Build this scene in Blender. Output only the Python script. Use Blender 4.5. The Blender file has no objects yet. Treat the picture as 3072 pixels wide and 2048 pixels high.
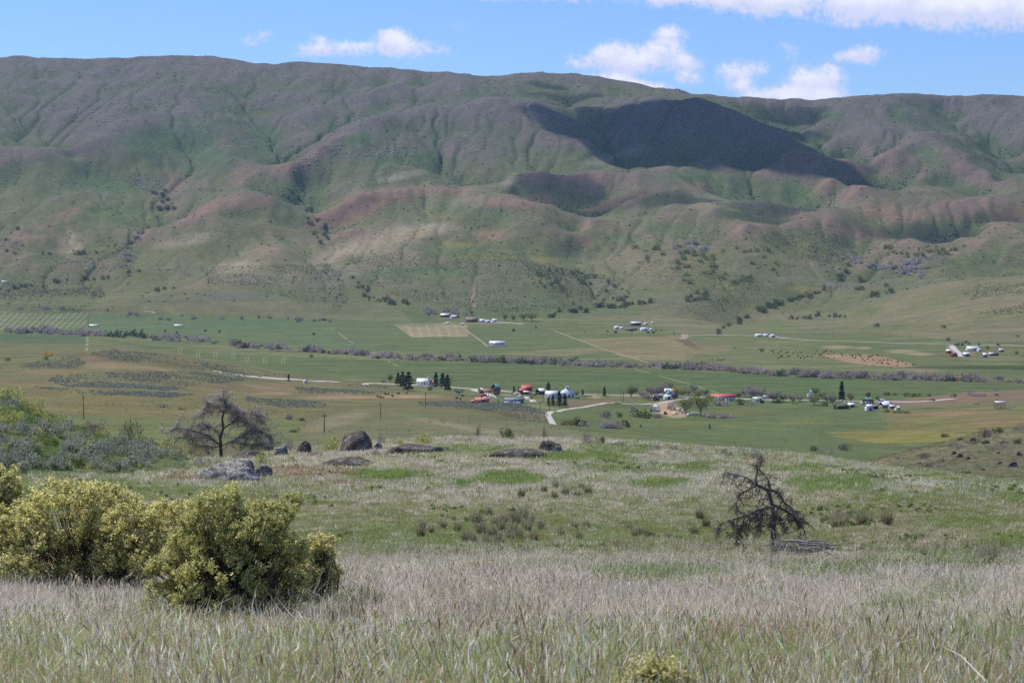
import bpy, bmesh, math, random
import numpy as np
from mathutils import Vector, Matrix

rng = np.random.default_rng(7)
random.seed(7)
S = bpy.context.scene
COL = S.collection

# ------------------------------------------------------------------ camera, world, sun, exposure
F = 5973.0                       # focal length in photograph pixels (70 mm on a 36 mm frame, 3072 px)
PITCH = math.atan(273.0 / F)
HC = 150.0                       # eye height over the valley floor datum
cam_d = bpy.data.cameras.new('camera'); cam = bpy.data.objects.new('camera', cam_d); COL.objects.link(cam)
cam_d.lens = 70.0; cam_d.sensor_width = 36.0; cam_d.clip_start = 0.3; cam_d.clip_end = 60000
cam.location = (0, 0, HC); cam.rotation_euler = (math.pi / 2 - PITCH, 0, 0)
cam_d.dof.use_dof = True; cam_d.dof.focus_distance = 110.0; cam_d.dof.aperture_fstop = 8.0
S.camera = cam

SUN_EL, SUN_AZ = math.radians(53), math.radians(-50)       # azimuth from the view direction, left negative
SUN = Vector((math.sin(SUN_AZ) * math.cos(SUN_EL), math.cos(SUN_AZ) * math.cos(SUN_EL), math.sin(SUN_EL)))
sun_d = bpy.data.lights.new('sun', 'SUN'); sun = bpy.data.objects.new('sun', sun_d); COL.objects.link(sun)
sun_d.energy = 4.9; sun_d.angle = math.radians(0.5); sun_d.color = (1.0, 0.95, 0.88)
sun.rotation_euler = (-SUN).to_track_quat('-Z', 'Y').to_euler()
sun.location = (0, 0, 400)

S.view_settings.view_transform = 'Standard'; S.view_settings.look = 'None'
S.view_settings.exposure = 0.08; S.view_settings.gamma = 1.0; S.view_settings.use_curve_mapping = False
S.cycles.max_bounces = 5; S.cycles.diffuse_bounces = 3; S.cycles.glossy_bounces = 2
S.cycles.transmission_bounces = 3; S.cycles.transparent_max_bounces = 8; S.cycles.volume_bounces = 0
S.cycles.use_denoising = False

class NT:
    """small helper for node trees"""
    def __init__(s, tree): s.t = tree; s.n = tree.nodes; s.l = tree.links
    def new(s, typ, **kw):
        n = s.n.new(typ)
        for k, v in kw.items(): setattr(n, k, v)
        return n
    def put(s, sock, v):
        if hasattr(v, 'is_output'): s.l.new(v, sock)
        else: sock.default_value = v
    def math(s, op, a, b=0.0, c=None, clamp=False):
        n = s.new('ShaderNodeMath', operation=op, use_clamp=clamp)
        s.put(n.inputs[0], a); s.put(n.inputs[1], b)
        if c is not None: s.put(n.inputs[2], c)
        return n.outputs[0]
    def vmath(s, op, a, b=None):
        n = s.new('ShaderNodeVectorMath', operation=op)
        s.put(n.inputs[0], a)
        if b is not None: s.put(n.inputs[1], b)
        return n.outputs['Value'] if op in ('LENGTH', 'DOT_PRODUCT') else n.outputs[0]
    def mix(s, f, a, b, mode='MIX'):
        n = s.new('ShaderNodeMix', data_type='RGBA', blend_type=mode)
        s.put(n.inputs[0], f); s.put(n.inputs[6], a); s.put(n.inputs[7], b)
        return n.outputs[2]
    def ramp(s, v, lo, hi, a=0.0, b=1.0, smooth=True):
        n = s.new('ShaderNodeMapRange', interpolation_type='SMOOTHSTEP' if smooth else 'LINEAR')
        s.put(n.inputs[0], v); s.put(n.inputs[1], lo); s.put(n.inputs[2], hi); s.put(n.inputs[3], a); s.put(n.inputs[4], b)
        return n.outputs[0]
    def noise(s, vec, scale, detail=4.0, rough=0.55, dim='3D'):
        n = s.new('ShaderNodeTexNoise', noise_dimensions=dim)
        if vec is not None: s.l.new(vec, n.inputs['Vector'])
        n.inputs['Scale'].default_value = scale; n.inputs['Detail'].default_value = detail; n.inputs['Roughness'].default_value = rough
        return n.outputs[0]

def rgb(r, g, b): return (r, g, b, 1.0)

def make_world():
    w = bpy.data.worlds.new('World'); S.world = w; w.use_nodes = True
    N = NT(w.node_tree); N.n.clear()
    out = N.new('ShaderNodeOutputWorld'); bg = N.new('ShaderNodeBackground')
    sky = N.new('ShaderNodeTexSky', sky_type='NISHITA', sun_disc=False, sun_elevation=SUN_EL, sun_rotation=SUN_AZ,
                altitude=900.0, air_density=1.0, dust_density=0.0, ozone_density=3.0)
    bg.inputs['Strength'].default_value = 0.13
    tc = N.new('ShaderNodeTexCoord').outputs['Generated']
    sep = N.new('ShaderNodeSeparateXYZ'); N.l.new(tc, sep.inputs[0])
    X, Y, Z = sep.outputs
    # clouds lie on a distant sheet: direction -> (x/y, z/y) ahead of the viewer, mirrored behind
    ya = N.math('MAXIMUM', N.math('ABSOLUTE', Y), 0.02)
    u = N.math('DIVIDE', X, ya); v = N.math('DIVIDE', Z, ya)
    cmb = N.new('ShaderNodeCombineXYZ'); N.l.new(u, cmb.inputs[0]); N.l.new(v, cmb.inputs[1])
    uv = cmb.outputs[0]
    wob = N.noise(uv, 22.0, 5.0, 0.6, '2D'); wob2 = N.noise(uv, 75.0, 5.0, 0.62, '2D'); wob3 = N.noise(uv, 300.0, 4.0, 0.6, '2D')
    edge = N.math('ADD', N.math('ADD', N.math('MULTIPLY', N.math('SUBTRACT', wob, .5), 1.1), N.math('MULTIPLY', N.math('SUBTRACT', wob2, .5), 1.5)),
                  N.math('MULTIPLY', N.math('SUBTRACT', wob3, .5), .55))
    # cumulus lumps: (px, py, half width, half height, weight) as seen from the camera
    lumps = [(770, 125, 62, 26, .50), (800, 112, 40, 22, .42),
             (962, 128, 38, 30, .82), (940, 155, 70, 28, .85), (1060, 150, 110, 30, .95), (1190, 130, 75, 44, 1.25), (1175, 108, 40, 26, 1.1), (1250, 150, 80, 34, .95), (1330, 160, 70, 22, .5),
             (1375, 80, 34, 26, .38),
             (1740, 195, 80, 34, .85), (1830, 170, 85, 48, 1.15), (1900, 190, 130, 46, 1.15), (1990, 160, 80, 50, 1.1), (2010, 112, 58, 38, 1.05), (2060, 190, 60, 36, 1.0), (2060, 238, 55, 26, .75),
             (1760, 236, 70, 22, .9), (1840, 246, 60, 26, 1.2), (1950, 280, 80, 34, 1.25), (1900, 262, 60, 24, 1.2),
             (2200, 225, 62, 46, 1.1), (2265, 210, 46, 30, .85), (2230, 262, 60, 30, .8),
             (2370, 160, 40, 38, .5), (2350, 140, 30, 24, .42),
             (2290, 295, 70, 38, 1.25), (2360, 300, 90, 50, 1.2), (2430, 250, 90, 60, 1.1), (2480, 250, 60, 66, 1.05), (2440, 300, 110, 46, 1.2),
             (2520, 175, 60, 18, .65), (2600, 165, 62, 34, 1.15), (2560, 172, 70, 24, .9),
             (1500, -8, 140, 22, .6), (1750, -8, 200, 30, .85), (2050, -10, 220, 44, 1.15), (2300, 5, 220, 62, 1.3), (2600, 10, 300, 74, 1.35), (2900, 20, 300, 78, 1.4), (3150, 30, 220, 80, 1.35),
             (2940, 110, 60, 14, .38), (2780, 292, 40, 16, .45)]
    dens = None; low = None
    for (px, py, a, b, wgt) in lumps:
        cu, ct = (px - 1536) / F, (751 - py) / F
        d = N.vmath('MULTIPLY', N.vmath('SUBTRACT', uv, (cu, ct, 0)), (F / (a * 1.18), F / (b * 1.22), 0))
        g = N.math('MULTIPLY', N.ramp(N.vmath('LENGTH', d), 1.25, 0.0), wgt)
        sepd = N.new('ShaderNodeSeparateXYZ'); N.l.new(d, sepd.inputs[0])
        lw = N.math('MULTIPLY', g, N.ramp(sepd.outputs[1], -0.9, 0.6))
        dens = g if dens is None else N.math('MAXIMUM', N.math('MAXIMUM', dens, g), N.math('MULTIPLY', N.math('ADD', dens, g), .72))
        low = lw if low is None else N.math('MAXIMUM', low, lw)
    # beyond the framed part of the sky the same kind of scattered cumulus goes on
    big = N.noise(tc, 5.0, 6.0, 0.62)
    inside = N.math('MULTIPLY', N.math('MULTIPLY', N.ramp(u, -0.36, -0.29), N.ramp(u, 0.36, 0.29)), N.math('MULTIPLY', N.ramp(v, 0.19, 0.135), N.ramp(Y, -0.05, 0.05)))
    other = N.math('MULTIPLY', N.ramp(big, 0.50, 0.66), N.math('SUBTRACT', 1.0, inside))
    dens = N.math('MULTIPLY', dens, inside)
    cover = N.math('ADD', N.math('ADD', dens, N.math('MULTIPLY', edge, N.ramp(dens, 0.02, 0.5))), other)
    alpha = N.ramp(cover, 0.10, 1.12)
    light = N.ramp(N.math('ADD', N.math('ADD', low, other), N.math('MULTIPLY', N.math('SUBTRACT', wob2, .5), 1.1)), 0.25, 1.12)
    ccol = N.mix(light, rgb(5.4, 5.6, 7.2), rgb(7.3, 7.2, 8.0))  # undersides greyed, tops whitened: the clouds' shading is put into their colour
    skyc = N.mix(1.0, sky.outputs[0], rgb(0.60, 0.735, 1.02), 'MULTIPLY')
    col = N.mix(N.math('MULTIPLY', alpha, .92), skyc, ccol)
    N.l.new(col, bg.inputs['Color']); N.l.new(bg.outputs[0], out.inputs['Surface'])
    return w
make_world()

# ------------------------------------------------------------------ labels and linking helpers
def tag(o, label=None, cat=None, group=None, kind=None):
    if label: o['label'] = label
    if cat: o['category'] = cat
    if group: o['group'] = group
    if kind: o['kind'] = kind
    return o
def link(name, me, mat=None, parent=None, loc=None):
    o = bpy.data.objects.new(name, me); COL.objects.link(o)
    if mat is not None and not me.materials: me.materials.append(mat)
    if parent is not None: o.parent = parent
    if loc is not None: o.location = loc
    return o
def empty(name, loc=(0, 0, 0), rz=0.0):
    o = bpy.data.objects.new(name, None); COL.objects.link(o)
    o.location = loc; o.rotation_euler = (0, 0, rz); o.empty_display_size = 0.2
    return o
def mesh_np(name, verts, faces, smooth=False):
    """verts n x 3 array, faces m x k int array (k = 3 or 4)"""
    verts = np.asarray(verts, dtype=np.float32); faces = np.asarray(faces, dtype=np.int32)
    me = bpy.data.meshes.new(name); k = faces.shape[1]
    me.vertices.add(len(verts)); me.vertices.foreach_set('co', verts.ravel())
    me.loops.add(faces.size); me.loops.foreach_set('vertex_index', faces.ravel())
    me.polygons.add(len(faces)); me.polygons.foreach_set('loop_start', np.arange(0, faces.size, k, dtype=np.int32))
    me.polygons.foreach_set('loop_total', np.full(len(faces), k, dtype=np.int32))
    if smooth: me.polygons.foreach_set('use_smooth', np.ones(len(faces), dtype=bool))
    me.update(calc_edges=True)
    return me

# ------------------------------------------------------------------ noise on arrays
def _hash(ix, iy, seed):
    h = (ix.astype(np.int64) * 374761393 + iy.astype(np.int64) * 668265263 + seed * 974711) & 0x7fffffff
    h = ((h ^ (h >> 13)) * 1274126177) & 0x7fffffff
    return ((h ^ (h >> 16)) & 0xffff) / 65535.0
def vnoise(x, y, seed=0):
    ix = np.floor(x); iy = np.floor(y); fx = x - ix; fy = y - iy
    fx = fx * fx * fx * (fx * (fx * 6 - 15) + 10); fy = fy * fy * fy * (fy * (fy * 6 - 15) + 10)
    ix = ix.astype(np.int64); iy = iy.astype(np.int64)
    a = _hash(ix, iy, seed); b = _hash(ix + 1, iy, seed); c = _hash(ix, iy + 1, seed); d = _hash(ix + 1, iy + 1, seed)
    return (a + (b - a) * fx) * (1 - fy) + (c + (d - c) * fx) * fy
def fbm(x, y, octaves=4, seed=0, gain=0.5):
    s = 0.0; a = 1.0; tot = 0.0
    for i in range(octaves):
        s = s + a * (vnoise(x, y, seed + i * 17) - 0.5); tot += a; a *= gain; x = x * 2.03 + 11.3; y = y * 2.03 + 5.7
    return s / tot * 2.0          # about -1..1
# ------------------------------------------------------------------ terrain: surveyed heights interpolated to one sheet
CP, SP = math.cos(PITCH), math.sin(PITCH)
def ray_t(px, py):
    """tangents (x/y, z/y) of the sight line through a photograph pixel"""
    vz = (1024.0 - py) / F
    yy = CP + SP * vz
    return ((px - 1536.0) / F) / yy, (-SP + CP * vz) / yy
def project(x, y, z):
    z = z - HC
    dep = y * CP - z * SP; up = y * SP + z * CP
    return 1536.0 + F * x / dep, 1024.0 - F * up / dep

ctrl = []
def C(px, py, d):
    u, t = ray_t(px, py); ctrl.append((u, math.log(d), t))
def CT(px, t, d): ctrl.append(((px - 1536.0) / F, math.log(d), t))
def CZ(px, z, d): CT(px, z / d, d)
def CL(pts, step=45):
    """a ridge or gully line through (px, py, d) points"""
    for (a, b) in zip(pts[:-1], pts[1:]):
        n = max(1, int(math.hypot(b[0] - a[0], b[1] - a[1]) / step))
        for i in range(n): C(*[a[k] + (b[k] - a[k]) * i / n for k in range(3)])
    C(*pts[-1])

# the near hillside under the viewer
COLS = [-1300, -500, 0, 512, 1024, 1536, 2048, 2560, 3072, 3600, 4400]
for px in COLS:
    for d, t in ((2.4, -.66), (4, -.46), (6.5, -.345), (9.5, -.268)): CT(px, t, d)
    for d, py in ((14, 2048), (22, 1900), (30, 1800), (48, 1720), (70, 1660), (92, 1560)): C(px, py, d)
    if px >= 512: C(px, 1450, 120)
for px, crest, d in ((600, 1392, 152), (850, 1347, 163), (1150, 1325, 168), (1400, 1315, 170), (1700, 1316, 170), (2000, 1336, 170), (2200, 1346, 168),
                     (2400, 1362, 166), (2600, 1388, 162), (2800, 1421, 158), (3072, 1447, 152), (3600, 1500, 145), (4400, 1560, 140)):
    C(px, crest, d); C(px, crest + 45, d - 22)
    C(px, crest + 12, d + 14); C(px, crest + 60, d + 40)
    if px < 2500: C(px, crest + 165, 300); CT(px, -.126, 480); CT(px, -.112 if px < 1200 else -.122, 680)
# left sage slope
for px, pts in ((-1300, ((1440, 105), (1000, 150), (820, 190), (1000, 300))), (-500, ((1430, 110), (1180, 140), (1010, 175), (1160, 270))),
                (0, ((1425, 112), (1300, 132), (1165, 160), (1230, 235))), (120, ((1422, 114), (1330, 135), (1240, 160), (1300, 225))),
                (250, ((1420, 118), (1350, 138), (1296, 160), (1350, 220))), (420, ((1416, 125), (1352, 152), (1410, 215))), (520, ((1410, 130), (1368, 152), (1425, 210)))):
    for py, d in pts: C(px, py, d)
for px in (-1300, -500, 0, 250, 512): CT(px, -.125, 330); CT(px, -.118, 480); CT(px, -.106, 680)
# right rocky slope beyond the knoll
for pts in (((2600, 1398, 262), (2800, 1421, 246), (3072, 1447, 232), (3600, 1490, 220), (4400, 1560, 210)),
            ((2640, 1388, 300), (2700, 1362, 320), (2800, 1334, 330), (2950, 1293, 332), (3072, 1268, 335), (3600, 1190, 345), (4400, 1090, 360)),
            ((2640, 1430, 380), (2800, 1410, 410), (3072, 1370, 430), (3600, 1310, 450), (4400, 1240, 470))):
    for p in pts: C(*p)
for px in (2600, 3072, 3600, 4400): CT(px, -.128, 620); CT(px, -.122, 850)
# hills between knoll and valley floor
for p in ((-500, 1290, 1000), (0, 1290, 1000), (300, 1292, 1040), (300, 1232, 1250), (700, 1312, 820), (700, 1290, 1000), (700, 1232, 1400), (972, 1300, 1000), (972, 1290, 1120),
          (1000, 1218, 1600), (1142, 1253, 1350), (1250, 1240, 1420), (1050, 1275, 1250), (1250, 1182, 1900), (1300, 1213, 1600), (1400, 1225, 1500), (1536, 1318, 900),
          (1250, 1300, 950), (1450, 1246, 1400), (1600, 1266, 1330), (1750, 1292, 1280), (1900, 1318, 1200), (1600, 1276, 1420), (1750, 1293, 1400), (1600, 1232, 1680), (1500, 1205, 1800),
          (1800, 1262, 1500), (1850, 1212, 1850), (2048, 1322, 1240), (2048, 1270, 1560), (2300, 1330, 1260), (2500, 1338, 1300), (2300, 1240, 1770), (2500, 1300, 1480), (2800, 1335, 1290),
          (2650, 1262, 1640), (3072, 1320, 1330), (3000, 1250, 1600), (3072, 1200, 1830), (2800, 1195, 1950), (3600, 1250, 1500), (4400, 1250, 1500), (2900, 1180, 2080)): C(*p)
# sage hill at the left
CL([(-500, 1080, 1900), (-150, 1092, 1900), (0, 1094, 1880), (100, 1076, 1880), (240, 1046, 1880), (340, 1044, 1880), (500, 1063, 1900), (700, 1096, 1950), (850, 1124, 2020)], 80)
CL([(0, 1128, 1700), (200, 1106, 1700), (420, 1108, 1700), (700, 1140, 1760)], 90)
for p in ((0, 1165, 1500), (-500, 1165, 1500), (300, 1160, 1480), (600, 1180, 1600), (850, 1165, 1800)): C(*p)
for px in (-1300, -500, 0, 300, 600, 850): CZ(px, -148, 2420)
# valley floor
for px in (-1300, -500, 0, 512, 1024, 1536, 2048, 2560, 3072, 3600, 4400):
    for d in (2100, 2420, 2800, 3200, 3700, 4100):
        if px < 950 and d < 2420: continue
        if px > 2400 and d > 3050 + max(0, (3072 - px)) * 1.1: continue
        if px > 3000 and d > 3100: continue
        CZ(px, -148, d)

def db(py):
    return float(np.interp(-py, [-960, -900, -850, -800, -700, -550, -400, -300, -180, -100], [4250, 4500, 4700, 4900, 5300, 5900, 6500, 7000, 7900, 8600]))
M = []          # mountain lines: (delta to the mean slope, points)
SKY = [(0, 173), (44, 180), (152, 190), (283, 187), (331, 181), (457, 176), (610, 176), (675, 185), (762, 201), (823, 203), (880, 195), (928, 203), (1024, 208), (1111, 216), (1224, 217),
       (1268, 233), (1372, 238), (1612, 232), (1703, 232), (1821, 240), (1895, 257), (1973, 282), (2048, 284), (2105, 296), (2166, 297), (2266, 314), (2331, 321), (2405, 316), (2505, 311),
       (2614, 300), (2671, 298), (2784, 302), (2815, 297), (2862, 300), (2984, 301), (3050, 303), (3072, 307)]
M += [(-200, [(-300, 520), (0, 492), (87, 470), (174, 440), (305, 405), (392, 378), (457, 366)]), (170, [(105, 300), (110, 345), (92, 390), (72, 408)]), (150, [(170, 395), (145, 430), (128, 452)]),
      (-150, [(-200, 670), (0, 653), (109, 614), (196, 601)]), (-150, [(392, 466), (300, 470), (209, 483)]), (160, [(187, 488), (218, 518), (261, 540), (327, 557), (379, 571)]),
      (190, [(560, 470), (514, 522), (484, 562), (479, 618), (482, 650), (522, 690), (431, 720), (392, 765)]),
      (-190, [(806, 535), (740, 553), (653, 597), (618, 623)]), (-210, [(806, 594), (697, 623), (588, 653), (523, 682)]), (-80, [(806, 535), (750, 490), (690, 440)]), (-140, [(806, 594), (830, 690), (840, 760)]),
      (220, [(720, 320), (800, 405), (862, 480), (868, 520), (885, 560), (915, 610), (935, 645), (920, 671), (955, 692), (990, 735)]),
      (-260, [(872, 481), (958, 435), (1024, 405), (1102, 366), (1168, 348), (1329, 318), (1460, 313), (1568, 316)]), (130, [(1000, 290), (1063, 330), (1096, 352), (1050, 380), (980, 412), (905, 455)]),
      (-210, [(1568, 316), (1600, 320), (1677, 353), (1764, 405), (1786, 418)]), (190, [(1700, 345), (1800, 415), (1770, 450), (1776, 472), (1802, 500), (1850, 512)]),
      (-130, [(1640, 322), (1850, 320), (1940, 305), (2048, 303)]), (100, [(1480, 297), (1620, 304), (1853, 304), (1960, 290)]), (-60, [(1500, 262), (1600, 245), (1700, 250)]), (-120, [(1150, 290), (1260, 275), (1400, 262)]), (120, [(1290, 262), (1250, 300), (1150, 335)]),
      (-260, [(1024, 602), (1155, 567), (1240, 560), (1329, 566), (1460, 597), (1547, 623), (1633, 658), (1703, 686)]), (160, [(1330, 545), (1394, 566), (1442, 592), (1470, 600)]), (120, [(1560, 634), (1640, 668), (1712, 692), (1738, 735), (1713, 778)]),
      (-150, [(930, 610), (1000, 640), (1050, 700), (1150, 760)]), (130, [(880, 700), (960, 740), (1060, 800)]),
      (-230, [(1470, 599), (1529, 553), (1555, 527), (1677, 518), (1786, 523), (1917, 540), (2048, 579), (2120, 610), (2178, 642), (2240, 682)]), (90, [(1677, 584), (1722, 619), (1800, 648), (1760, 672)]), (-240, [(1474, 601), (1560, 590), (1633, 587), (1677, 610), (1764, 655)]),
      (130, [(2330, 535), (2291, 546), (2257, 590), (2170, 606)]), (-210, [(2166, 625), (2244, 598), (2331, 606), (2396, 640), (2466, 668)]), (130, [(2390, 612), (2430, 634), (2480, 662)]),
      (-360, [(2048, 303), (2113, 309), (2152, 322), (2174, 323), (2235, 355), (2292, 390), (2353, 431), (2440, 475), (2540, 529), (2570, 548)]), (60, [(1900, 420), (2000, 470), (2100, 500)]), (-150, [(2174, 330), (2230, 420), (2330, 500), (2400, 545)]),
      (230, [(2330, 375), (2384, 398), (2420, 418), (2484, 462), (2535, 500), (2560, 530), (2600, 562), (2634, 592)]), (-150, [(2671, 300), (2723, 340), (2784, 394)]), (-60, [(2420, 330), (2500, 400), (2550, 470)]),
      (-220, [(2514, 509), (2549, 498), (2636, 463), (2723, 428), (2788, 402), (2854, 450), (2919, 493), (3072, 558), (3300, 640)]), (-160, [(2788, 402), (2750, 470), (2790, 530), (2850, 580)]),
      (220, [(2830, 352), (2875, 383), (2895, 420), (2963, 468), (3006, 495), (3072, 540)]), (-110, [(3300, 300), (3072, 348), (3006, 361), (2936, 405), (2900, 424)]),
      (160, [(3030, 560), (3000, 595), (2960, 633), (2930, 620), (2860, 590)]), (-210, [(3400, 520), (3200, 555), (3072, 588), (3006, 614), (2962, 638)]),
      (-230, [(2480, 668), (2550, 630), (2601, 602), (2666, 593), (2788, 606), (2919, 641), (3060, 684)]), (100, [(2500, 630), (2570, 598), (2680, 578)]),
      (-200, [(2767, 795), (2840, 775), (2919, 757), (3006, 741), (3072, 746), (3300, 760)]), (110, [(2850, 745), (2950, 722), (3060, 716)]),
      (-130, [(370, 918), (560, 862), (680, 860), (800, 882), (1000, 908)]), (-90, [(110, 802), (240, 790), (370, 815)]), (90, [(385, 772), (385, 815), (260, 850), (60, 862)]), (-110, [(1380, 930), (1500, 905), (1600, 905), (1700, 930)]), (90, [(1713, 790), (1760, 880), (1860, 915), (1700, 940)]),
      (100, [(2560, 760), (2500, 850), (2400, 895), (2290, 925), (2180, 990)])]
line_pts = []; line_del = []
def kdel(d): return .62 if abs(d) < 200 else 1.0
for dl, pts in M:
    CL([(px, py, db(py) + dl * kdel(dl)) for px, py in pts])
    for (a, b) in zip(pts[:-1], pts[1:]):
        for k in range(5): line_pts.append((a[0] + (b[0] - a[0]) * k / 4, a[1] + (b[1] - a[1]) * k / 4)); line_del.append(dl * kdel(dl))
CL([(px, py, db(py)) for px, py in [(-900, 190), (-400, 180)] + SKY + [(3500, 300), (4000, 290)]], 60)
for px, py in [(-900, 190), (-400, 180)] + SKY[::2] + [(3500, 300), (4000, 290)]:
    C(px, py + 22, db(py) + 550); C(px, py + 120, db(py) + 2600); C(px, py + 220, 12000)
for px, py, d in ((2700, 868, 4500), (2614, 892, 4480), (2800, 850, 4400), (2920, 835, 4330), (3072, 827, 4300), (3300, 800, 4300), (2614, 870, 4720), (2750, 846, 4720), (2850, 818, 4800), (3072, 806, 4750),
                  (2700, 950, 4050), (2700, 1000, 3640), (2900, 900, 3950), (2900, 985, 3500), (3072, 900, 3800), (3072, 985, 3420), (3072, 1030, 3130), (3300, 960, 3400), (3300, 1030, 3050), (4000, 900, 3500), (4000, 700, 4300)): C(px, py, d); line_pts.append((px, py)); line_del.append(0)
lp = np.array(line_pts); ld = np.array(line_del)
for px in range(-900, 4100, 80):
    for py in range(240, 970, 55):
        if 3000 < px and py > 780 or px > 2600 and py > 860: continue
        q = (px + (30 if (py // 55) % 2 else -10), py)
        sk = np.interp(q[0], [p[0] for p in SKY], [p[1] for p in SKY])
        if q[1] < sk + 40: continue
        dist = np.hypot(lp[:, 0] - q[0], (lp[:, 1] - q[1]) * np.where(lp[:, 1] > q[1], 1.5, 1.0))
        if np.min(dist) > 48:
            w = 1 / (dist ** 2.2 + 300); w0 = 1 / (170 ** 2.2)
            C(q[0], q[1], db(q[1]) + float((w * ld).sum() / (w.sum() + w0)) + random.uniform(-15, 15))

ctrl = np.array(ctrl)
def rbf_fit(P, V, lam=0.004):
    D = np.hypot(P[:, None, 0] - P[None, :, 0], P[:, None, 1] - P[None, :, 1])
    n = len(P); A = np.zeros((n + 3, n + 3)); A[:n, :n] = D - lam * np.eye(n)
    A[:n, n] = A[n, :n] = 1; A[:n, n + 1:] = P; A[n + 1:, :n] = P.T
    return np.linalg.lstsq(A, np.concatenate([V, np.zeros(3)]), rcond=None)[0] if False else np.linalg.solve(A, np.concatenate([V, np.zeros(3)]))
def rbf_eval(P, w, U, L):
    out = w[-3] + w[-2] * U + w[-1] * L
    Pf = P.astype(np.float32); wf = w.astype(np.float32)
    for s in range(0, len(U), 20000):
        D = np.hypot(U[s:s + 20000, None].astype(np.float32) - Pf[None, :, 0], L[s:s + 20000, None].astype(np.float32) - Pf[None, :, 1])
        out[s:s + 20000] += D @ wf[:-3]
    return out
# drop near-duplicates, which upset the fit
keep = []
for i, p in enumerate(ctrl):
    if all((p[0] - ctrl[j][0]) ** 2 + (p[1] - ctrl[j][1]) ** 2 > 0.0022 ** 2 for j in keep): keep.append(i)
ctrl = ctrl[keep]
W_ = rbf_fit(ctrl[:, :2], ctrl[:, 2])

ug = np.concatenate([np.linspace(-0.62, -0.29, 50)[:-1], np.linspace(-0.29, 0.29, 720), np.linspace(0.29, 0.62, 50)[1:]])
def logs(a, b, n): return np.linspace(math.log(a), math.log(b), n)[:-1]
lg = np.concatenate([logs(2.4, 12, 30), logs(12, 60, 80), logs(60, 215, 120), logs(215, 450, 60), logs(450, 900, 30), logs(900, 2100, 130), logs(2100, 4400, 120), logs(4400, 8300, 240), np.linspace(math.log(8300), math.log(12500), 12)])
# the smooth survey is evaluated on every second line and filled in between
uc = np.concatenate([ug[::2], ug[-1:]]) if (len(ug) % 2 == 0) else ug[::2]
lc = np.concatenate([lg[::2], lg[-1:]]) if (len(lg) % 2 == 0) else lg[::2]
Uc, Lc = np.meshgrid(uc, lc)
Tc = rbf_eval(ctrl[:, :2], W_, Uc.ravel(), Lc.ravel()).reshape(Uc.shape)
def lin2(Tin):
    iu = np.clip(np.searchsorted(uc, ug) - 1, 0, len(uc) - 2); fu = (ug - uc[iu]) / (uc[iu + 1] - uc[iu])
    il = np.clip(np.searchsorted(lc, lg) - 1, 0, len(lc) - 2); fl = (lg - lc[il]) / (lc[il + 1] - lc[il])
    a = Tin[:, iu] * (1 - fu) + Tin[:, iu + 1] * fu
    return a[il] * (1 - fl[:, None]) + a[il + 1] * fl[:, None]
T = lin2(Tc)
U, L = np.meshgrid(ug, lg); DD = np.exp(L)
Xw, Yw = U * DD, DD
Zw = HC + T * DD
# relief the survey does not reach: gullied flanks of the range, lumpy hills, hummocks in the near grass
steep = np.clip((DD - 4300) / 900, 0, 1) * np.clip((9500 - DD) / 1200, 0, 1)
rib = 1 - np.abs(fbm(U * 46 + fbm(U * 9, L * 14, 3, 5) * 1.6, L * 9.0, 4, 3)) * 2
ravine = 1 - np.abs(fbm(Xw / 260 + 3.1, Yw / 620, 4, 31)) * 2.2
Zw += steep * (rib * 7.0 + ravine * 14.0 + fbm(Xw / 190, Yw / 190, 5, 9, 0.5) * 6.0)
mid = np.clip((DD - 330) / 150, 0, 1) * np.clip((2250 - DD) / 300, 0, 1)
Zw += mid * (fbm(Xw / 130, Yw / 130, 4, 21) * 3.0 + fbm(Xw / 22, Yw / 22, 3, 23) * .45)
# running water: drainage is traced down the range and cut into it, so that spurs branch and gullies join
def erode(Z, X, Y, fixed, steps=13, K=.0115, limit=62.0):
    nl, nu = Z.shape; Z0 = Z.copy(); n = nl * nu
    area = (np.gradient(Y, axis=0) * np.gradient(X, axis=1)).ravel()
    ids = np.arange(n).reshape(nl, nu); nb = []
    for di in (-1, 0, 1):
        for dj in (-1, 0, 1):
            if di or dj:
                a = np.clip(np.arange(nl) + di, 0, nl - 1); b = np.clip(np.arange(nu) + dj, 0, nu - 1); j = ids[a][:, b].ravel()
                nb.append((j, np.hypot(X.ravel()[j] - X.ravel(), Y.ravel()[j] - Y.ravel()) + 1e-3))
    fx = fixed.ravel()
    for it in range(steps):
        z = Z.ravel(); best = np.zeros(n); rec = np.arange(n); dx = np.ones(n)
        for j, d in nb:
            s = (z - z[j]) / d; m = s > best; best[m] = s[m]; rec[m] = j[m]; dx[m] = d[m]
        order = np.argsort(-z); acc = area.copy().tolist(); rl = rec.tolist()
        for i in order.tolist():
            k = rl[i]
            if k != i: acc[k] += acc[i]
        A = np.array(acc); f = K * np.sqrt(A) / dx * (~fx) * (rec != np.arange(n)); fl = f.tolist(); zl = z.tolist()
        for i in order[::-1].tolist():
            q = fl[i]
            if q: zl[i] = (zl[i] + q * zl[rl[i]]) / (1 + q)
        Z = np.array(zl).reshape(nl, nu)
        p = np.pad(Z, 1, mode='edge'); Z = Z * .83 + .0425 * (p[:-2, 1:-1] + p[2:, 1:-1] + p[1:-1, :-2] + p[1:-1, 2:])
        cut = Z0 - Z; Z = Z0 - limit * np.tanh(cut / limit)
    return Z, A.reshape(nl, nu)
e0, e1 = int(np.searchsorted(lg, math.log(4280))), int(np.searchsorted(lg, math.log(8600)))
sl = slice(e0, e1); fixed = np.zeros((e1 - e0, len(ug)), bool); fixed[:3] = True; fixed[-2:] = True
Ze, Ae = erode(Zw[sl], Xw[sl], Yw[sl], fixed)
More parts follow.
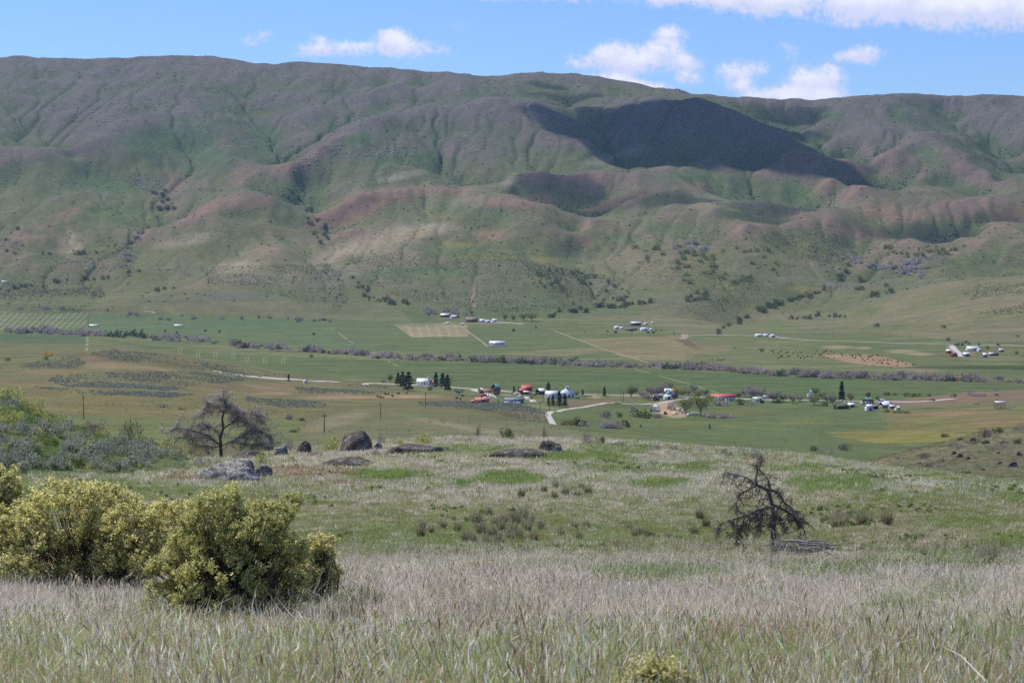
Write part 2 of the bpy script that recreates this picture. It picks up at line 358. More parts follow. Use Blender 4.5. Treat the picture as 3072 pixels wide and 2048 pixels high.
wt = np.clip((DD[sl] - 4350) / 300, 0, 1)
Zw[sl] = Zw[sl] * (1 - wt) + Ze * wt
DRAIN = np.zeros(Zw.shape); DRAIN[sl] = np.clip((np.log10(Ae + 1) - 4.15) / 1.3, 0, 1.3)
near = np.clip((420 - DD) / 150, 0, 1)
Zw += near * (fbm(Xw / 9, Yw / 9, 4, 41) * .22 + fbm(Xw / 1.7, Yw / 1.7, 3, 43) * .05) * np.clip(DD / 30, .35, 1)
Zw += np.clip((DD - 2100) / 200, 0, 1) * np.clip((4400 - DD) / 300, 0, 1) * fbm(Xw / 240, Yw / 240, 3, 51) * .9
T = (Zw - HC) / DD
PXg, PYg = project(Xw, Yw, Zw)
NU, NL = len(ug), len(lg)

def ground_z(x, y):
    """terrain height under a plan position (scalars or arrays)"""
    x = np.asarray(x, float); y = np.asarray(y, float)
    u = x / y; l = np.log(y)
    iu = np.clip(np.searchsorted(ug, u) - 1, 0, NU - 2); il = np.clip(np.searchsorted(lg, l) - 1, 0, NL - 2)
    fu = np.clip((u - ug[iu]) / (ug[iu + 1] - ug[iu]), 0, 1)
    y0 = np.exp(lg[il]); y1 = np.exp(lg[il + 1]); fl = np.clip((y - y0) / (y1 - y0), 0, 1)
    a = Zw[il, iu] * (1 - fu) + Zw[il, iu + 1] * fu; b = Zw[il + 1, iu] * (1 - fu) + Zw[il + 1, iu + 1] * fu
    return a * (1 - fl) + b * fl
def at(px, py, dmin=3.0):
    """where the sight line through a photograph pixel first meets the ground beyond dmin metres"""
    u, t = ray_t(px, py)
    j = int(np.clip(np.searchsorted(ug, u) - 1, 0, NU - 2)); f = (u - ug[j]) / (ug[j + 1] - ug[j])
    col = T[:, j] * (1 - f) + T[:, j + 1] * f
    i0 = int(np.searchsorted(lg, math.log(dmin)))
    k = np.nonzero(col[i0:] >= t)[0]
    if not len(k): d = math.exp(lg[-1])
    else:
        i = i0 + int(k[0])
        if i == i0: d = math.exp(lg[i])
        else:
            g = (t - col[i - 1]) / (col[i] - col[i - 1]); d = math.exp(lg[i - 1]) + g * (math.exp(lg[i]) - math.exp(lg[i - 1]))
    x = u * d
    return Vector((x, d, float(ground_z(x, d))))
def ppm(p):
    """photograph pixels per metre at a point"""
    return F / (p.y * CP - (p.z - HC) * SP)
# ------------------------------------------------------------------ what grows where: the ground's own colours
def inpoly(poly, X, Y):
    inside = np.zeros(X.shape, bool); n = len(poly)
    for i in range(n):
        x1, y1 = poly[i]; x2, y2 = poly[(i + 1) % n]
        if y1 == y2: continue
        c = (Y > min(y1, y2)) & (Y <= max(y1, y2)) & (X < (Y - y1) * (x2 - x1) / (y2 - y1) + x1)
        inside ^= c
    return inside
def mixc(base, col, m):
    return base * (1 - m[..., None]) + np.array(col) * m[..., None]
def sm(x, a, b): 
    q = np.clip((x - a) / (b - a), 0, 1); return q * q * (3 - 2 * q)

GREEN_DK = (.066, .102, .042); FIELD = (.082, .116, .046); FIELD2 = (.105, .126, .056); OLIVE = (.112, .116, .058); TAN = (.24, .185, .115); RED = (.195, .128, .095)
PURPLE = (.140, .114, .108); HILLG = (.112, .122, .058); DRY = (.30, .27, .215); SOIL = (.19, .14, .09)
n1 = fbm(Xw / 420, Yw / 420, 5, 61); n2 = fbm(Xw / 90, Yw / 90, 5, 63); n3 = fbm(Xw / 24, Yw / 24, 4, 65)
# curvature and aspect of the range: crests are dry and stony, hollows and lee sides green; aspect tint also deepened to stand in for weak slope shading
def blur(A, r):
    k = np.ones(2 * r + 1) / (2 * r + 1)
    A = np.apply_along_axis(lambda m: np.convolve(np.pad(m, r, mode='edge'), k, 'valid'), 1, A)
    return np.apply_along_axis(lambda m: np.convolve(np.pad(m, r, mode='edge'), k, 'valid'), 0, A)
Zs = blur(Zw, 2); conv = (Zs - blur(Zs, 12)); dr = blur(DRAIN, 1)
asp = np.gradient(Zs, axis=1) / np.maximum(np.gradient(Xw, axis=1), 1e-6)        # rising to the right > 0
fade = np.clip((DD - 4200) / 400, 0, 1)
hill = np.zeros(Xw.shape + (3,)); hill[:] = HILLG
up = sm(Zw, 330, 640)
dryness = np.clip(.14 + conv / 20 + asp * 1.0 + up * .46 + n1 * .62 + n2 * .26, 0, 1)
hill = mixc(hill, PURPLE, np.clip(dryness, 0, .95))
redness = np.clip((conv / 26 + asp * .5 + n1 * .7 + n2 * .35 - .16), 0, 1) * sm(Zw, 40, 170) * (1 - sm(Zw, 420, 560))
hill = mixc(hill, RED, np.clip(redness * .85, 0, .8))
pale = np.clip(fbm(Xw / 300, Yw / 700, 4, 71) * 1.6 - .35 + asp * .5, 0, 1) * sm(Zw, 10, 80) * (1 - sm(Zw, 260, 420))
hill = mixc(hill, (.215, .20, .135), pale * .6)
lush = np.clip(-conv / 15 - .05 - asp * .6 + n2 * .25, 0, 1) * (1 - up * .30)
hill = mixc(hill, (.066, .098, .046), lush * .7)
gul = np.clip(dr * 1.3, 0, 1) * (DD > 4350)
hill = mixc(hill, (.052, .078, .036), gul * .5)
low = (1 - sm(Zw, 40, 190))
hill = mixc(hill, (.085, .118, .050), low * np.clip(.30 + n1 * .7, 0, .7))
hill = mixc(hill, (.15, .135, .085), low * np.clip(fbm(Xw / 330, Yw / 260, 4, 75) * 1.5 - .2, 0, .75))
hill = mixc(hill, (.12, .122, .115), low * np.clip(fbm(Xw / 200, Yw / 120, 4, 77) * 1.8 - .45, 0, .7))
def blob(col, px, py, a, b, w=1.0, base=None, soft=.6, dmin=300, rot=0.0, seed=0):
    global colr
    dx, dy = PXg - px, PYg - py; c, s = math.cos(rot), math.sin(rot)
    q = np.hypot((dx * c + dy * s) / a, (-dx * s + dy * c) / b) + n2 * .25 + n3 * .2
    m = (1 - sm(q, 1 - soft, 1 + soft * .5)) * w * (DD > dmin)
    colr = mixc(colr, col, m)
colr = hill
for px, py, a, b, r in ((660, 430, 38, 14, -.6), (730, 530, 50, 34, -.7), (640, 625, 120, 20, -.33), (760, 610, 60, 18, -.2), (530, 545, 40, 34, 0), (1150, 590, 130, 34, -.15), (1080, 640, 120, 30, -.45), (960, 660, 70, 24, -.5),
                        (1490, 605, 60, 14, -.3), (1580, 610, 90, 22, -.1), (1640, 590, 60, 14, .1), (1840, 610, 120, 18, -.25), (1350, 570, 90, 16, .1), (2090, 560, 40, 16, 0), (2660, 640, 120, 26, .1), (2560, 700, 90, 22, .1), (2520, 540, 100, 22, -.35), (2470, 600, 40, 24, .3), (2120, 560, 50, 18, 0),
                        (1750, 720, 40, 20, 0), (1480, 705, 60, 18, 0), (2900, 880, 200, 30, -.15), (2780, 920, 180, 24, -.22), (2940, 950, 130, 26, -.2), (3020, 640, 60, 40, .2), (200, 640, 60, 14, -.3)):
    blob((.205, .132, .105), px, py, a, b, .55, dmin=4100, rot=r)
for px, py, a, b, r in ((1150, 720, 160, 34, -.3), (1010, 760, 90, 24, -.35), (1280, 690, 120, 22, -.1), (560, 720, 110, 22, -.2), (700, 800, 90, 20, -.1), (210, 730, 40, 40, 0), (1200, 530, 90, 12, -.2), (1800, 480, 60, 16, -.2), (1900, 455, 60, 20, -.2), (1530, 545, 40, 18, -.6)):
    blob((.27, .245, .185), px, py, a, b, .62, dmin=4100, rot=r)
for px, py, a, b, r in ((430, 430, 90, 50, -.2), (560, 400, 140, 60, 0), (620, 470, 90, 40, .1), (790, 420, 60, 60, .8), (1080, 420, 60, 24, -.2), (1150, 480, 50, 26, 0), (1270, 470, 110, 20, .1), (300, 560, 120, 34, .2), (350, 640, 120, 40, 0), (880, 620, 30, 60, -.4), (1450, 640, 140, 24, .1),
                        (2160, 540, 160, 34, .1), (2420, 590, 90, 30, .4), (2200, 640, 60, 24, 0), (2480, 345, 60, 18, .1), (2800, 480, 40, 60, -.5), (2700, 340, 40, 30, .6), (2950, 770, 130, 24, -.2), (2000, 690, 160, 26, .1), (1880, 720, 120, 20, .1), (1400, 760, 200, 26, .05), (1250, 820, 200, 22, 0)):
    blob((.075, .125, .047), px, py, a, b, .6, dmin=4100, rot=r)
for px, py, a, b in ((1370, 735, 60, 10), (1640, 780, 60, 10), (1460, 770, 120, 10), (1620, 840, 40, 8), (2410, 865, 50, 10), (1330, 650, 40, 8), (2190, 860, 30, 10), (1240, 700, 30, 10)):
    blob((.19, .185, .05), px, py, a, b, .5, dmin=4100)
hill = colr
# valley floor and fields
floor = np.zeros(hill.shape); floor[:] = FIELD2
floor = mixc(floor, FIELD, np.clip(.5 + n1 * .9, 0, 1))
streak = fbm(PXg / 230, np.log(DD) * 75, 4, 81)
floor = mixc(floor, (.19, .185, .115), np.clip(streak * 1.4 - .28, 0, .6))
floor = mixc(floor, (.045, .085, .042), np.clip(-streak * 1.3 - .3, 0, .5))
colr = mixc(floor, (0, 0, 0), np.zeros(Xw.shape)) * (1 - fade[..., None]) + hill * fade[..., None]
def field(col, poly, w=1.0, dmin=300, edge=1.0, noise=.25, rows=None):
    global colr
    m = inpoly(poly, PXg + n3 * 3, PYg + n3 * 1.2) & (DD > dmin)
    m = m * w * np.clip(1 + n2 * noise + n1 * noise, 0, 1.15)
    if rows is not None: m = m * rows
    colr = mixc(colr, col, np.clip(m, 0, 1))
field((.075, .125, .058), [(0, 935), (265, 940), (800, 960), (940, 965), (1130, 1045), (640, 1035), (330, 1005), (0, 985)], .7)
field((.20, .195, .135), [(0, 938), (262, 938), (262, 982), (0, 988)], .75, rows=np.clip(np.sin(PXg * .33 + PYg * .35) * 1.3 - .05, 0, 1))
field((.062, .100, .045), [(0, 1000), (258, 1010), (256, 1050), (0, 1080)], .9)
field((.068, .112, .052), [(0, 1036), (256, 1040), (256, 1075), (0, 1085)], .5)
field((.070, .106, .042), [(270, 1012), (640, 1060), (1110, 1078), (1500, 1092), (2040, 1112), (2700, 1140), (3072, 1155), (3072, 1180), (2870, 1178), (2600, 1215), (1500, 1165), (1180, 1140), (870, 1118), (680, 1085)], .85, noise=.45)
field((.066, .110, .042), [(1560, 1130), (2000, 1112), (2600, 1140), (2500, 1190), (2000, 1170)], .55)
field((.086, .118, .052), [(930, 965), (1500, 975), (1680, 990), (1900, 1075), (1400, 1068), (1130, 1045), (1000, 1010)], .75)
field((.165, .14, .10), [(2600, 960), (2700, 872), (2920, 838), (3250, 822), (3250, 1028), (2900, 1024), (2640, 1000)], .5, 2900, noise=.9)
field((.15, .145, .09), [(2040, 905), (2300, 930), (2600, 940), (2640, 998), (2300, 1000), (2050, 1000), (1880, 960)], .55, 2900, noise=.6)
field((.145, .135, .085), [(850, 900), (1200, 930), (1240, 965), (900, 955), (500, 940), (420, 910)], .45, 3600, noise=.7)
field((.24, .205, .14), [(1186, 976), (1400, 972), (1408, 1010), (1236, 1012)], .65, noise=.9)
field((.27, .235, .165), [(1190, 978), (1370, 976), (1380, 1008), (1230, 1010)], .6, rows=np.clip(np.sin(PXg * .22 - PYg * .1) * 1.4 - .3, 0, 1))
field((.185, .165, .095), [(1730, 1018), (2040, 1006), (2120, 1045), (2060, 1084), (1960, 1084), (1860, 1068)], .7, noise=.6)
field((.12, .135, .068), [(2050, 1010), (2300, 1020), (2420, 1060), (2560, 1064), (2760, 1095), (2700, 1120), (2300, 1100), (2060, 1086)], .6)
field((.085, .055, .045), [(2024, 1018), (2060, 1018), (2116, 1048), (2090, 1052)], .7)
field((.24, .175, .12), [(2440, 1062), (2560, 1062), (2640, 1066), (2750, 1096), (2700, 1102), (2560, 1090)], .8, noise=.5)
field((.23, .20, .135), [(1450, 1062), (1790, 1040), (1830, 1052), (1700, 1068)], .35)
for px, py, a, b in ((2510, 1041, 52, 6), (2705, 1054, 52, 7), (2590, 1044, 30, 4), (2760, 1062, 40, 5)): blob((.25, .215, .14), px, py, a, b, .75)
blob((.19, .15, .125), 2760, 1112, 80, 8, .7)
blob((.09, .15, .05), 2330, 980, 70, 10, .6)
field((.20, .165, .105), [(2060, 1040), (2190, 1030), (2200, 1052), (2080, 1062)], .35)
# hills this side of the valley
m_mid = np.clip((DD - 330) / 100, 0, 1) * (DD < 2150)
def midfield(col, poly, w=1.0, noise=.3): field(col, poly, w, 420, noise=noise)
midfield(OLIVE, [(-900, 1030), (240, 1030), (500, 1050), (900, 1128), (1180, 1150), (1240, 1165), (1480, 1200), (1560, 1215), (1640, 1240), (1660, 1290), (2000, 1340), (2000, 1700), (-900, 1700)], .92)
midfield((.175, .125, .07), [(-900, 1125), (700, 1148), (1000, 1190), (1360, 1188), (1400, 1200), (1000, 1205), (600, 1190), (200, 1205), (-900, 1160)], .25, .6)
for px, py, a, b, r in ((300, 1068, 90, 12, -.28), (320, 1098, 80, 14, 0), (140, 1115, 160, 8, 0), (850, 1165, 110, 14, 0), (1000, 1178, 110, 10, .05), (1250, 1186, 120, 8, 0), (800, 1155, 90, 8, 0), (560, 1085, 60, 8, .2), (440, 1105, 150, 8, .1)):
    blob(RED if py < 1100 else (.20, .15, .095), px, py, a, b, .5, dmin=420, rot=r)
for px, py, a, b in ((1010, 1192, 120, 6), (1180, 1190, 120, 5), (820, 1180, 60, 4)): blob((.28, .205, .13), px, py, a, b, .7, dmin=420)
midfield((.115, .125, .075), [(880, 1320), (1040, 1278), (1142, 1256), (1260, 1240), (1450, 1246), (1600, 1268), (1900, 1322), (1900, 1700), (600, 1700)], .75)
for px, py, a, b, r in ((1010, 1262, 110, 20, -.25), (1290, 1262, 150, 8, .2), (1450, 1290, 140, 10, .15)): blob((.19, .18, .135), px, py, a, b, .6, dmin=420, rot=r)
blob((.075, .13, .04), 1230, 1246, 60, 10, .6, dmin=420)
midfield((.135, .130, .05), [(100, 1170), (700, 1180), (1000, 1215), (900, 1250), (300, 1250), (0, 1230)], .5)
midfield((.095, .135, .045), [(200, 1250), (900, 1255), (900, 1330), (200, 1330)], .55)
midfield((.150, .105, .06), [(1330, 1208), (1500, 1215), (1640, 1235), (1640, 1262), (1450, 1228), (1300, 1216)], .45)
midfield((.165, .12, .08), [(1700, 1200), (1840, 1200), (1830, 1212), (1690, 1222)], .7)
FRONT = [(1640, 1236), (1860, 1210), (2300, 1200), (2620, 1222), (2660, 1270), (2700, 1330), (2700, 1500), (1640, 1500)]
field((.080, .115, .048), FRONT, .85, 1395)
field((.080, .115, .048), [(1930, 1210)] + FRONT[2:7] + [(1990, 1500)], .85, 420)
for px, py, a, b in ((2060, 1268, 110, 8), (2210, 1275, 60, 6), (2230, 1235, 120, 8), (2420, 1262, 90, 10), (1960, 1255, 60, 6)): blob((.135, .14, .05), px, py, a, b, .55, dmin=420)
field((.175, .165, .045), [(2466, 1296), (2700, 1290), (2920, 1300), (2900, 1322), (2640, 1330), (2520, 1312)], .7, 420)
field((.135, .125, .055), [(2660, 1230), (3200, 1212), (3200, 1300), (2660, 1290)], .8, 420, noise=.6)
field((.155, .115, .085), [(2560, 1212), (2780, 1190), (2900, 1176), (3200, 1165), (3200, 1215), (2700, 1218)], .8, 420, noise=.6)
blob((.22, .14, .09), 2850, 1240, 160, 8, .5, dmin=420); blob((.21, .14, .09), 2980, 1268, 160, 6, .5, dmin=420); blob((.10, .15, .04), 2820, 1275, 90, 6, .6, dmin=420)
blob((.34, .27, .20), 1995, 1226, 42, 20, .9, dmin=900, soft=.4); blob((.34, .27, .20), 2030, 1244, 40, 10, .8, dmin=900, soft=.4); blob((.33, .27, .20), 1945, 1184, 60, 3, .7, dmin=900); blob((.34, .28, .22), 2860, 1050, 22, 12, .8, dmin=900, rot=.5); blob((.22, .15, .12), 2905, 1062, 24, 6, .8, dmin=900)
blob((.30, .25, .19), 1785, 1190, 26, 6, .6, dmin=900); blob((.10, .155, .05), 1300, 1172, 90, 8, .6, dmin=900); blob((.16, .14, .09), 1900, 1190, 120, 6, .5, dmin=900)
# the near hillside: mixed dry and green sward over bare soil
g1 = fbm(Xw / 26, Yw / 26, 4, 91); g2 = fbm(Xw / 5.2, Yw / 5.2, 4, 93); g3 = fbm(Xw / 1.3, Yw / 1.3, 3, 95)
nearc = np.zeros(hill.shape); nearc[:] = (.185, .165, .105)
PATCH = [(260, 1452, 80, 12, .9), (1160, 1422, 130, 20, .9), (1530, 1430, 110, 22, .9), (1380, 1450, 40, 12, .8), (1760, 1368, 170, 20, .7), (1900, 1400, 200, 24, .55), (1400, 1345, 220, 16, .5), (1980, 1448, 100, 16, .7), (2090, 1400, 60, 26, .6), (2400, 1400, 130, 16, .6), (2520, 1450, 160, 30, .65),
         (2900, 1430, 220, 18, .42), (2960, 1470, 190, 26, .36), (2700, 1490, 150, 20, .38), (2890, 1560, 170, 24, .45), (1980, 1730, 220, 26, .9), (2760, 1688, 260, 38, .9), (2450, 1718, 180, 26, .85), (3040, 1640, 120, 38, .85), (2700, 1840, 90, 26, .6), (2840, 1800, 60, 30, .5), (3000, 1960, 160, 40, .6),
         (40, 1740, 110, 22, .8), (1450, 1840, 60, 16, .5), (1530, 1825, 40, 12, .5), (2430, 1475, 60, 14, .5), (3060, 1490, 80, 20, .6), (1830, 1345, 160, 14, .5), (700, 1840, 330, 30, .45), (1000, 1830, 90, 40, .5)]
greenness = np.clip(.10 + .16 * (1 - sm(PYg, 1600, 1700)) + g1 * .42 + g2 * .20, 0, 1)
for px, py, a, b, w in PATCH:
    q = np.hypot((PXg - px) / a, (PYg - py) / b) + g2 * .35 + g3 * .12
    greenness = np.maximum(greenness, min(1.0, w * 1.3) * (1 - sm(q, .5, 1.35)) * (DD < 300))
greenness = np.clip(greenness + .10 * inpoly([(700, 1440), (1700, 1420), (2300, 1500), (2300, 1620), (900, 1640), (500, 1560)], PXg, PYg), 0, 1)
reddish = np.zeros(Xw.shape)
for px, py, a, b, w in ((880, 1412, 220, 18, .8), (600, 1428, 130, 14, .8), (1000, 1450, 160, 12, .5), (2290, 1380, 80, 20, .35), (1600, 1610, 170, 20, .35), (2300, 1960, 360, 40, .7), (1350, 1900, 300, 60, .4), (2900, 2010, 300, 30, .45), (1000, 1610, 160, 22, .3), (700, 1500, 200, 16, .4)):
    q = np.hypot((PXg - px) / a, (PYg - py) / b) + g2 * .4 + g3 * .15
    reddish = np.maximum(reddish, w * (1 - sm(q, .4, 1.15)) * (DD < 300))
nearc = mixc(nearc, (.075, .125, .03), greenness); nearc = mixc(nearc, (.16, .09, .05), reddish * .6)
sage_zone = inpoly([(-900, 900), (0, 1100), (130, 1225), (420, 1320), (560, 1370), (560, 1400), (380, 1420), (100, 1424), (-900, 1440)], PXg, PYg) & (DD < 330)
nearc = mixc(nearc, (.075, .11, .035), sage_zone * np.clip(.75 + g2 * .6, 0, 1))
rightslope = (DD > 205) & (DD < 420)
rs = np.zeros(hill.shape); rs[:] = (.115, .115, .06); rs = mixc(rs, (.20, .135, .08), np.clip(g1 * 1.2 + .1, 0, .8)); rs = mixc(rs, (.15, .14, .105), np.clip(g2 * 1.2, 0, .6))
nearc = mixc(nearc, (0, 0, 0), np.zeros(Xw.shape)); nearc = np.where(rightslope[..., None] & (U > .1)[..., None], rs, nearc)
nf = np.clip((480 - DD) / 120, 0, 1)
colr = colr * (1 - nf[..., None]) + nearc * nf[..., None]
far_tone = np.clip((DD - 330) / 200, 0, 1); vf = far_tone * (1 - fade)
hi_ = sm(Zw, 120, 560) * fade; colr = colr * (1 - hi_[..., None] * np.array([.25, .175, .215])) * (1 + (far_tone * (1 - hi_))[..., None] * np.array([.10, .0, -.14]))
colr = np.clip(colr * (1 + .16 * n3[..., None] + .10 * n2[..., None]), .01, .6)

def terrain_material():
    m = bpy.data.materials.new('ground_cover'); m.use_nodes = True; N = NT(m.node_tree); N.n.clear()
    out = N.new('ShaderNodeOutputMaterial'); b = N.new('ShaderNodeBsdfPrincipled')
    b.inputs['Roughness'].default_value = 0.95; b.inputs['Specular IOR Level'].default_value = 0.08
    a = N.new('ShaderNodeAttribute', attribute_name='cover').outputs['Color']
    P = N.new('ShaderNodeTexCoord').outputs['Object']
    sep = N.new('ShaderNodeSeparateXYZ'); N.l.new(P, sep.inputs[0])
    far = N.ramp(sep.outputs[1], 330, 900); range_ = N.ramp(sep.outputs[1], 4200, 4800)
    f1 = N.noise(P, 0.11, 5, .62); f2 = N.noise(P, 0.45, 4, .6); f3 = N.noise(P, 2.6, 5, .6); f4 = N.noise(P, .03, 5, .65)
    k = N.math('ADD', 1.0, N.math('MULTIPLY', N.math('SUBTRACT', f1, .5), N.math('ADD', .55, N.math('MULTIPLY', range_, .55))))
    k = N.math('MULTIPLY', k, N.math('ADD', 1.0, N.math('MULTIPLY', N.math('SUBTRACT', f2, .5), .55)))
    k = N.math('MULTIPLY', k, N.math('ADD', 1.0, N.math('MULTIPLY', N.math('SUBTRACT', f3, .5), N.math('SUBTRACT', 1.3, far))))
    k = N.math('MULTIPLY', k, N.math('ADD', 1.0, N.math('MULTIPLY', N.math('SUBTRACT', f4, .5), .5)))
    c = N.mix(1.0, a, (1, 1, 1, 1), 'MULTIPLY')
    sc = N.vmath('SCALE', c); sc.node.inputs['Scale'].default_value = 1.0; N.put(sc.node.inputs['Scale'], k)
    # mowing and drilling lines drawn out along the valley fields
    val = N.math('MULTIPLY', N.ramp(sep.outputs[1], 1350, 1600), N.ramp(sep.outputs[1], 4400, 4000)); Pr = N.vmath('MULTIPLY', P, (.012, .11, 0.0)); Pr2 = N.vmath('MULTIPLY', P, (.004, .03, 0.0))
    ln = N.math('ADD', N.math('MULTIPLY', N.math('SUBTRACT', N.noise(Pr, 1.0, 4, .65), .5), .75), N.math('MULTIPLY', N.math('SUBTRACT', N.noise(Pr2, 1.0, 4, .65), .5), .8))
    sc0 = sc; sc = N.vmath('SCALE', sc0); N.put(sc.node.inputs['Scale'], N.math('ADD', 1.0, N.math('MULTIPLY', ln, val)))
    # scattered scrub and stones on the range
    v1 = N.noise(P, 0.075, 3, .75); v2 = N.noise(P, .006, 3, .6)
    scrub = N.math('MULTIPLY', N.ramp(N.math('ADD', v1, N.math('MULTIPLY', N.math('SUBTRACT', v2, .5), .5)), .56, .66), range_)
    c2 = N.mix(N.math('MULTIPLY', scrub, .55), sc, rgb(.06, .07, .045))
    st = N.noise(P, .055, 2, .8); st2 = N.noise(P, .0045, 3, .6)
    stone = N.math('MULTIPLY', N.ramp(N.math('ADD', st, N.math('MULTIPLY', N.math('SUBTRACT', st2, .5), .8)), .76, .82), range_)
    c3 = N.mix(N.math('MULTIPLY', stone, .6), c2, rgb(.26, .24, .23))
    N.l.new(c3, b.inputs['Base Color'])
    bp = N.new('ShaderNodeBump'); bp.inputs['Distance'].default_value = 1.0; bp.inputs['Strength'].default_value = .35
    hgt = N.math('ADD', N.math('MULTIPLY', f1, N.math('MULTIPLY', far, 2.2)), N.math('MULTIPLY', f3, .12)); N.l.new(hgt, bp.inputs['Height']); N.l.new(bp.outputs[0], b.inputs['Normal'])
    N.l.new(b.outputs[0], out.inputs['Surface'])
    return m
idx = np.arange(NU * NL).reshape(NL, NU)
quads = np.stack([idx[:-1, :-1], idx[:-1, 1:], idx[1:, 1:], idx[1:, :-1]], -1).reshape(-1, 4)
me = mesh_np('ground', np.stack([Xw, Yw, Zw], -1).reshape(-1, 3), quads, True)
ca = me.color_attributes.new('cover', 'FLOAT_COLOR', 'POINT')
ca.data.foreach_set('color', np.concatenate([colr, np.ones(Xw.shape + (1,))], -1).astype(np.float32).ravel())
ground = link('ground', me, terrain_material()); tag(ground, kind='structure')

# ------------------------------------------------------------------ haze: the air between here and the range
def box_mesh(name, x0, x1, y0, y1, z0, z1):
    v = [(x0, y0, z0), (x1, y0, z0), (x1, y1, z0), (x0, y1, z0), (x0, y0, z1), (x1, y0, z1), (x1, y1, z1), (x0, y1, z1)]
    f = [(0, 3, 2, 1), (4, 5, 6, 7), (0, 1, 5, 4), (1, 2, 6, 5), (2, 3, 7, 6), (3, 0, 4, 7)]
    return mesh_np(name, v, f)
hm = bpy.data.materials.new('haze_air'); hm.use_nodes = True; N = NT(hm.node_tree); N.n.clear()
ho = N.new('ShaderNodeOutputMaterial'); pv = N.new('ShaderNodeVolumePrincipled')
pv.inputs['Color'].default_value = rgb(.42, .66, 1.0); pv.inputs['Density'].default_value = 1.9e-5; pv.inputs['Anisotropy'].default_value = 0.1
N.l.new(pv.outputs[0], ho.inputs['Volume'])
haze = link('haze', box_mesh('haze', -8200, 8200, -60, 12900, float(Zw.min()) - 1.5, float(Zw.max()) + 40), hm); tag(haze, kind='stuff')
SHADES = [
    (1900, 400, 330, 330, 190, 'large cumulus shading the dark middle spur of the range'),
    (2180, 420, 300, 260, 190, 'broad cumulus shading the right flank of the dark spur'),
    (2330, 470, 230, 130, 120, 'cumulus shading the lower right edge of the dark spur'),
    (2010, 330, 420, 150, 130, 'long cumulus shading the bench below the skyline'),
    (1700, 300, 180, 60, 60, 'thin cloud shading the ridge left of the dark spur'),
    (1640, 258, 75, 60, 60, 'small cloud shading a patch just under the skyline'),
    (2330, 355, 170, 80, 80, 'cumulus shading the lit hollow behind the dark spur'),
    (1660, 560, 140, 80, 80, 'small cumulus shading the rounded red noses'),
    (1800, 642, 180, 50, 66, 'thin cumulus shading the gully between the rounded noses'),
    (2010, 598, 170, 60, 70, 'thin cumulus shading the right side of the rounded nose'),
    (2290, 615, 140, 90, 66, 'small cumulus shading the low knob beside the noses'),
    (2270, 660, 110, 50, 50, 'sliver of cloud shading the front of the low knob'),
    (2760, 705, 220, 70, 70, 'narrow cumulus shading the right lower hill'),
    (2400, 462, 210, 75, 112, 'cumulus shading the tail of the dark spur', -.5),
    (1930, 455, 160, 90, 80, 'thin cloud fringing the left foot of the dark spur'),
    (3010, 1102, 170, 60, 60, 'cumulus shading the green field below the right farm'),
]
# ------------------------------------------------------------------ cumulus overhead, above the frame, whose shade lies on the range
def cloud_material():
    m = bpy.data.materials.new('cumulus'); m.use_nodes = True; N = NT(m.node_tree); N.n.clear()
    o = N.new('ShaderNodeOutputMaterial'); v = N.new('ShaderNodeVolumePrincipled')
    v.inputs['Color'].default_value = rgb(1, 1, 1); v.inputs['Density'].default_value = .035; v.inputs['Anisotropy'].default_value = .3
    N.l.new(v.outputs[0], o.inputs['Volume'])
    return m
CLOUD = cloud_material(); CLOUD_THIN = cloud_material(); CLOUD_THIN.name = 'thin_cumulus'
CLOUD_THIN.node_tree.nodes['Principled Volume'].inputs['Density'].default_value = .009
_ico = bmesh.new(); bmesh.ops.create_icosphere(_ico, subdivisions=4, radius=1.0)
ICO_V = np.array([v.co[:] for v in _ico.verts]); ICO_F = np.array([[v.index for v in f.verts] for f in _ico.faces]); _ico.free()
def cumulus(px, py, halfw, halfd, thick, seed, label, alt=1950.0, dmin=300, rot=0.0):
    g = at(px, py, dmin); k = (alt - g.z) / SUN.z
    c = g + SUN * k
    V = ICO_V.copy()
    n = 1 + .55 * fbm(V[:, 0] * 1.6 + seed * 7.1 + V[:, 2], V[:, 1] * 1.6 + seed * 3.3 - V[:, 2], 5, 100 + seed, .62)
    V = V * n[:, None]
    V[:, 2] *= np.clip(1 - ICO_V[:, 0] ** 2 - ICO_V[:, 1] ** 2, .02, 1) ** .8 * 1.5
    V[:, 2] = np.where(V[:, 2] < 0, V[:, 2] * .35, V[:, 2])
    V = V * np.array([halfw, halfd, thick])
    cr, sr = math.cos(rot), math.sin(rot)
    V = np.stack([V[:, 0] * cr - V[:, 1] * sr, V[:, 0] * sr + V[:, 1] * cr, V[:, 2]], -1)
    o = link('cumulus_cloud', mesh_np('cumulus_cloud', V, ICO_F, True), CLOUD if thick > 110 else CLOUD_THIN, None, c)
    tag(o, label, 'cloud', 'cumulus clouds passing over the range')
for i, a in enumerate(SHADES): cumulus(*a[:5], i, a[5], rot=a[6] if len(a) > 6 else 0.0)
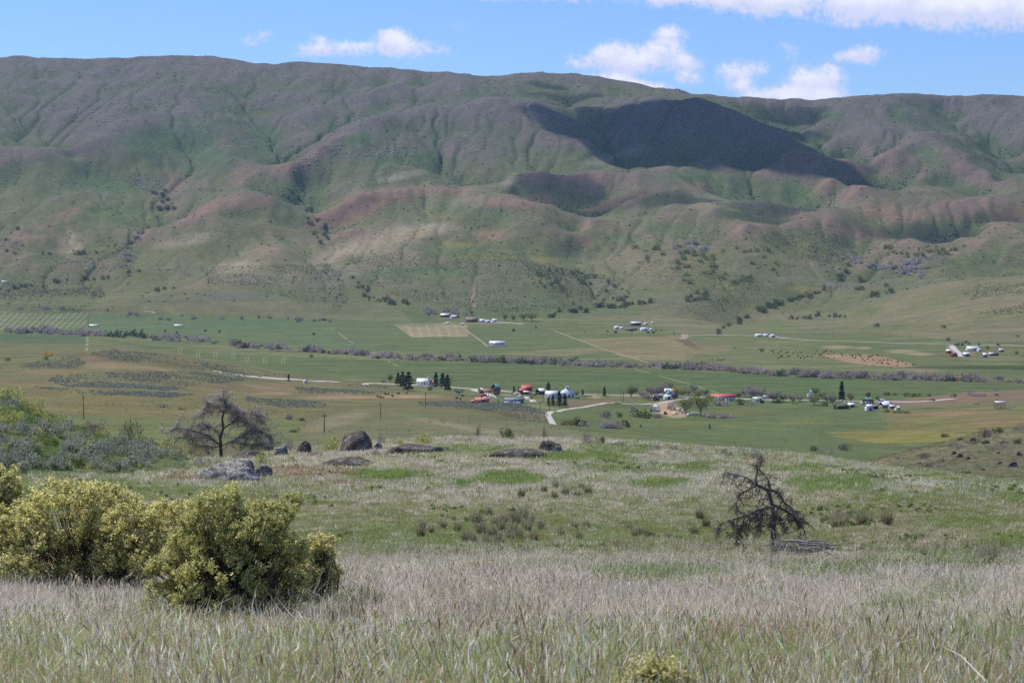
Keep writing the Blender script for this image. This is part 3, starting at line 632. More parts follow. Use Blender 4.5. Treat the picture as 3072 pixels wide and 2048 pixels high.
# ------------------------------------------------------------------ materials
def paint(name, col, rough=.8, spec=.2, var=.10, scale=1.5, metal=0.0, streak=False):
    m = bpy.data.materials.new(name); m.use_nodes = True; N = NT(m.node_tree); N.n.clear()
    o = N.new('ShaderNodeOutputMaterial'); b = N.new('ShaderNodeBsdfPrincipled')
    b.inputs['Roughness'].default_value = rough; b.inputs['Specular IOR Level'].default_value = spec; b.inputs['Metallic'].default_value = metal
    P = N.new('ShaderNodeTexCoord').outputs['Object']
    if streak: P = N.vmath('MULTIPLY', P, (6.0, 6.0, .5))
    n = N.noise(P, scale, 5, .62)
    k = N.math('ADD', 1.0, N.math('MULTIPLY', N.math('SUBTRACT', n, .5), var * 4))
    s = N.vmath('SCALE', (col[0], col[1], col[2])); N.put(s.node.inputs['Scale'], k); N.l.new(s, b.inputs['Base Color'])
    N.l.new(b.outputs[0], o.inputs['Surface'])
    return m
def foliage(name, col, col2=None, transl=.35, var=.25, objvar=.3, scale=1.2):
    m = bpy.data.materials.new(name); m.use_nodes = True; N = NT(m.node_tree); N.n.clear()
    o = N.new('ShaderNodeOutputMaterial'); d = N.new('ShaderNodeBsdfDiffuse'); t = N.new('ShaderNodeBsdfTranslucent'); mx = N.new('ShaderNodeMixShader')
    P = N.new('ShaderNodeTexCoord').outputs['Object']; rnd = N.new('ShaderNodeObjectInfo').outputs['Random']
    n = N.noise(P, scale, 3, .6); n2 = N.noise(P, scale * 9, 2, .6)
    c = N.mix(N.ramp(n2, .38, .62), rgb(*col), rgb(*(col2 or col)))
    k = N.math('ADD', N.math('ADD', 1.0 - objvar * .5, N.math('MULTIPLY', rnd, objvar)), N.math('MULTIPLY', N.math('SUBTRACT', n, .5), var * 4))
    s = N.vmath('SCALE', c); N.put(s.node.inputs['Scale'], k)
    N.l.new(s, d.inputs['Color']); N.l.new(s, t.inputs['Color']); mx.inputs[0].default_value = transl
    N.l.new(d.outputs[0], mx.inputs[1]); N.l.new(t.outputs[0], mx.inputs[2]); N.l.new(mx.outputs[0], o.inputs['Surface'])
    return m
BARK = paint('bark', (.11, .09, .075), .95, .05, .3, 6)
BARK_GREY = paint('weathered_bark', (.21, .185, .17), .95, .05, .3, 8)
F_PINE = foliage('pine_needles', (.030, .048, .026), (.045, .062, .034), .15)
F_SPRUCE = foliage('spruce_needles', (.030, .046, .034), (.045, .060, .045), .15)
F_WILLOW = foliage('bare_willow_twigs', (.43, .37, .355), (.33, .28, .275), .45)
F_ASPEN = foliage('aspen_twigs', (.45, .42, .41), (.35, .325, .32), .45)
F_GREY = foliage('bare_grey_twigs', (.36, .315, .28), (.26, .225, .20), .4)
F_BUD = foliage('budding_twigs', (.27, .255, .125), (.19, .185, .09), .4)
F_REDTWIG = foliage('red_brown_twigs', (.19, .135, .135), (.13, .10, .10), .35)
F_GREEN = foliage('shrub_leaves', (.115, .145, .058), (.15, .175, .07), .4)
F_DARK = foliage('dark_shrub_leaves', (.075, .102, .046), (.10, .128, .056), .35)
F_YGREEN = foliage('spring_leaves', (.21, .235, .075), (.16, .195, .065), .5)
F_YELLOW = foliage('yellow_willow_twigs', (.52, .39, .11), (.42, .31, .10), .45)
F_SAGE = foliage('sage_leaves', (.36, .378, .29), (.25, .27, .20), .45)
F_FARSAGE = foliage('far_sage_leaves', (.165, .175, .15), (.11, .12, .095), .2)
F_BITTER = foliage('bitterbrush_leaves', (.50, .50, .19), (.35, .38, .135), .5, scale=2.0)
F_FLOWER = foliage('bitterbrush_flowers', (.84, .77, .38), (.68, .63, .28), .5, scale=2.0)
F_FORB = foliage('forb_leaves', (.15, .225, .055), (.11, .175, .045), .5)

# ------------------------------------------------------------------ plant shapes
def leaf_cards(P, size, r, elong=1.0, axis=None, jitter=.5):
    """one small quad per point; size array, elong stretches along axis"""
    n = len(P)
    a = r.normal(size=(n, 3))
    if axis is not None: a = axis + a * jitter
    a /= np.linalg.norm(a, axis=1)[:, None] + 1e-9
    b = np.cross(a, r.normal(size=(n, 3))); b /= np.linalg.norm(b, axis=1)[:, None] + 1e-9
    sa = (size * elong)[:, None] * .5; sb = size[:, None] * .5
    V = np.stack([P - a * sa, P + b * sb, P + a * sa, P - b * sb], 1).reshape(-1, 3)
    Fc = np.arange(n * 4).reshape(n, 4)
    return V, Fc
def dome_points(n, r, rx, ry, rz, lumps=7, spread=.45, base=.08, shell=.35):
    """points through a lumpy dome (unit is metres); denser to the outside"""
    th = r.uniform(0, 2 * math.pi, lumps); ph = r.uniform(.1, 1.0, lumps)
    c = np.stack([np.cos(th) * np.sqrt(1 - ph ** 2 * .7) * .55, np.sin(th) * np.sqrt(1 - ph ** 2 * .7) * .55, ph * .52 + base], -1)
    rad = r.uniform(.7, 1.15, lumps) * spread
    k = r.integers(0, lumps, n); d = r.normal(size=(n, 3)); d /= np.linalg.norm(d, axis=1)[:, None]
    q = r.uniform(shell, 1.0, n) ** .6
    p = c[k] + d * (rad[k] * q)[:, None]
    p[:, 2] = np.abs(p[:, 2])
    return p * np.array([rx, ry, rz]), d
def tube(pts, radii, sides=5):
    pts = np.asarray(pts, float); n = len(pts); V = []
    for i in range(n):
        t = pts[min(i + 1, n - 1)] - pts[max(i - 1, 0)]; t /= np.linalg.norm(t) + 1e-9
        a = np.cross(t, (0.31, .95, .07)); a /= np.linalg.norm(a) + 1e-9; b = np.cross(t, a)
        for k in range(sides):
            w = 2 * math.pi * k / sides; V.append(pts[i] + radii[i] * (a * math.cos(w) + b * math.sin(w)))
    Fc = [(i * sides + k, i * sides + (k + 1) % sides, (i + 1) * sides + (k + 1) % sides, (i + 1) * sides + k) for i in range(n - 1) for k in range(sides)]
    return np.array(V), np.array(Fc)
def merge(parts):
    Vs, Fs, o = [], [], 0
    for V, Fc in parts:
        V = np.asarray(V); Fc = np.asarray(Fc)
        if not len(V): continue
        if Fc.shape[1] == 3: Fc = np.concatenate([Fc, Fc[:, 2:3]], 1) if False else np.stack([Fc[:, 0], Fc[:, 1], Fc[:, 2], Fc[:, 2]], -1)
        Vs.append(V); Fs.append(Fc + o); o += len(V)
    return np.concatenate(Vs), np.concatenate(Fs)
def spikes(P0, P1, w, r):
    """thin tapering twigs as three-sided spikes: bases P0, tips P1, base half-width w"""
    n = len(P0); t = P1 - P0; t /= np.linalg.norm(t, axis=1)[:, None] + 1e-9
    a = np.cross(t, r.normal(size=(n, 3))); a /= np.linalg.norm(a, axis=1)[:, None] + 1e-9; b = np.cross(t, a); w = w[:, None]
    V = np.stack([P0 + a * w, P0 + (-.5 * a + .87 * b) * w, P0 + (-.5 * a - .87 * b) * w, P1], 1).reshape(-1, 3)
    i = np.arange(n)[:, None] * 4
    Fc = np.stack([np.concatenate([i + 0, i + 1, i + 3], 1), np.concatenate([i + 1, i + 2, i + 3], 1), np.concatenate([i + 2, i + 0, i + 3], 1)], 1).reshape(-1, 3)
    return V, Fc
def tri_mesh(name, V, Fc):
    return mesh_np(name, V, Fc)

def shrub_mesh(name, seed, n=170, size=.13, elong=1.0, lumps=7, radial=False, squat=1.0):
    """unit shrub: about 1 m half width, 1 m tall"""
    r = np.random.default_rng(seed)
    P, d = dome_points(n, r, 1.0, 1.0, 1.0 * squat, lumps)
    s = size * r.uniform(.6, 1.4, n)
    if radial: V, Fc = leaf_cards(P, s, r, elong, P / (np.linalg.norm(P, axis=1)[:, None] + .01) + np.array([0, 0, .6]), .35)
    else: V, Fc = leaf_cards(P, s, r, elong)
    return mesh_np(name, V, Fc)
def conifer_meshes(seed, ragged=.2, taper=1.0, n=12):
    """unit conifer 1 m tall: trunk and crown meshes"""
    r = np.random.default_rng(seed)
    tv, tf = tube([(0, 0, -.02), (0, 0, .3), (r.uniform(-.01, .01), 0, .97)], [.018, .013, .003], 5)
    parts = []
    for i in range(n):
        z = .13 + .85 * i / n + r.uniform(-.02, .02)
        rad = (.215 * (1 - z) ** .75 * taper + .02) * r.uniform(1 - ragged, 1 + ragged)
        nb = 9
        for k in range(nb):
            w = 2 * math.pi * (k + r.uniform(-.4, .4)) / nb + i; L = rad * r.uniform(.65, 1.2)
            m = 5; q = r.uniform(.25, 1.0, m)
            P = np.stack([np.cos(w) * L * q, np.sin(w) * L * q, z - L * q * .28 + r.uniform(-.018, .018, m)], -1)
            parts.append(leaf_cards(P, .058 * r.uniform(.7, 1.4, m), r, 1.5, np.array([math.cos(w), math.sin(w), -.3]), .6))
    V, Fc = merge(parts)
    return mesh_np('trunk', tv, tf), mesh_np('crown', V, Fc)
def tree_meshes(seed, n=420, spread=.42, leaf=.035, elong=1.0, trunk=.3, twigs=160, upright=.4):
    """unit broadleaf tree 1 m tall: trunk with limbs and twigs, crown of leaf or twig cards"""
    r = np.random.default_rng(seed); parts = []
    parts.append(tube([(0, 0, -.02), (.01, .0, trunk * .6), (r.uniform(-.03, .03), 0, trunk)], [.03, .024, .02], 6))
    tips = []
    for i in range(7):
        w = 2 * math.pi * (i + r.uniform(-.3, .3)) / 7; L = spread * r.uniform(.6, 1.0); h = r.uniform(.45, .95)
        p0 = np.array([0, 0, trunk * r.uniform(.6, 1.0)]); p2 = np.array([math.cos(w) * L, math.sin(w) * L, trunk + (1 - trunk) * h * .85])
        p1 = (p0 + p2) / 2 + np.array([math.cos(w) * L * .1, math.sin(w) * L * .1, -.03 + upright * .1])
        parts.append(tube([p0, p1, p2], [.014, .009, .003], 4))
        for q in np.linspace(.45, 1, 6): tips.append(p0 * (1 - q) ** 2 + 2 * q * (1 - q) * p1 + q * q * p2)
    tips = np.array(tips); k = r.integers(0, len(tips), twigs)
    P0 = tips[k]; P1 = P0 + r.normal(size=(twigs, 3)) * .10 + np.array([0, 0, .05])
    sp = spikes(P0, P1, np.full(twigs, .0035), r); parts.append(sp)
    V, Fc = merge(parts)
    k = r.integers(0, len(tips), n); P = tips[k] + r.normal(size=(n, 3)) * np.array([.085, .085, .075])
    P[:, 2] = np.clip(P[:, 2], trunk * .55, 1.05)
    cv, cf = leaf_cards(P, leaf * r.uniform(.6, 1.4, n), r, elong, np.array([0, 0, 1.0]) if elong > 1.2 else None, .7)
    mt = mesh_np('trunk', V, Fc); mt.validate()
    return mt, mesh_np('crown', cv, cf)

SHRUB = [shrub_mesh('shrub', 10 + i, 190, .17, 1.0, 6 + i) for i in range(5)]
TWIGGY = [shrub_mesh('willow', 30 + i, 260, .085, 4.2, 7 + i, True) for i in range(5)]
PINE = [conifer_meshes(50 + i, .35, 1.15) for i in range(3)]
SPRUCE = [conifer_meshes(60, .18, .95, 15)]
TREE_BARE = [tree_meshes(70 + i, 1000, .42, .030, 3.6, .2, 300) for i in range(3)]
TREE_LEAF = [tree_meshes(80 + i, 1000, .40, .046, 1.0, .22, 120) for i in range(3)]
TREE_TALL = [tree_meshes(90 + i, 800, .22, .038, 1.6, .18, 160) for i in range(2)]
def with_mat(me, mat, cache={}):
    k = (me.name, mat.name)
    if k not in cache:
        c = me.copy(); c.materials.clear(); c.materials.append(mat); cache[k] = c
    return cache[k]
def bush(name, px, py, wpx, hpx, mat, label, cat='shrub', group=None, shapes=None, dmin=420, pos=None):
    """a shrub whose foot stands at pixel (px, py); width and height in photograph pixels"""
    p = pos or at(px, py, dmin); k = ppm(p)
    o = link(name, with_mat(random.choice(shapes or SHRUB), mat), None, None, p - Vector((0, 0, .12 * hpx / k)))
    sx = wpx / k * .5 / .92; o.scale = (sx, sx * random.uniform(.75, 1.1), hpx / k / .98); o.rotation_euler = (0, 0, random.uniform(0, 6.28))
    return tag(o, label, cat, group)
def tree(name, px, py, hpx, mat, label, kind, group=None, bark=BARK, widen=1.0, dmin=420, cat='tree', pos=None):
    p = pos or at(px, py, dmin); k = ppm(p); H = hpx / k
    root = empty(name, p, random.uniform(0, 6.28)); root.scale = (H * widen, H * widen, H)
    t, c = random.choice(kind)
    link('trunk', with_mat(t, bark), None, root); link('crown', with_mat(c, mat), None, root)
    return tag(root, label, cat, group)
# ------------------------------------------------------------------ roads and tracks laid on the ground
ROADM = paint('pale_gravel', (.44, .41, .37), .95, .1, .12, .6); DIRTM = paint('dirt', (.25, .205, .145), .95, .1, .2, .6); DRYM = paint('dry_grass_edge', (.215, .205, .12), .95, .05, .25, .8); EARTHM = paint('bare_earth', (.22, .165, .115), .95, .05, .2, .5)
WATERM = paint('creek_water', (.05, .07, .11), .08, .5, .05, .2)
def ribbon(name, pts, width, mat, dmin=420, lift=.06, kind='structure', n=26, gap=None):
    P = [at(x, y, dmin) for x, y in pts]; Q = []
    for a, b in zip(P[:-1], P[1:]):
        m = max(3, int((b - a).length / 9)); m = min(m, n * 4)
        for i in range(m): Q.append(a.lerp(b, i / m))
    Q.append(P[-1]); Q = np.array([q[:] for q in Q])
    for _ in range(6): Q[1:-1] = (Q[:-2] + 2 * Q[1:-1] + Q[2:]) / 4
    T_ = np.gradient(Q[:, :2], axis=0); T_ /= np.linalg.norm(T_, axis=1)[:, None] + 1e-9; Nn = np.stack([-T_[:, 1], T_[:, 0]], -1)
    wv = width * (1 + .18 * fbm(np.arange(len(Q)) * .21, np.zeros(len(Q)), 3, 5)) * .5
    V = []
    for s in (-1, -.33, .33, 1):
        xy = Q[:, :2] + Nn * (wv * s)[:, None]; V.append(np.concatenate([xy, (ground_z(xy[:, 0], xy[:, 1]) + lift + (.0 if abs(s) == 1 else .05))[:, None]], 1))
    m = len(Q); V = np.concatenate(V); Fc = [(k * m + i, k * m + i + 1, (k + 1) * m + i + 1, (k + 1) * m + i) for k in range(3) for i in range(m - 1)]
    if gap: Fc = [f for f in Fc if vnoise(np.array([(f[0] % m) * .35]), np.array([3.0]), gap)[0] > .38]
    o = link(name, mesh_np(name, V, np.array(Fc), True), mat); tag(o, kind=kind); return o
ribbon('road', [(640, 1113), (760, 1131), (880, 1138), (1000, 1146), (1100, 1147), (1180, 1152), (1240, 1155), (1300, 1157), (1400, 1165), (1500, 1171), (1560, 1177), (1640, 1181), (1760, 1183), (1900, 1186), (2100, 1192), (2300, 1198), (2420, 1200), (2560, 1203), (2700, 1206), (2780, 1205), (2860, 1196)], 9, ROADM, 1500, .12)
ribbon('gravel_drive', [(1420, 1168), (1446, 1176), (1474, 1186), (1482, 1193)], 8, ROADM, 1500, .10)
ribbon('gravel_drive', [(1505, 1184), (1560, 1186), (1580, 1190), (1604, 1206)], 5, ROADM, 1500, .08)
ribbon('dirt_track', [(1856, 1206), (1800, 1213), (1740, 1222), (1680, 1230), (1652, 1235), (1642, 1241), (1646, 1250), (1654, 1260), (1662, 1276), (1664, 1281)], 4.6, ROADM, 1380, .08)
ribbon('gravel_drive', [(1866, 1211), (1920, 1214), (1990, 1207), (2020, 1202), (2060, 1195)], 7, ROADM, 1500, .10)
ribbon('road', [(2040, 1008), (2160, 1004), (2310, 1007), (2360, 1015), (2440, 1021), (2550, 1024), (2700, 1029), (2850, 1033), (2980, 1034), (3072, 1037), (3200, 1042)], 7, ROADM, 2300, .12)
ribbon('dirt_track', [(1350, 968), (1384, 980), (1404, 994), (1428, 1012), (1448, 1026), (1462, 1040)], 4, DIRTM, 2300, .10)
ribbon('dirt_track', [(1660, 991), (1720, 1014), (1790, 1040), (1860, 1062), (1930, 1084), (1985, 1096)], 4.5, DIRTM, 2300, .10)
ribbon('dirt_track', [(1186, 974), (1260, 973), (1330, 972), (1345, 965)], 6, ROADM, 2300, .10)
ribbon('dirt_track', [(1420, 930), (1424, 915), (1412, 902), (1422, 884), (1424, 865), (1418, 850)], 7, EARTHM, 2300, .2)
ribbon('dirt_track', [(2052, 1002), (2056, 1010), (2046, 1018)], 12, DIRTM, 2300, .10)
ribbon('dirt_track', [(430, 935), (458, 932), (464, 940)], 8, DIRTM, 2300, .2)
ribbon('gravel_drive', [(2856, 1036), (2862, 1046), (2876, 1058), (2886, 1070)], 8, ROADM, 2300, .1)
ribbon('gravel_drive', [(1480, 966), (1530, 968), (1570, 972)], 8, ROADM, 2300, .1)
for pts, w in (([(262, 1008), (262, 1030), (260, 1052)], 7), ([(0, 1033), (120, 1034), (256, 1038)], 4), ([(1905, 1108), (1990, 1130), (2080, 1155), (2160, 1180)], 4.5), ([(2680, 1151), (2760, 1160), (2870, 1166), (2960, 1170), (3072, 1172), (3200, 1174)], 5),
               ([(1160, 1082), (1200, 1100), (1212, 1106)], 5), ([(2050, 1122), (2120, 1128), (2190, 1130)], 3), ([(1030, 1010), (1190, 1013), (1400, 1015)], 3), ([(1480, 1018), (1640, 1018)], 2.5), ([(1940, 1285), (2100, 1286), (2280, 1289)], 1.6), ([(990, 985), (1026, 1006), (1060, 1030)], 5)):
    ribbon('field_edge', pts, w * .6, DRYM, 1250, .06, gap=3 + int(w))
ribbon('creek', [(500, 1020), (545, 1026), (590, 1026)], 22, WATERM, 2300, .08); ribbon('creek', [(815, 1052), (862, 1054), (905, 1056)], 22, WATERM, 2300, .08)

for i, (x, y) in enumerate([(540, 1048), (595, 1060), (645, 1062), (700, 1066), (740, 1078), (795, 1078), (850, 1080)]):
    for o_ in (0, 8): ribbon('wheel_tracks', [(x + o_, y - 8), (x + o_ - 5, y + 2), (x + o_ - 3, y + 12)], .9, DRYM, 2000, .05)
# ------------------------------------------------------------------ buildings
P_WHITE = paint('white_paint', (.72, .72, .72), .7, .3, .06, .8); P_CREAM = paint('cream_paint', (.62, .60, .54), .7, .3, .06, .8); P_RED = paint('barn_red_paint', (.26, .05, .045), .75, .2, .12, .8); P_BRED = paint('red_metal_roofing', (.42, .095, .075), .55, .3, .08, .7)
P_SALMON = paint('faded_red_roofing', (.46, .15, .115), .6, .25, .08, .7); P_STEEL = paint('galvanised_roofing', (.62, .64, .68), .4, .5, .08, .6, .0, True); P_BLUEROOF = paint('blue_grey_roofing', (.17, .19, .25), .7, .2, .08, .8); P_BLUE = paint('blue_grey_siding', (.20, .26, .33), .75, .2, .06, .8)
P_BROWN = paint('weathered_boards', (.10, .075, .062), .9, .1, .25, 1.2, 0, True); P_GREYWOOD = paint('grey_boards', (.21, .185, .17), .9, .1, .25, 1.2, 0, True); P_GREEN = paint('green_roofing', (.07, .20, .17), .55, .3, .08, .7); P_SAGEROOF = paint('pale_green_roofing', (.19, .30, .22), .6, .3, .08, .7)
P_ORANGE = paint('orange_shingles', (.55, .22, .12), .8, .2, .1, .8); P_GLASS = paint('dark_glass', (.03, .035, .045), .15, .5, .05); P_DARK = paint('dark_opening', (.025, .023, .022), .95, .05, .1); P_LAV = paint('pale_blue_roofing', (.50, .53, .66), .55, .4, .05, .7)
P_BUS = paint('bus_orange', (.62, .25, .03), .5, .4, .05); P_RUST = paint('rusty_steel', (.26, .12, .07), .85, .2, .25, 2); P_POST = paint('pole_wood', (.075, .06, .05), .9, .1, .2, 3); P_TYRE = paint('tyre_rubber', (.02, .02, .02), .9, .1, .05); P_TEAL = paint('teal_tarpaulin', (.06, .22, .24), .7, .2, .1); P_VAN = paint('silver_blue_paint', (.33, .38, .46), .4, .5, .05); P_YELLOW = paint('machine_yellow', (.45, .30, .06), .6, .3, .15); P_CONC = paint('concrete', (.38, .36, .33), .9, .1, .1)

def bx(x0, x1, y0, y1, z0, z1):
    v = np.array([(x0, y0, z0), (x1, y0, z0), (x1, y1, z0), (x0, y1, z0), (x0, y0, z1), (x1, y0, z1), (x1, y1, z1), (x0, y1, z1)], float)
    f = np.array([(0, 3, 2, 1), (4, 5, 6, 7), (0, 1, 5, 4), (1, 2, 6, 5), (2, 3, 7, 6), (3, 0, 4, 7)]); return v, f
def part(name, geo, mat, parent):
    V, Fc = merge(geo if isinstance(geo, list) else [geo])
    me = mesh_np(name, V, Fc)
    if any(len(set(f)) < 4 for f in Fc.tolist()): me.validate()
    return link(name, me, mat, parent)
def gable_walls(L, W, h, rise):
    v = np.array([(-L/2, -W/2, -.5), (L/2, -W/2, -.5), (L/2, W/2, -.5), (-L/2, W/2, -.5), (-L/2, -W/2, h), (L/2, -W/2, h), (L/2, W/2, h), (-L/2, W/2, h), (-L/2, 0, h + rise), (L/2, 0, h + rise)], float)
    q = [(0, 1, 5, 4), (2, 3, 7, 6), (3, 0, 4, 7), (1, 2, 6, 5), (4, 5, 9, 8), (6, 7, 8, 9), (7, 4, 8, 8), (5, 6, 9, 9)]
    return v, np.array(q)
def gable_roof(L, W, h, rise, ov=.5, th=.16):
    """two pitched slabs with thickness, ridge along x"""
    s = rise / (W / 2); out = []
    for sg in (-1, 1):
        y1 = sg * (W / 2 + ov); z1 = h - s * ov
        v = np.array([(-L/2 - ov, 0, h + rise), (L/2 + ov, 0, h + rise), (L/2 + ov, y1, z1), (-L/2 - ov, y1, z1)], float)
        up = v + np.array([0, 0, th + .03]); V = np.concatenate([v + np.array([0, 0, .03]), up])
        out.append((V, np.array([(0, 1, 2, 3), (7, 6, 5, 4), (0, 4, 5, 1), (1, 5, 6, 2), (2, 6, 7, 3), (3, 7, 4, 0)])))
    return out
def opening(name, parent, x, z, w, h, y, mat=None, side='front', glass=True):
    """a window or door standing 5 cm proud of a wall: a frame with its pane set in"""
    mat = mat or P_WHITE
    if side == 'front': g = bx(x - w/2, x + w/2, y - .06, y + .05, z - h/2, z + h/2); p = bx(x - w/2 + .1, x + w/2 - .1, y - .075, y - .03, z - h/2 + .1, z + h/2 - .1)
    else: g = bx(y - .06, y + .05, x - w/2, x + w/2, z - h/2, z + h/2); p = bx(y - .075, y - .03, x - w/2 + .1, x + w/2 - .1, z - h/2 + .1, z + h/2 - .1)
    o = part(name, g, mat, parent)
    if glass: part('pane', p, P_GLASS, o)
    return o
def gable_building(name, px, py, lpx, W, h, rise, wall, roof, label, cat='house', rz=0.0, group=None, wins=0, door=True, dmin=1200, winmat=None, endwin=0, win=(1.0, 1.3), doormat=None, chimney=False):
    """lpx: length along the ridge in photograph pixels; front (towards the viewer) is local -y"""
    p = at(px, py, dmin); L = lpx / ppm(p)
    p = p + Vector((0, W * .5, 0)); p.z = float(ground_z(p.x, p.y)); p.z = min(p.z, float(ground_z(p.x, p.y - W * .5)))
    r = empty(name, p, rz); tag(r, label, cat, group)
    part('wall', gable_walls(L, W, h, rise), wall, r)
    rf = part('roof', gable_roof(L, W, h, rise, .35), roof, r)
    for i in range(wins):
        x = -L/2 + L * (i + .5) / wins
        if door and i == wins // 2: opening('door', r, x, 1.05, 1.0, 2.1, -W/2, doormat or P_BROWN, glass=False)
        else: opening('window', r, x, h * .55, win[0], win[1], -W/2, winmat)
    for i in range(endwin): opening('window', r, -W/2 + W * (i + .5) / endwin, h * .55, win[0], win[1], -L/2, winmat, 'end')
    if wins == 0 and door: opening('door', r, L * .12, min(h, 2.6) * .5, min(2.4, L * .3), min(h, 2.6), -W/2, doormat or P_DARK, glass=False)
    if chimney: part('chimney', bx(L * .2, L * .2 + .7, .4, 1.1, h, h + rise + 1.0), P_CONC, rf)
    return r, L, W

R = math.radians
# the white church with a steeple beside the road
ch, L, W = gable_building('church', 1271, 1156, 40, 8.0, 4.0, 3.6, P_WHITE, P_STEEL, 'white church with pale metal roof and orange capped steeple beside the road', 'church', R(-9), None, 4, False, 1500, P_LAV, 2, (.9, 2.1))
st = part('steeple', [bx(L/2 - 2.6, L/2, -W/2 - .25, -W/2 + 2.35, -.4, 9.6), bx(L/2 - 2.75, L/2 + .15, -W/2 - .40, -W/2 + 2.5, 9.6, 9.85)], P_WHITE, ch)
v = np.array([(L/2 - 2.9, -W/2 - .55, 9.86), (L/2 + .3, -W/2 - .55, 9.86), (L/2 + .3, -W/2 + 2.65, 9.86), (L/2 - 2.9, -W/2 + 2.65, 9.86), (L/2 - 1.3, -W/2 + 1.05, 13.6)]); part('cap', (v, np.array([(0, 3, 2, 1), (0, 1, 4, 4), (1, 2, 4, 4), (2, 3, 4, 4), (3, 0, 4, 4)])), P_ORANGE, st)
part('belfry_opening', bx(L/2 - 1.9, L/2 - .7, -W/2 - .3, -W/2 - .2, 7.4, 9.0), P_DARK, st)
wg = part('porch_wing', [(np.asarray(a[0]) + np.array([L/2 + 2.4, .6, 0]), a[1]) for a in [gable_walls(4.2, 4.6, 3.1, 1.9)]], P_WHITE, ch)
part('porch_roof', [(a[0] + np.array([L/2 + 2.4, .6, 0]), a[1]) for a in gable_roof(4.2, 4.6, 3.1, 1.9, .3)], P_ORANGE, ch)
opening('door', ch, L/2 + 2.6, 1.1, 1.3, 2.2, -1.7, P_BROWN, glass=False)
# schoolhouse with a cupola
p = at(1702, 1194, 1500); k = ppm(p); Wd = 39 / k; p.y += Wd / 2; p.z = float(ground_z(p.x, p.y - Wd / 2))
sh = empty('schoolhouse', p, R(14)); tag(sh, 'white schoolhouse with hipped pale roof and square cupola', 'schoolhouse')
part('wall', bx(-Wd/2, Wd/2, -Wd/2, Wd/2, -.5, 4.6), P_WHITE, sh)
a = Wd/2 + .5; c = 1.2
rf = part('roof', (np.array([(-a, -a, 4.5), (a, -a, 4.5), (a, a, 4.5), (-a, a, 4.5), (-a, -a, 4.75), (a, -a, 4.75), (a, a, 4.75), (-a, a, 4.75), (-c, -c, 9.0), (c, -c, 9.0), (c, c, 9.0), (-c, c, 9.0)]), np.array([(0, 3, 2, 1), (0, 1, 5, 4), (1, 2, 6, 5), (2, 3, 7, 6), (3, 0, 4, 7), (4, 5, 9, 8), (5, 6, 10, 9), (6, 7, 11, 10), (7, 4, 8, 11), (8, 9, 10, 11)])), P_LAV, sh)
cu = part('cupola', [bx(-1.3, 1.3, -1.3, 1.3, 8.8, 11.0), bx(-1.6, 1.6, -1.6, 1.6, 11.0, 11.2)], P_WHITE, sh)
part('cupola_roof', (np.array([(-1.7, -1.7, 11.21), (1.7, -1.7, 11.21), (1.7, 1.7, 11.21), (-1.7, 1.7, 11.21), (0, 0, 12.6)]), np.array([(0, 3, 2, 1), (0, 1, 4, 4), (1, 2, 4, 4), (2, 3, 4, 4), (3, 0, 4, 4)])), P_WHITE, cu)
part('louvre', bx(-.7, .7, -1.36, -1.28, 9.3, 10.7), P_GREYWOOD, cu)
for x in (-Wd * .30, Wd * .02, Wd * .30): opening('window', sh, x, 2.5, 1.5, 2.6, -Wd/2)
for x in (-2.5, 2.5): opening('window', sh, x, 2.5, 1.3, 2.4, -Wd/2, None, 'end')
gable_building('annex', 1656, 1194, 37, 8.5, 4.2, 2.8, P_WHITE, P_STEEL, 'long white hall with pale roof standing left of the schoolhouse', 'hall', R(-12), None, 4, True, 1500, None, 2, (1.1, 1.5), P_WHITE)
gable_building('cabin', 1487, 1174, 17, 8.5, 3.6, 4.4, P_BROWN, P_GREEN, 'tall brown cabin with steep green metal roof beside the road', 'cabin', R(58), None, 2, False, 1500)
gable_building('low_shed', 1446, 1208, 42, 7.5, 2.6, 1.9, P_SALMON, P_SALMON, 'long low shed with faded red roof behind the sagebrush', 'shed', R(2), None, 0, True, 1500)
gable_building('low_shed', 1419, 1209, 11, 5, 1.8, .9, P_RED, P_SALMON, 'small red lean-to at the left end of the long red shed', 'shed', R(2), None, 0, False, 1500)
bh, L, W = gable_building('bungalow', 1543, 1209, 57, 8.5, 2.9, 1.9, P_BLUE, P_BLUEROOF, 'long blue-grey bungalow with white centre gable below the red-roofed lodge', 'house', R(-3), None, 6, True, 1500, None, 0, (1.4, 1.3), P_WHITE)
q = part('porch_gable', [(a[0] @ np.array([[0, 1, 0], [-1, 0, 0], [0, 0, 1]], float) + np.array([1.2, -W/2 - .9, 0]), a[1]) for a in [gable_walls(2.4, 4.2, 2.7, 1.3)]], P_WHITE, bh)
part('porch_roof', [(a[0] @ np.array([[0, 1, 0], [-1, 0, 0], [0, 0, 1]], float) + np.array([1.2, -W/2 - .7, 0]), a[1]) for a in gable_roof(3.0, 4.2, 2.7, 1.3, .3)], P_BLUEROOF, bh)
lo, L, W = gable_building('lodge', 1580, 1182, 32, 9, 6.0, 3.0, P_RED, P_BRED, 'two-storey dark red lodge with bright red metal roof', 'house', R(3), None, 5, True, 1500, None, 1, (1.1, 1.2), P_WHITE, True)
part('side_wing', [(np.asarray(a[0]) + np.array([-L * .42, -W * .5, 0]), a[1]) for a in [gable_walls(6.5, 6, 4.2, 1.8)]], P_RED, lo)
part('wing_roof', [(a[0] + np.array([-L * .42, -W * .5, 0]), a[1]) for a in gable_roof(6.5, 6, 4.2, 1.8, .4)], P_BRED, lo)
part('porch_roof', [(a[0] + np.array([-L * .12, -W * .5 - 3.4, 0]), a[1]) for a in gable_roof(5, 4.2, 2.7, 1.0, .3)], P_WHITE, lo)
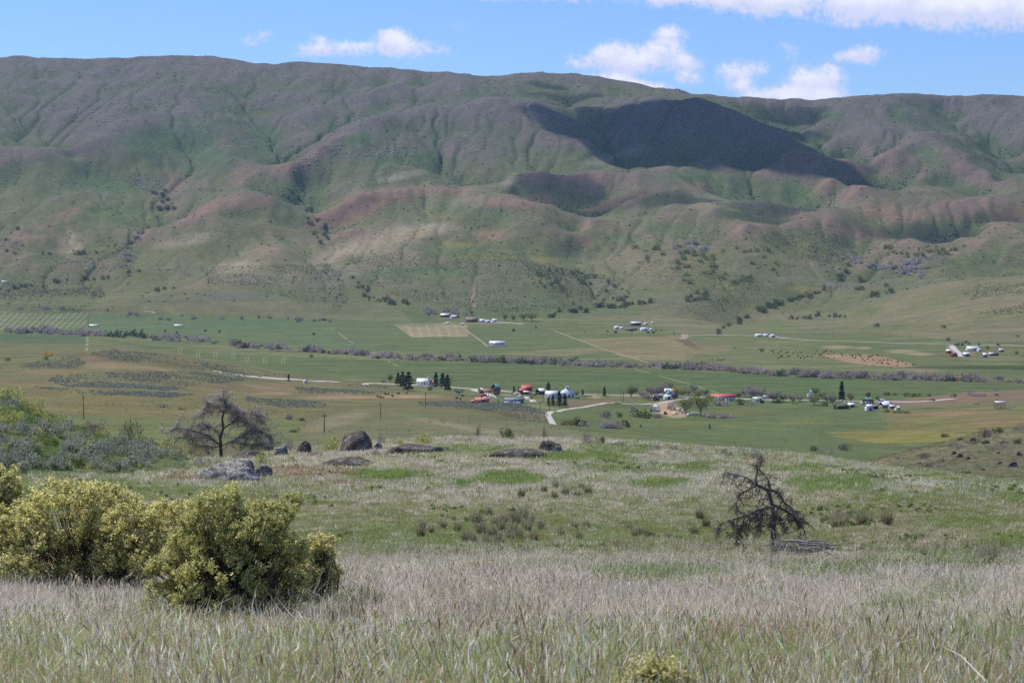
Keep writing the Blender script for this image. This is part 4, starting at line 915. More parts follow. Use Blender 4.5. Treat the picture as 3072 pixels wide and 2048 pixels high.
part('garage_front', bx(L * .14, L * .5, -W/2 - 2.2, -W/2 - .05, -.4, 3.0), P_CREAM, lo)
gable_building('workshop', 1622, 1183, 21, 8, 3.4, 2.6, P_BROWN, P_STEEL, 'brown workshop with shiny metal roof between lodge and white hall', 'shed', R(38), None, 0, True, 1500)
def open_shed(name, px, py, lpx, W, h, roof, label, rise=1.2, rz=0.0, dmin=1200, group=None, hay=None):
    p = at(px, py, dmin); k = ppm(p); L = lpx / k
    r = empty(name, p, rz); tag(r, label, 'shed', group)
    part('roof', gable_roof(L, W, h, rise, .4, .22), roof, r)
    for x in np.linspace(-L/2, L/2, 4):
        for y in (-W/2, W/2): part('post', bx(x - .16, x + .16, y - .16, y + .16, -.6, h), P_POST, r)
    part('rail', [bx(-L/2, L/2, y - .1, y + .1, h - .3, h - .02) for y in (-W/2, W/2)], P_POST, r)
    if hay: part('back_wall', bx(-L/2 + .2, L/2 - .2, W/2 - .4, W/2 - .2, -.4, h * hay), P_GREYWOOD, r)
    return r
open_shed('open_shed', 1459, 1188, 24, 7, 4.2, P_RED, 'red-roofed open carport beside the brown cabin', 2.0, R(20), 1500)
gable_building('small_shed', 1449, 1192, 14, 4, 2.2, .8, P_RED, P_RED, 'little bright red shed in front of the red carport', 'shed', R(8), None, 0, False, 1500)
gable_building('small_shed', 1443, 1180, 12, 5, 3.6, 1.6, P_GREYWOOD, P_STEEL, 'small grey gabled shed left of the red carport', 'shed', R(60), None, 0, True, 1500)
# village, right half
p = at(1966, 1234, 1500); k = ppm(p); rr = 13 / k
qh = empty('quonset_hut', p + Vector((0, 6, 0)), R(-10)); tag(qh, 'white arched quonset hut with white door in the gravel yard', 'hut')
ang = np.linspace(0, math.pi, 15); arc = np.stack([-np.cos(ang) * rr, np.zeros(15), np.sin(ang) * rr * 1.45], -1)
V = np.concatenate([arc + np.array([0, y, -.3]) for y in (-7.0, -2.3, 2.3, 7.0)]); part('shell', (V, np.array([(i * 15 + j, i * 15 + j + 1, (i + 1) * 15 + j + 1, (i + 1) * 15 + j) for i in range(3) for j in range(14)])), P_WHITE, qh)
Vf = np.concatenate([arc * .97 + np.array([0, -6.6, -.3]), [(0, -6.6, -.3)]]); part('end_wall', (Vf, np.array([(j, j + 1, 15, 15) for j in range(14)])), P_CREAM, qh)
opening('door', qh, .3, 1.9, rr * 1.0, 3.9, -6.66, P_WHITE, glass=False)
hs, L, W = gable_building('farmhouse', 2010, 1188, 30, 9, 4.8, 2.6, P_WHITE, P_STEEL, 'white farmhouse with pale metal roof among the bare grey trees', 'house', R(-6), None, 4, True, 1500)
gable_building('farmhouse', 2004, 1191, 16, 7, 3.6, 3.8, P_WHITE, P_GREEN, 'steep green-roofed white cottage in front of the pale-roofed farmhouse', 'house', R(64), None, 2, False, 1500)
gable_building('garage', 2004, 1198, 23, 6, 3.2, .9, P_WHITE, P_STEEL, 'white block garage below the green-roofed cottage', 'garage', R(2), None, 0, True, 1500)
gable_building('small_shed', 1969, 1202, 16, 5, 2.4, 1.6, P_BROWN, P_BROWN, 'dark brown gabled shed left of the white block garage', 'shed', R(70), None, 0, True, 1500)
gable_building('low_shed', 1975, 1193, 22, 5, 2.4, 1.0, P_GREYWOOD, P_STEEL, 'low grey shed under the bare trees behind the dark shed', 'shed', R(6), None, 0, False, 1500)
gable_building('long_house', 2171, 1200, 74, 9, 3.0, 2.9, P_WHITE, P_BRED, 'long white house with bright red metal roof behind the cottonwoods', 'house', R(-4), None, 7, True, 1500, None, 1, (1.3, 1.3))
gable_building('mobile_home', 2274, 1203, 28, 4.5, 2.9, .8, P_CREAM, P_STEEL, 'cream mobile home half hidden by the purple shrubs', 'mobile home', R(-12), None, 3, True, 1500)
gable_building('mobile_home', 2297, 1197, 16, 4, 2.7, .7, P_CREAM, P_STEEL, 'pale trailer behind the rounded bare tree', 'trailer', R(0), None, 2, False, 1500)
gable_building('narrow_house', 2431, 1191, 8, 5, 4.6, 2.4, P_WHITE, P_STEEL, 'narrow tall white house peeping out beside the yellow-green tree', 'house', R(70), None, 1, False, 1500)
bn, L, W = gable_building('barn', 2527, 1227, 34, 12.5, 2.8, 4.6, P_BROWN, P_GREYWOOD, 'dark brown gabled barn with white strip across its front', 'barn', R(72), None, 0, False, 1300)
part('canopy', bx(-L/2 - 1.0, -L/2 + .1, -4.0, 3.6, 2.9, 3.25), P_STEEL, bn); part('door', bx(-L/2 - .12, -L/2 - .02, -2.4, 2.2, -.3, 2.6), P_DARK, bn)
part('ridge_flashing', [bx(-L/2 - .45, L/2 + .45, -.5, .5, 7.58, 7.72)], P_STEEL, bn)
gable_building('lean_to', 2556, 1222, 20, 7, 2.6, 1.6, P_GREYWOOD, P_STEEL, 'grey-roofed stable joined to the right of the dark barn', 'stable', R(-14), None, 0, True, 1300)
# hip-roofed green house at the road
p = at(2606, 1212, 1400); k = ppm(p); Lh = 38 / k
gh = empty('ranch_house', p + Vector((0, 5, 0)), R(-4)); tag(gh, 'low house with hipped pale green roof near the road bend', 'house')
part('wall', bx(-Lh/2 + .8, Lh/2 - .8, -4.6, 4.6, -.5, 2.7), P_CREAM, gh)
part('roof', (np.array([(-Lh/2, -5.4, 2.6), (Lh/2, -5.4, 2.6), (Lh/2, 5.4, 2.6), (-Lh/2, 5.4, 2.6), (-1.6, 0, 6.3), (1.6, 0, 6.3)]), np.array([(0, 3, 2, 1), (0, 1, 5, 4), (1, 2, 5, 5), (2, 3, 4, 5), (3, 0, 4, 4)])), P_SAGEROOF, gh)
part('chimney', bx(-.5, .4, -.5, .4, 5.4, 7.4), P_BROWN, gh)
for x in (-4, -1, 2, 4.2): opening('window', gh, x, 1.4, 1.2, 1.2, -4.6)
for (px, py, l, W, h, ri, wl, rf, lb, rz) in (
    (2650, 1212, 19, 7, 2.8, 2.0, P_BLUE, P_BLUEROOF, 'small house with blue-grey roof right of the green-roofed house', 8), (2662, 1213, 19, 5, 2.6, .5, P_WHITE, P_STEEL, 'flat white shed before the blue-grey roofed house', 4),
    (2608, 1232, 18, 6, 4.0, 1.6, P_LAV, P_STEEL, 'pale blue shed at the left end of the front farm row', 12), (2627, 1227, 15, 5, 2.8, .5, P_DARK, P_GREYWOOD, 'dark open-fronted shed beside the pale blue shed', 2),
    (2657, 1224, 26, 9, 2.8, 2.6, P_GREYWOOD, P_STEEL, 'shiny roofed hay barn in the front farm row', 24), (2676, 1226, 15, 6, 2.4, .9, P_GREYWOOD, P_STEEL, 'low white-roofed lean-to joined to the hay barn', 10), (2693, 1230, 13, 4, 2.2, 1.2, P_CREAM, P_WHITE, 'tiny pale shed at the right end of the front farm row', 50), (2592, 1210, 9, 4, 2.3, .9, P_WHITE, P_STEEL, 'little white shed before the green-roofed house', 20)):
    gable_building('farm_shed', px, py, l, W, h, ri, wl, rf, lb, 'shed', R(rz), 'sheds of the farm near the road bend', 0, True, 1300)
os_ = open_shed('hay_shed', 2999, 1224, 29, 7, 5.4, P_STEEL, 'tall open shed with flat pale roof on the brown slope', .6, R(-3), 1300)
# far farms across the creek
for (px, py, l, W, h, ri, wl, rf, lb, rz, ct) in (
    (2920, 1052, 37, 10, 3.6, 2.8, P_CREAM, P_STEEL, 'long white-roofed farmhouse below the far road', -3, 'house'), (2929, 1051, 12, 7, 3.6, 2.2, P_BLUE, P_STEEL, 'blue-grey gabled porch house before the long farmhouse', 70, 'house'), (2901, 1069, 20, 12, 3.2, 2.4, P_GREYWOOD, P_STEEL, 'big barn with square white roof in the far right farm', -4, 'barn'), (2847, 1059, 15, 7, 3.2, 2.0, P_RED, P_STEEL, 'red shed with white roof at the left of the far right farm', -5, 'shed'),
    (2862, 1070, 15, 9, 4.4, 3.2, P_RED, P_BLUEROOF, 'dark red barn with grey roof by the farm drive', 62, 'barn'), (2955, 1071, 13, 8, 3.0, 2.6, P_GREYWOOD, P_STEEL, 'white-roofed shed beyond the brown corral', 12, 'shed'), (2974, 1067, 15, 6, 2.8, 1.6, P_GREYWOOD, P_STEEL, 'pale low shed next to the small dark gabled shed', 6, 'shed'),
    (2989, 1067, 10, 7, 2.8, 3.2, P_BROWN, P_BROWN, 'small dark gabled shed at the right of the far farm', 66, 'shed'), (3004, 1055, 14, 6, 2.8, 1.4, P_GREYWOOD, P_STEEL, 'lone white-roofed shed right of the far farm', 4, 'shed'), (2939, 1053, 10, 6, 2.6, 1.0, P_WHITE, P_STEEL, 'small white garage at the end of the long farmhouse', 4, 'garage'), (2911, 1051, 6, 4, 2.0, .8, P_WHITE, P_STEEL, 'tiny white outbuilding under the long farmhouse', 4, 'shed')):
    gable_building('farm_building', px, py, l, W, h, ri, wl, rf, lb, ct, R(rz), 'buildings of the far right farm', 0, True, 2200)
for (px, py, l, W, h, ri, wl, rf, lb, rz, ct) in (
    (1335, 951, 26, 12, 4.2, 3.4, P_BROWN, P_STEEL, 'shed with broad white roof at the left of the hillfoot farm', -8, 'shed'), (1361, 954, 20, 8, 3.4, 2.4, P_CREAM, P_WHITE, 'cream-roofed shed on the slope of the hillfoot farm', 34, 'shed'), (1373, 953, 6, 5, 3.4, 1.6, P_RED, P_RED, 'tiny red hut beside the cream-roofed shed', 40, 'shed'),
    (1415, 966, 33, 14, 4.4, 5.0, P_BROWN, P_GREYWOOD, 'big weathered grey-brown barn at the foot of the hills', -6, 'barn'), (1447, 966, 16, 8, 3.6, 2.4, P_WHITE, P_STEEL, 'white house just right of the weathered barn', 0, 'house'), (1463, 968, 14, 8, 3.4, 2.0, P_LAV, P_STEEL, 'pale blue shed between white house and white barn', 10, 'shed'), (1482, 966, 15, 9, 3.8, 2.6, P_WHITE, P_STEEL, 'white barn at the right of the hillfoot farm', 25, 'barn'), (1388, 975, 8, 5, 2.4, 1.4, P_GREYWOOD, P_STEEL, 'tiny shed by the track below the weathered barn', 20, 'shed')):
    gable_building('farm_building', px, py, l, W, h, ri, wl, rf, lb, ct, R(rz), 'buildings of the hillfoot farm', 0, True, 2600)
for (px, py, l, W, h, ri, wl, rf, lb, rz, ct) in (
    (1908, 977, 30, 12, 5.5, 2.2, P_BROWN, P_STEEL, 'dark barn with pale roof above the tan pasture', -3, 'barn'), (1850, 986, 14, 7, 3.0, 2.0, P_WHITE, P_STEEL, 'white cottage at the left of the pasture farm', 12, 'house'), (1864, 987, 9, 6, 2.6, 1.2, P_WHITE, P_WHITE, 'little white shed right of the white cottage', 0, 'shed'), (1893, 991, 36, 7, 3.0, 1.4, P_GREYWOOD, P_GREYWOOD, 'long low grey shed below the dark barn', 0, 'shed'),
    (1933, 992, 22, 9, 4.0, 1.8, P_WHITE, P_STEEL, 'white box shed right of the long low shed', 6, 'shed'), (1953, 991, 9, 6, 2.6, 1.2, P_WHITE, P_STEEL, 'small white shed at the right of the pasture farm', 6, 'shed'), (1938, 974, 12, 6, 3.0, 1.0, P_WHITE, P_STEEL, 'white shed with flat roof beside the dark barn', 12, 'shed'), (1958, 971, 8, 5, 2.4, 1.0, P_CREAM, P_STEEL, 'cream shed highest in the pasture farm', 4, 'shed')):
    gable_building('farm_building', px, py, l, W, h, ri, wl, rf, lb, ct, R(rz), 'buildings of the pasture farm', 0, True, 2600)
for (px, py, l, lb, rz) in ((2277, 1010, 22, 'white house at the left of the little roadside ranch', 4), (2298, 1010, 14, 'middle white shed of the little roadside ranch', -10), (2318, 1011, 13, 'right-hand white shed of the little roadside ranch', 15)):
    gable_building('farm_building', px, py, l, 7, 3.0, 1.8, P_WHITE, P_STEEL, lb, 'shed', R(rz), 'buildings of the roadside ranch', 0, True, 2400)
lb_, L, W = gable_building('long_barn', 1491, 1038, 45, 11, 4.6, 3.0, P_WHITE, P_STEEL, 'long white barn with dark slots under its eaves alone in the field', 'barn', R(-4), None, 0, False, 2400)
for i in range(9): x = -L/2 + L * (i + .5) / 9; part('slot', bx(x - .95, x + .95, -W/2 - .06, -W/2 + .02, 2.9, 4.1), P_DARK, lb_)
open_shed('hay_shed', 282, 983, 27, 9, 4.4, P_STEEL, 'white-roofed open hay shed in the striped field', 2.0, R(-3), 2600)
open_shed('hay_shed', 536, 983, 25, 9, 4.4, P_STEEL, 'white-roofed open hay shed in the plain field', 2.0, R(-3), 2600)
gable_building('mobile_home', 13, 848, 17, 5, 3, 1.2, P_WHITE, P_STEEL, 'white house at the left edge under the benches', 'house', 0, None, 0, True, 3000)
gable_building('mobile_home', 916, 1149, 10, 2.6, 2.6, .35, P_WHITE, P_WHITE, 'white stock trailer next to the lone pine', 'trailer', R(-30), None, 0, True, 1400)

# ------------------------------------------------------------------ vehicles and yard things
def wheel_geo(x, y, r=.45, w=.3):
    a = np.linspace(0, 2 * math.pi, 11)[:-1]; V = np.concatenate([np.stack([x + r * np.cos(a), np.full(10, y + s * w / 2), r + r * np.sin(a)], -1) for s in (-1, 1)])
    Fc = [(i, (i + 1) % 10, 10 + (i + 1) % 10, 10 + i) for i in range(10)] + [(0, i, i + 1, i + 1) for i in range(1, 9)] + [(10, 10 + i, 11 + i, 11 + i) for i in range(1, 9)]
    return V, np.array(Fc)
def wheels(r, xs, W, rad=.45):
    for x in xs:
        for s in (-1, 1): part('wheel', wheel_geo(x, s * (W / 2 - .1), rad), P_TYRE, r)
def profile(pts, W):
    """a body with side profile pts (x, z) and width W, slightly narrowed on top"""
    n = len(pts); zmax = max(z for _, z in pts); V = []
    for s in (-1, 1): V += [(x, s * W / 2 * (1 - .10 * max(0, (z / zmax - .55))), z) for x, z in pts]
    Fc = [(i, (i + 1) % n, n + (i + 1) % n, n + i) for i in range(n)] + [(0, i, i + 1, i + 1) for i in range(1, n - 1)] + [(n, n + i + 1, n + i, n + i) for i in range(1, n - 1)]
    return np.array(V, float), np.array(Fc)
def vehicle(name, px, py, kind, mat, label, cat, rz, dmin=1300, s=1.0, group=None):
    p = at(px, py, dmin); r = empty(name, p, rz); r.scale = (s, s, s); tag(r, label, cat, group)
    if kind == 'bus':
        part('body', profile([(-4.6, .6), (4.6, .6), (4.6, 1.9), (3.6, 2.0), (3.4, 3.1), (-4.5, 3.1), (-4.6, 2.9)], 2.5), mat, r)
        part('roof_cap', bx(-4.45, 3.3, -1.05, 1.05, 3.1, 3.22), P_WHITE, r)
        for i in range(9): x = -4.1 + i * .82; part('window', bx(x, x + .62, -1.29, -1.2, 2.05, 2.75), P_GLASS, r)
        part('stripe', bx(-4.5, 4.4, -1.275, -1.2, 1.35, 1.5), P_DARK, r); wheels(r, (-2.8, 3.2), 2.5, .5)
    elif kind == 'pickup':
        part('body', profile([(-2.6, .5), (2.6, .5), (2.6, 1.05), (1.4, 1.15), (.8, 1.75), (-.5, 1.75), (-.7, 1.15), (-2.6, 1.15)], 1.85), mat, r)
        part('windscreen', bx(-.4, .75, -.95, .95, 1.2, 1.62), P_GLASS, r); wheels(r, (-1.6, 1.6), 1.9, .4)
    elif kind == 'car':
        part('body', profile([(-2.2, .4), (2.2, .4), (2.2, .85), (1.2, .95), (.6, 1.45), (-1.3, 1.45), (-2.1, .95), (-2.2, .9)], 1.75), mat, r)
        part('windscreen', bx(-1.2, .65, -.9, .9, .98, 1.36), P_GLASS, r); wheels(r, (-1.35, 1.35), 1.8, .34)
    elif kind == 'camper':
        part('body', profile([(-2.6, .6), (2.2, .6), (2.6, 1.2), (2.5, 2.6), (2.0, 2.95), (-2.4, 2.95), (-2.6, 2.6)], 2.3), mat, r)
        part('window', bx(-.6, .9, -1.2, -1.1, 1.6, 2.3), P_GLASS, r); part('door', bx(-2.0, -1.3, -1.2, -1.1, .7, 2.4), P_CREAM, r); part('hitch', bx(2.5, 3.6, -.12, .12, .5, .65), P_POST, r); wheels(r, (-.5, .4), 2.3, .38)
    elif kind == 'tractor':
        part('chassis', bx(-1.2, 1.8, -.4, .4, .6, 1.2), mat, r); part('cab', profile([(-1.2, 1.2), (.4, 1.2), (.3, 2.6), (-1.1, 2.6)], 1.4), P_GLASS, r); part('cab_roof', bx(-1.3, .5, -.8, .8, 2.6, 2.75), mat, r)
        for s_ in (-1, 1): part('rear_wheel', wheel_geo(-.8, s_ * .9, .8, .45), P_TYRE, r); part('front_wheel', wheel_geo(1.4, s_ * .8, .5, .35), P_TYRE, r)
        part('loader_arm', [bx(.6, 3.0, y - .08, y + .08, 1.0, 1.25) for y in (-.7, .7)] + [bx(2.9, 3.4, -1.0, 1.0, .4, 1.3)], mat, r)
    elif kind == 'implement':
        part('frame', [bx(-2.6, 2.6, -.9, -.7, .5, .7), bx(-2.6, 2.6, .7, .9, .5, .7), bx(-2.6, -2.4, -.9, .9, .5, .7), bx(2.4, 2.6, -.9, .9, .5, .7)], mat, r); part('drawbar', bx(2.5, 4.2, -.1, .1, .5, .68), mat, r)
        part('hopper', profile([(-1.6, .7), (1.4, .7), (1.9, 1.7), (-2.1, 1.7)], 1.5), mat, r); wheels(r, (-1.0, 1.0), 2.0, .42)
    return r
vehicle('school_bus', 1763, 1194, 'bus', P_BUS, 'orange school bus parked right of the white schoolhouse', 'bus', R(6), 1500)
vehicle('camper_trailer', 1552, 1189, 'camper', P_WHITE, 'white camper trailer parked left of the red-roofed lodge', 'camper', R(20), 1500, 1.2)
vehicle('pickup_truck', 1599, 1208, 'pickup', P_WHITE, 'white pickup at the right of the blue-grey bungalow', 'pickup', R(15), 1500, 1.15)
vehicle('boat_trailer', 1459, 1195, 'implement', P_WHITE, 'white trailer beside the little bright red shed', 'trailer', R(-25), 1500)
vehicle('boat_trailer', 1475, 1193, 'implement', P_VAN, 'grey trailer right of the red carport', 'trailer', R(-25), 1500)
vehicle('parked_car', 1540, 1187, 'car', P_DARK, 'dark car left of the white camper trailer', 'car', R(10), 1500)
vehicle('parked_car', 2194, 1201, 'car', P_VAN, 'silver-blue car before the long red-roofed house', 'car', R(5), 1500)
vehicle('parked_car', 2182, 1202, 'car', P_WHITE, 'white car before the long red-roofed house', 'car', R(5), 1500)
vehicle('tractor', 1996, 1243, 'tractor', P_RUST, 'rusty yellow tractor with loader in the gravel yard', 'tractor', R(70), 1300)
vehicle('pickup_truck', 2020, 1230, 'pickup', P_YELLOW, 'tan old truck in the gravel yard', 'pickup', R(12), 1300, 1.2)
vehicle('pickup_truck', 2024, 1243, 'pickup', P_VAN, 'blue-grey pickup near the cottonwoods in the yard', 'pickup', R(40), 1300, 1.1)
vehicle('camper_trailer', 2040, 1233, 'camper', P_WHITE, 'white camper behind the yard cottonwoods', 'camper', R(20), 1300)
vehicle('camper_trailer', 2083, 1245, 'camper', P_WHITE, 'white camper under the big cottonwood', 'camper', R(8), 1300)
vehicle('stock_trailer', 2090, 1249, 'camper', P_VAN, 'grey stock trailer under the big cottonwood', 'trailer', R(-4), 1300, 1.1)
vehicle('pickup_truck', 2063, 1247, 'pickup', P_WHITE, 'white pickup at the foot of the yard cottonwoods', 'pickup', R(80), 1300, 1.1)
vehicle('pickup_truck', 2052, 1239, 'pickup', P_RUST, 'rust-red pickup between the two yard cottonwoods', 'pickup', R(25), 1300)
vehicle('parked_car', 1852, 1212, 'car', P_DARK, 'dark car at the end of the pale dirt track', 'car', R(15), 1500, 1.2)
vehicle('parked_car', 2588, 1212, 'car', P_WHITE, 'white car before the green-roofed house', 'car', R(0), 1400)
vehicle('stock_trailer', 2286, 1209, 'camper', P_DARK, 'black and white trailer at the field corner', 'trailer', R(60), 1400, .9)
vehicle('farm_implement', 2996, 1227, 'implement', P_RUST, 'rusty implement in front of the tall open shed', 'implement', R(8), 1300, 1.1)
vehicle('farm_implement', 3006, 1226, 'implement', P_RUST, 'rusty wagon at the right post of the tall open shed', 'implement', R(-30), 1300, .9)
vehicle('farm_implement', 2930, 1212, 'implement', P_YELLOW, 'tan implement on the brown slope left of the tall shed', 'implement', R(-35), 1300, 1.1)
vehicle('pickup_truck', 3032, 1222, 'pickup', P_VAN, 'pale blue truck right of the tall open shed', 'pickup', R(-30), 1300, 1.3)
vehicle('parked_car', 1790, 1186, 'car', P_WHITE, 'white car on the road behind the school bus', 'car', R(3), 1500)
def tank(px, py, mat, label, r_=1.0, L=4.5, dmin=1500):
    p = at(px, py, dmin); r = empty('fuel_tank', p, R(10)); tag(r, label, 'tank')
    V, Fc = tube([(-L/2 - .25, 0, r_ + .4), (-L/2, 0, r_ + .4), (L/2, 0, r_ + .4), (L/2 + .25, 0, r_ + .4)], [r_ * .4, r_, r_, r_ * .4], 10); part('shell', (V, Fc), mat, r)
    for x in (-L * .3, L * .3): part('leg', bx(x - .2, x + .2, -r_ * .7, r_ * .7, -.3, r_ * .7), P_CONC, r)
tank(1521, 1212, P_WHITE, 'white tank before the left end of the blue-grey bungalow'); tank(1556, 1212, P_WHITE, 'small white tank before the blue-grey bungalow porch', .8, 2.6); tank(1454, 1199, P_WHITE, 'white tank behind the long low red shed', 1.2, 3.0)
tank(1733, 1196, P_TEAL, 'teal tank between schoolhouse and school bus', .9, 4.0)

# ------------------------------------------------------------------ power poles
def pole(px, py, hpx, label, dmin=500):
    p = at(px, py, dmin); k = ppm(p); H = hpx / k
    r = empty('power_pole', p, random.uniform(-.5, .5)); tag(r, label, 'power pole', 'wooden power poles')
    part('post', tube([(0, 0, -1), (.0, 0, H * .5), (0, 0, H)], [.26, .22, .17], 6), P_POST, r)
    part('crossarm', bx(-1.1, 1.1, -.09, .09, H - 1.2, H - .98), P_POST, r)
    for x in (-1.0, 0.0, 1.0): part('insulator', bx(x - .07, x + .07, -.07, .07, H - .98 if x else H, H - .70 if x else H + .25), P_DARK, r)
for a in ((251, 1258, 72, 'wooden power pole before the sage hill, beyond the left brush slope', 700), (973, 1296, 56, 'wooden power pole near the dark boulder, foot hidden by the knoll', 700), (1142, 1254, 46, 'wooden power pole on the crest of the green hill', 900), (1277, 1222, 46, 'wooden power pole below the pines right of the church', 1200),
          (1629, 1206, 22, 'slender power pole between lodge and white hall', 1500), (1620, 1230, 24, 'wooden power pole beside the bend of the pale track', 1300), (1870, 1206, 32, 'wooden power pole at the end of the pale dirt track', 1500), (1863, 1192, 24, 'short power pole by the road left of the pale poplar', 1500), (1648, 1232, 30, 'thin power pole standing on the pale track bend', 1300),
          (1355, 1152, 22, 'power pole right of the church pines', 1800), (2055, 1182, 20, 'power pole right of the yellow willow', 1800), (1670, 1178, 18, 'thin pole behind the white hall roof', 1800), (265, 985, 40, 'tall pole beside the left hay shed', 2600), (2500, 1012, 18, 'power pole by the far road', 2600), (2730, 1020, 22, 'power pole at the foot of the right brown slope', 2600), (2325, 1006, 20, 'power pole at the roadside ranch', 2600)): pole(*a)

# ------------------------------------------------------------------ post and wire fences
_post = mesh_np('post', *bx(-.09, .09, -.09, .09, -.3, 1.35))
def fence(pts, label, step=6.0, dmin=900):
    P = [at(x, y, dmin) for x, y in pts]; root = empty('wire_fence', P[0]); tag(root, label, 'fence', 'wire fences'); spots = []
    for a, b in zip(P[:-1], P[1:]):
        n = max(1, int((b - a).length / step))
        for i in range(n): q = a.lerp(b, i / n); spots.append(Vector((q.x, q.y, float(ground_z(q.x, q.y)))) - P[0])
    for s in spots[:140]: link('post', with_mat(_post, P_POST), None, root, s)
    geo = []
    for h in (.45, .85, 1.2):
        for a, b in zip(spots[:139], spots[1:140]): geo.append(tube([(a.x, a.y, a.z + h), (b.x, b.y, b.z + h)], [.02, .02], 3))
    part('wire', geo, P_POST, root)
fence([(640, 1237), (800, 1234), (925, 1237), (1010, 1240)], 'wire fence across the olive slope above the old orchard tree', 7)
fence([(1330, 1186), (1430, 1190), (1430, 1196)], 'wire fence left of the red carport', 6, 1500)
fence([(2380, 1216), (2500, 1222)], 'wire fence left of the dark brown barn', 5, 1300)
fence([(1860, 1196), (1950, 1200)], 'wire fence along the road right of the school bus', 5, 1500)
# ------------------------------------------------------------------ trees and shrubs of the village
for a in ((1194, 1154, 39, 'small dark pine at the left end of the church grove'), (1208, 1161, 50, 'tall dark pine in the grove left of the church'), (1226, 1171, 60, 'biggest and nearest dark pine left of the church'), (1308, 1162, 49, 'dark pine just right of the church steeple'), (1328, 1164, 48, 'middle dark pine right of the church'), (1343, 1172, 52, 'dark pine at the right end of the church grove'),
          (1542, 1178, 22, 'small pine left of the red-roofed lodge'), (1556, 1177, 20, 'small dark pine touching the red-roofed lodge'), (1645, 1176, 33, 'dark pine behind the white hall'), (1646, 1217, 29, 'leftmost pine of the row before the white hall'), (1659, 1217, 36, 'slim second pine of the row before the white hall'), (1678, 1218, 48, 'tallest pine in front of the schoolhouse'), (1695, 1218, 41, 'pine at the right end of the row before the schoolhouse'),
          (1813, 1189, 32, 'lone narrow dark pine right of the school bus'), (866, 1143, 23, 'lone small pine left of the white stock trailer'), (1748, 1188, 22, 'thin dark pine behind the school bus')):
    tree('pine_tree', a[0], a[1], a[2], F_PINE, a[3], PINE, None, BARK, random.uniform(.95, 1.25), 1300)
tree('spruce_tree', 2525, 1201, 60, F_SPRUCE, 'tall pointed spruce behind the dark brown barn', SPRUCE, None, BARK, 1.0, 1300)
TREES = [(1894, 1192, 40, F_YGREEN, 'pale green poplar right of the short road pole', TREE_TALL, 1.3), (1908, 1184, 30, F_GREY, 'pale bare tree beside the poplar', TREE_TALL, 1.1), (1955, 1192, 42, F_GREY, 'bare grey tree left of the farmhouse', TREE_BARE, 1.0), (1975, 1190, 40, F_GREY, 'second bare grey tree left of the farmhouse', TREE_BARE, 1.0),
         (1992, 1184, 38, F_GREY, 'bare grey tree close behind the green-roofed cottage', TREE_BARE, 1.0), (2006, 1178, 38, F_BUD, 'big budding tree behind the farmhouse', TREE_LEAF, 1.3), (2029, 1190, 38, F_YELLOW, 'bright yellow willow right of the farmhouse', TREE_TALL, 1.4), (2024, 1201, 27, F_REDTWIG, 'dark red-brown tree right of the white garage', TREE_BARE, 1.1), (2081, 1179, 28, F_GREY, 'bare tree on the road left of the red-roofed house', TREE_BARE, .9),
         (2102, 1246, 78, F_YGREEN, 'large budding cottonwood in front of the red-roofed house', TREE_LEAF, .95), (2058, 1242, 60, F_BUD, 'brownish cottonwood in the gravel yard', TREE_LEAF, .9), (2117, 1190, 24, F_DARK, 'dark green tree at the left end of the red-roofed house', TREE_LEAF, 1.0), (2260, 1196, 47, F_WILLOW, 'large bare purple-grey tree right of the red-roofed house', TREE_BARE, 1.35), (2319, 1206, 43, F_GREY, 'rounded bare grey tree by the road', TREE_BARE, 1.3), (2378, 1209, 33, F_GREY, 'smaller brown bare tree right of the rounded one', TREE_BARE, 1.3),
         (2446, 1186, 28, F_YGREEN, 'green leafy tree behind the narrow white house', TREE_LEAF, 1.2), (2442, 1215, 36, F_YGREEN, 'low yellow-green willow before the narrow white house', TREE_LEAF, 1.35), (2497, 1215, 39, F_GREY, 'bare tree left of the tall spruce', TREE_BARE, .7), (2552, 1206, 33, F_BUD, 'orange-brown budding tree right of the tall spruce', TREE_LEAF, .95), (2604, 1194, 22, F_REDTWIG, 'bare dark tree behind the green-roofed house', TREE_BARE, 1.0),
         (1290, 1176, 26, F_GREY, 'bare tree in front of the church', TREE_BARE, .95), (1377, 1184, 22, F_GREY, 'spreading bare bush tree right of the church grove', TREE_BARE, 1.6), (1490, 1191, 26, F_REDTWIG, 'bare dark tree in front of the brown cabin', TREE_BARE, .9), (1171, 1147, 28, F_YGREEN, 'pale leafing poplar left of the church pines', TREE_TALL, 1.1),
         (1570, 962, 26, F_YGREEN, 'large pale green cottonwood right of the hillfoot farm', TREE_LEAF, 1.5), (1595, 963, 30, F_YGREEN, 'largest green cottonwood right of the hillfoot farm', TREE_LEAF, 1.5), (1515, 962, 24, F_BUD, 'budding cottonwood above the white barn', TREE_TALL, 1.3), (1540, 964, 24, F_BUD, 'thin budding cottonwood right of the white barn', TREE_TALL, 1.3), (1415, 945, 18, F_BUD, 'bare budding tree behind the weathered barn', TREE_BARE, 1.0),
         (2936, 1040, 14, F_BUD, 'budding tree behind the far right farmhouse', TREE_TALL, 1.2), (2908, 1036, 12, F_BUD, 'thin tree above the far right farmhouse', TREE_TALL, 1.2), (458, 1022, 26, F_WILLOW, 'tall purple bare tree above the creek pool', TREE_BARE, 1.0), (2066, 1106, 22, F_GREY, 'bare grey tree rising over the creek willows', TREE_BARE, 1.0)]
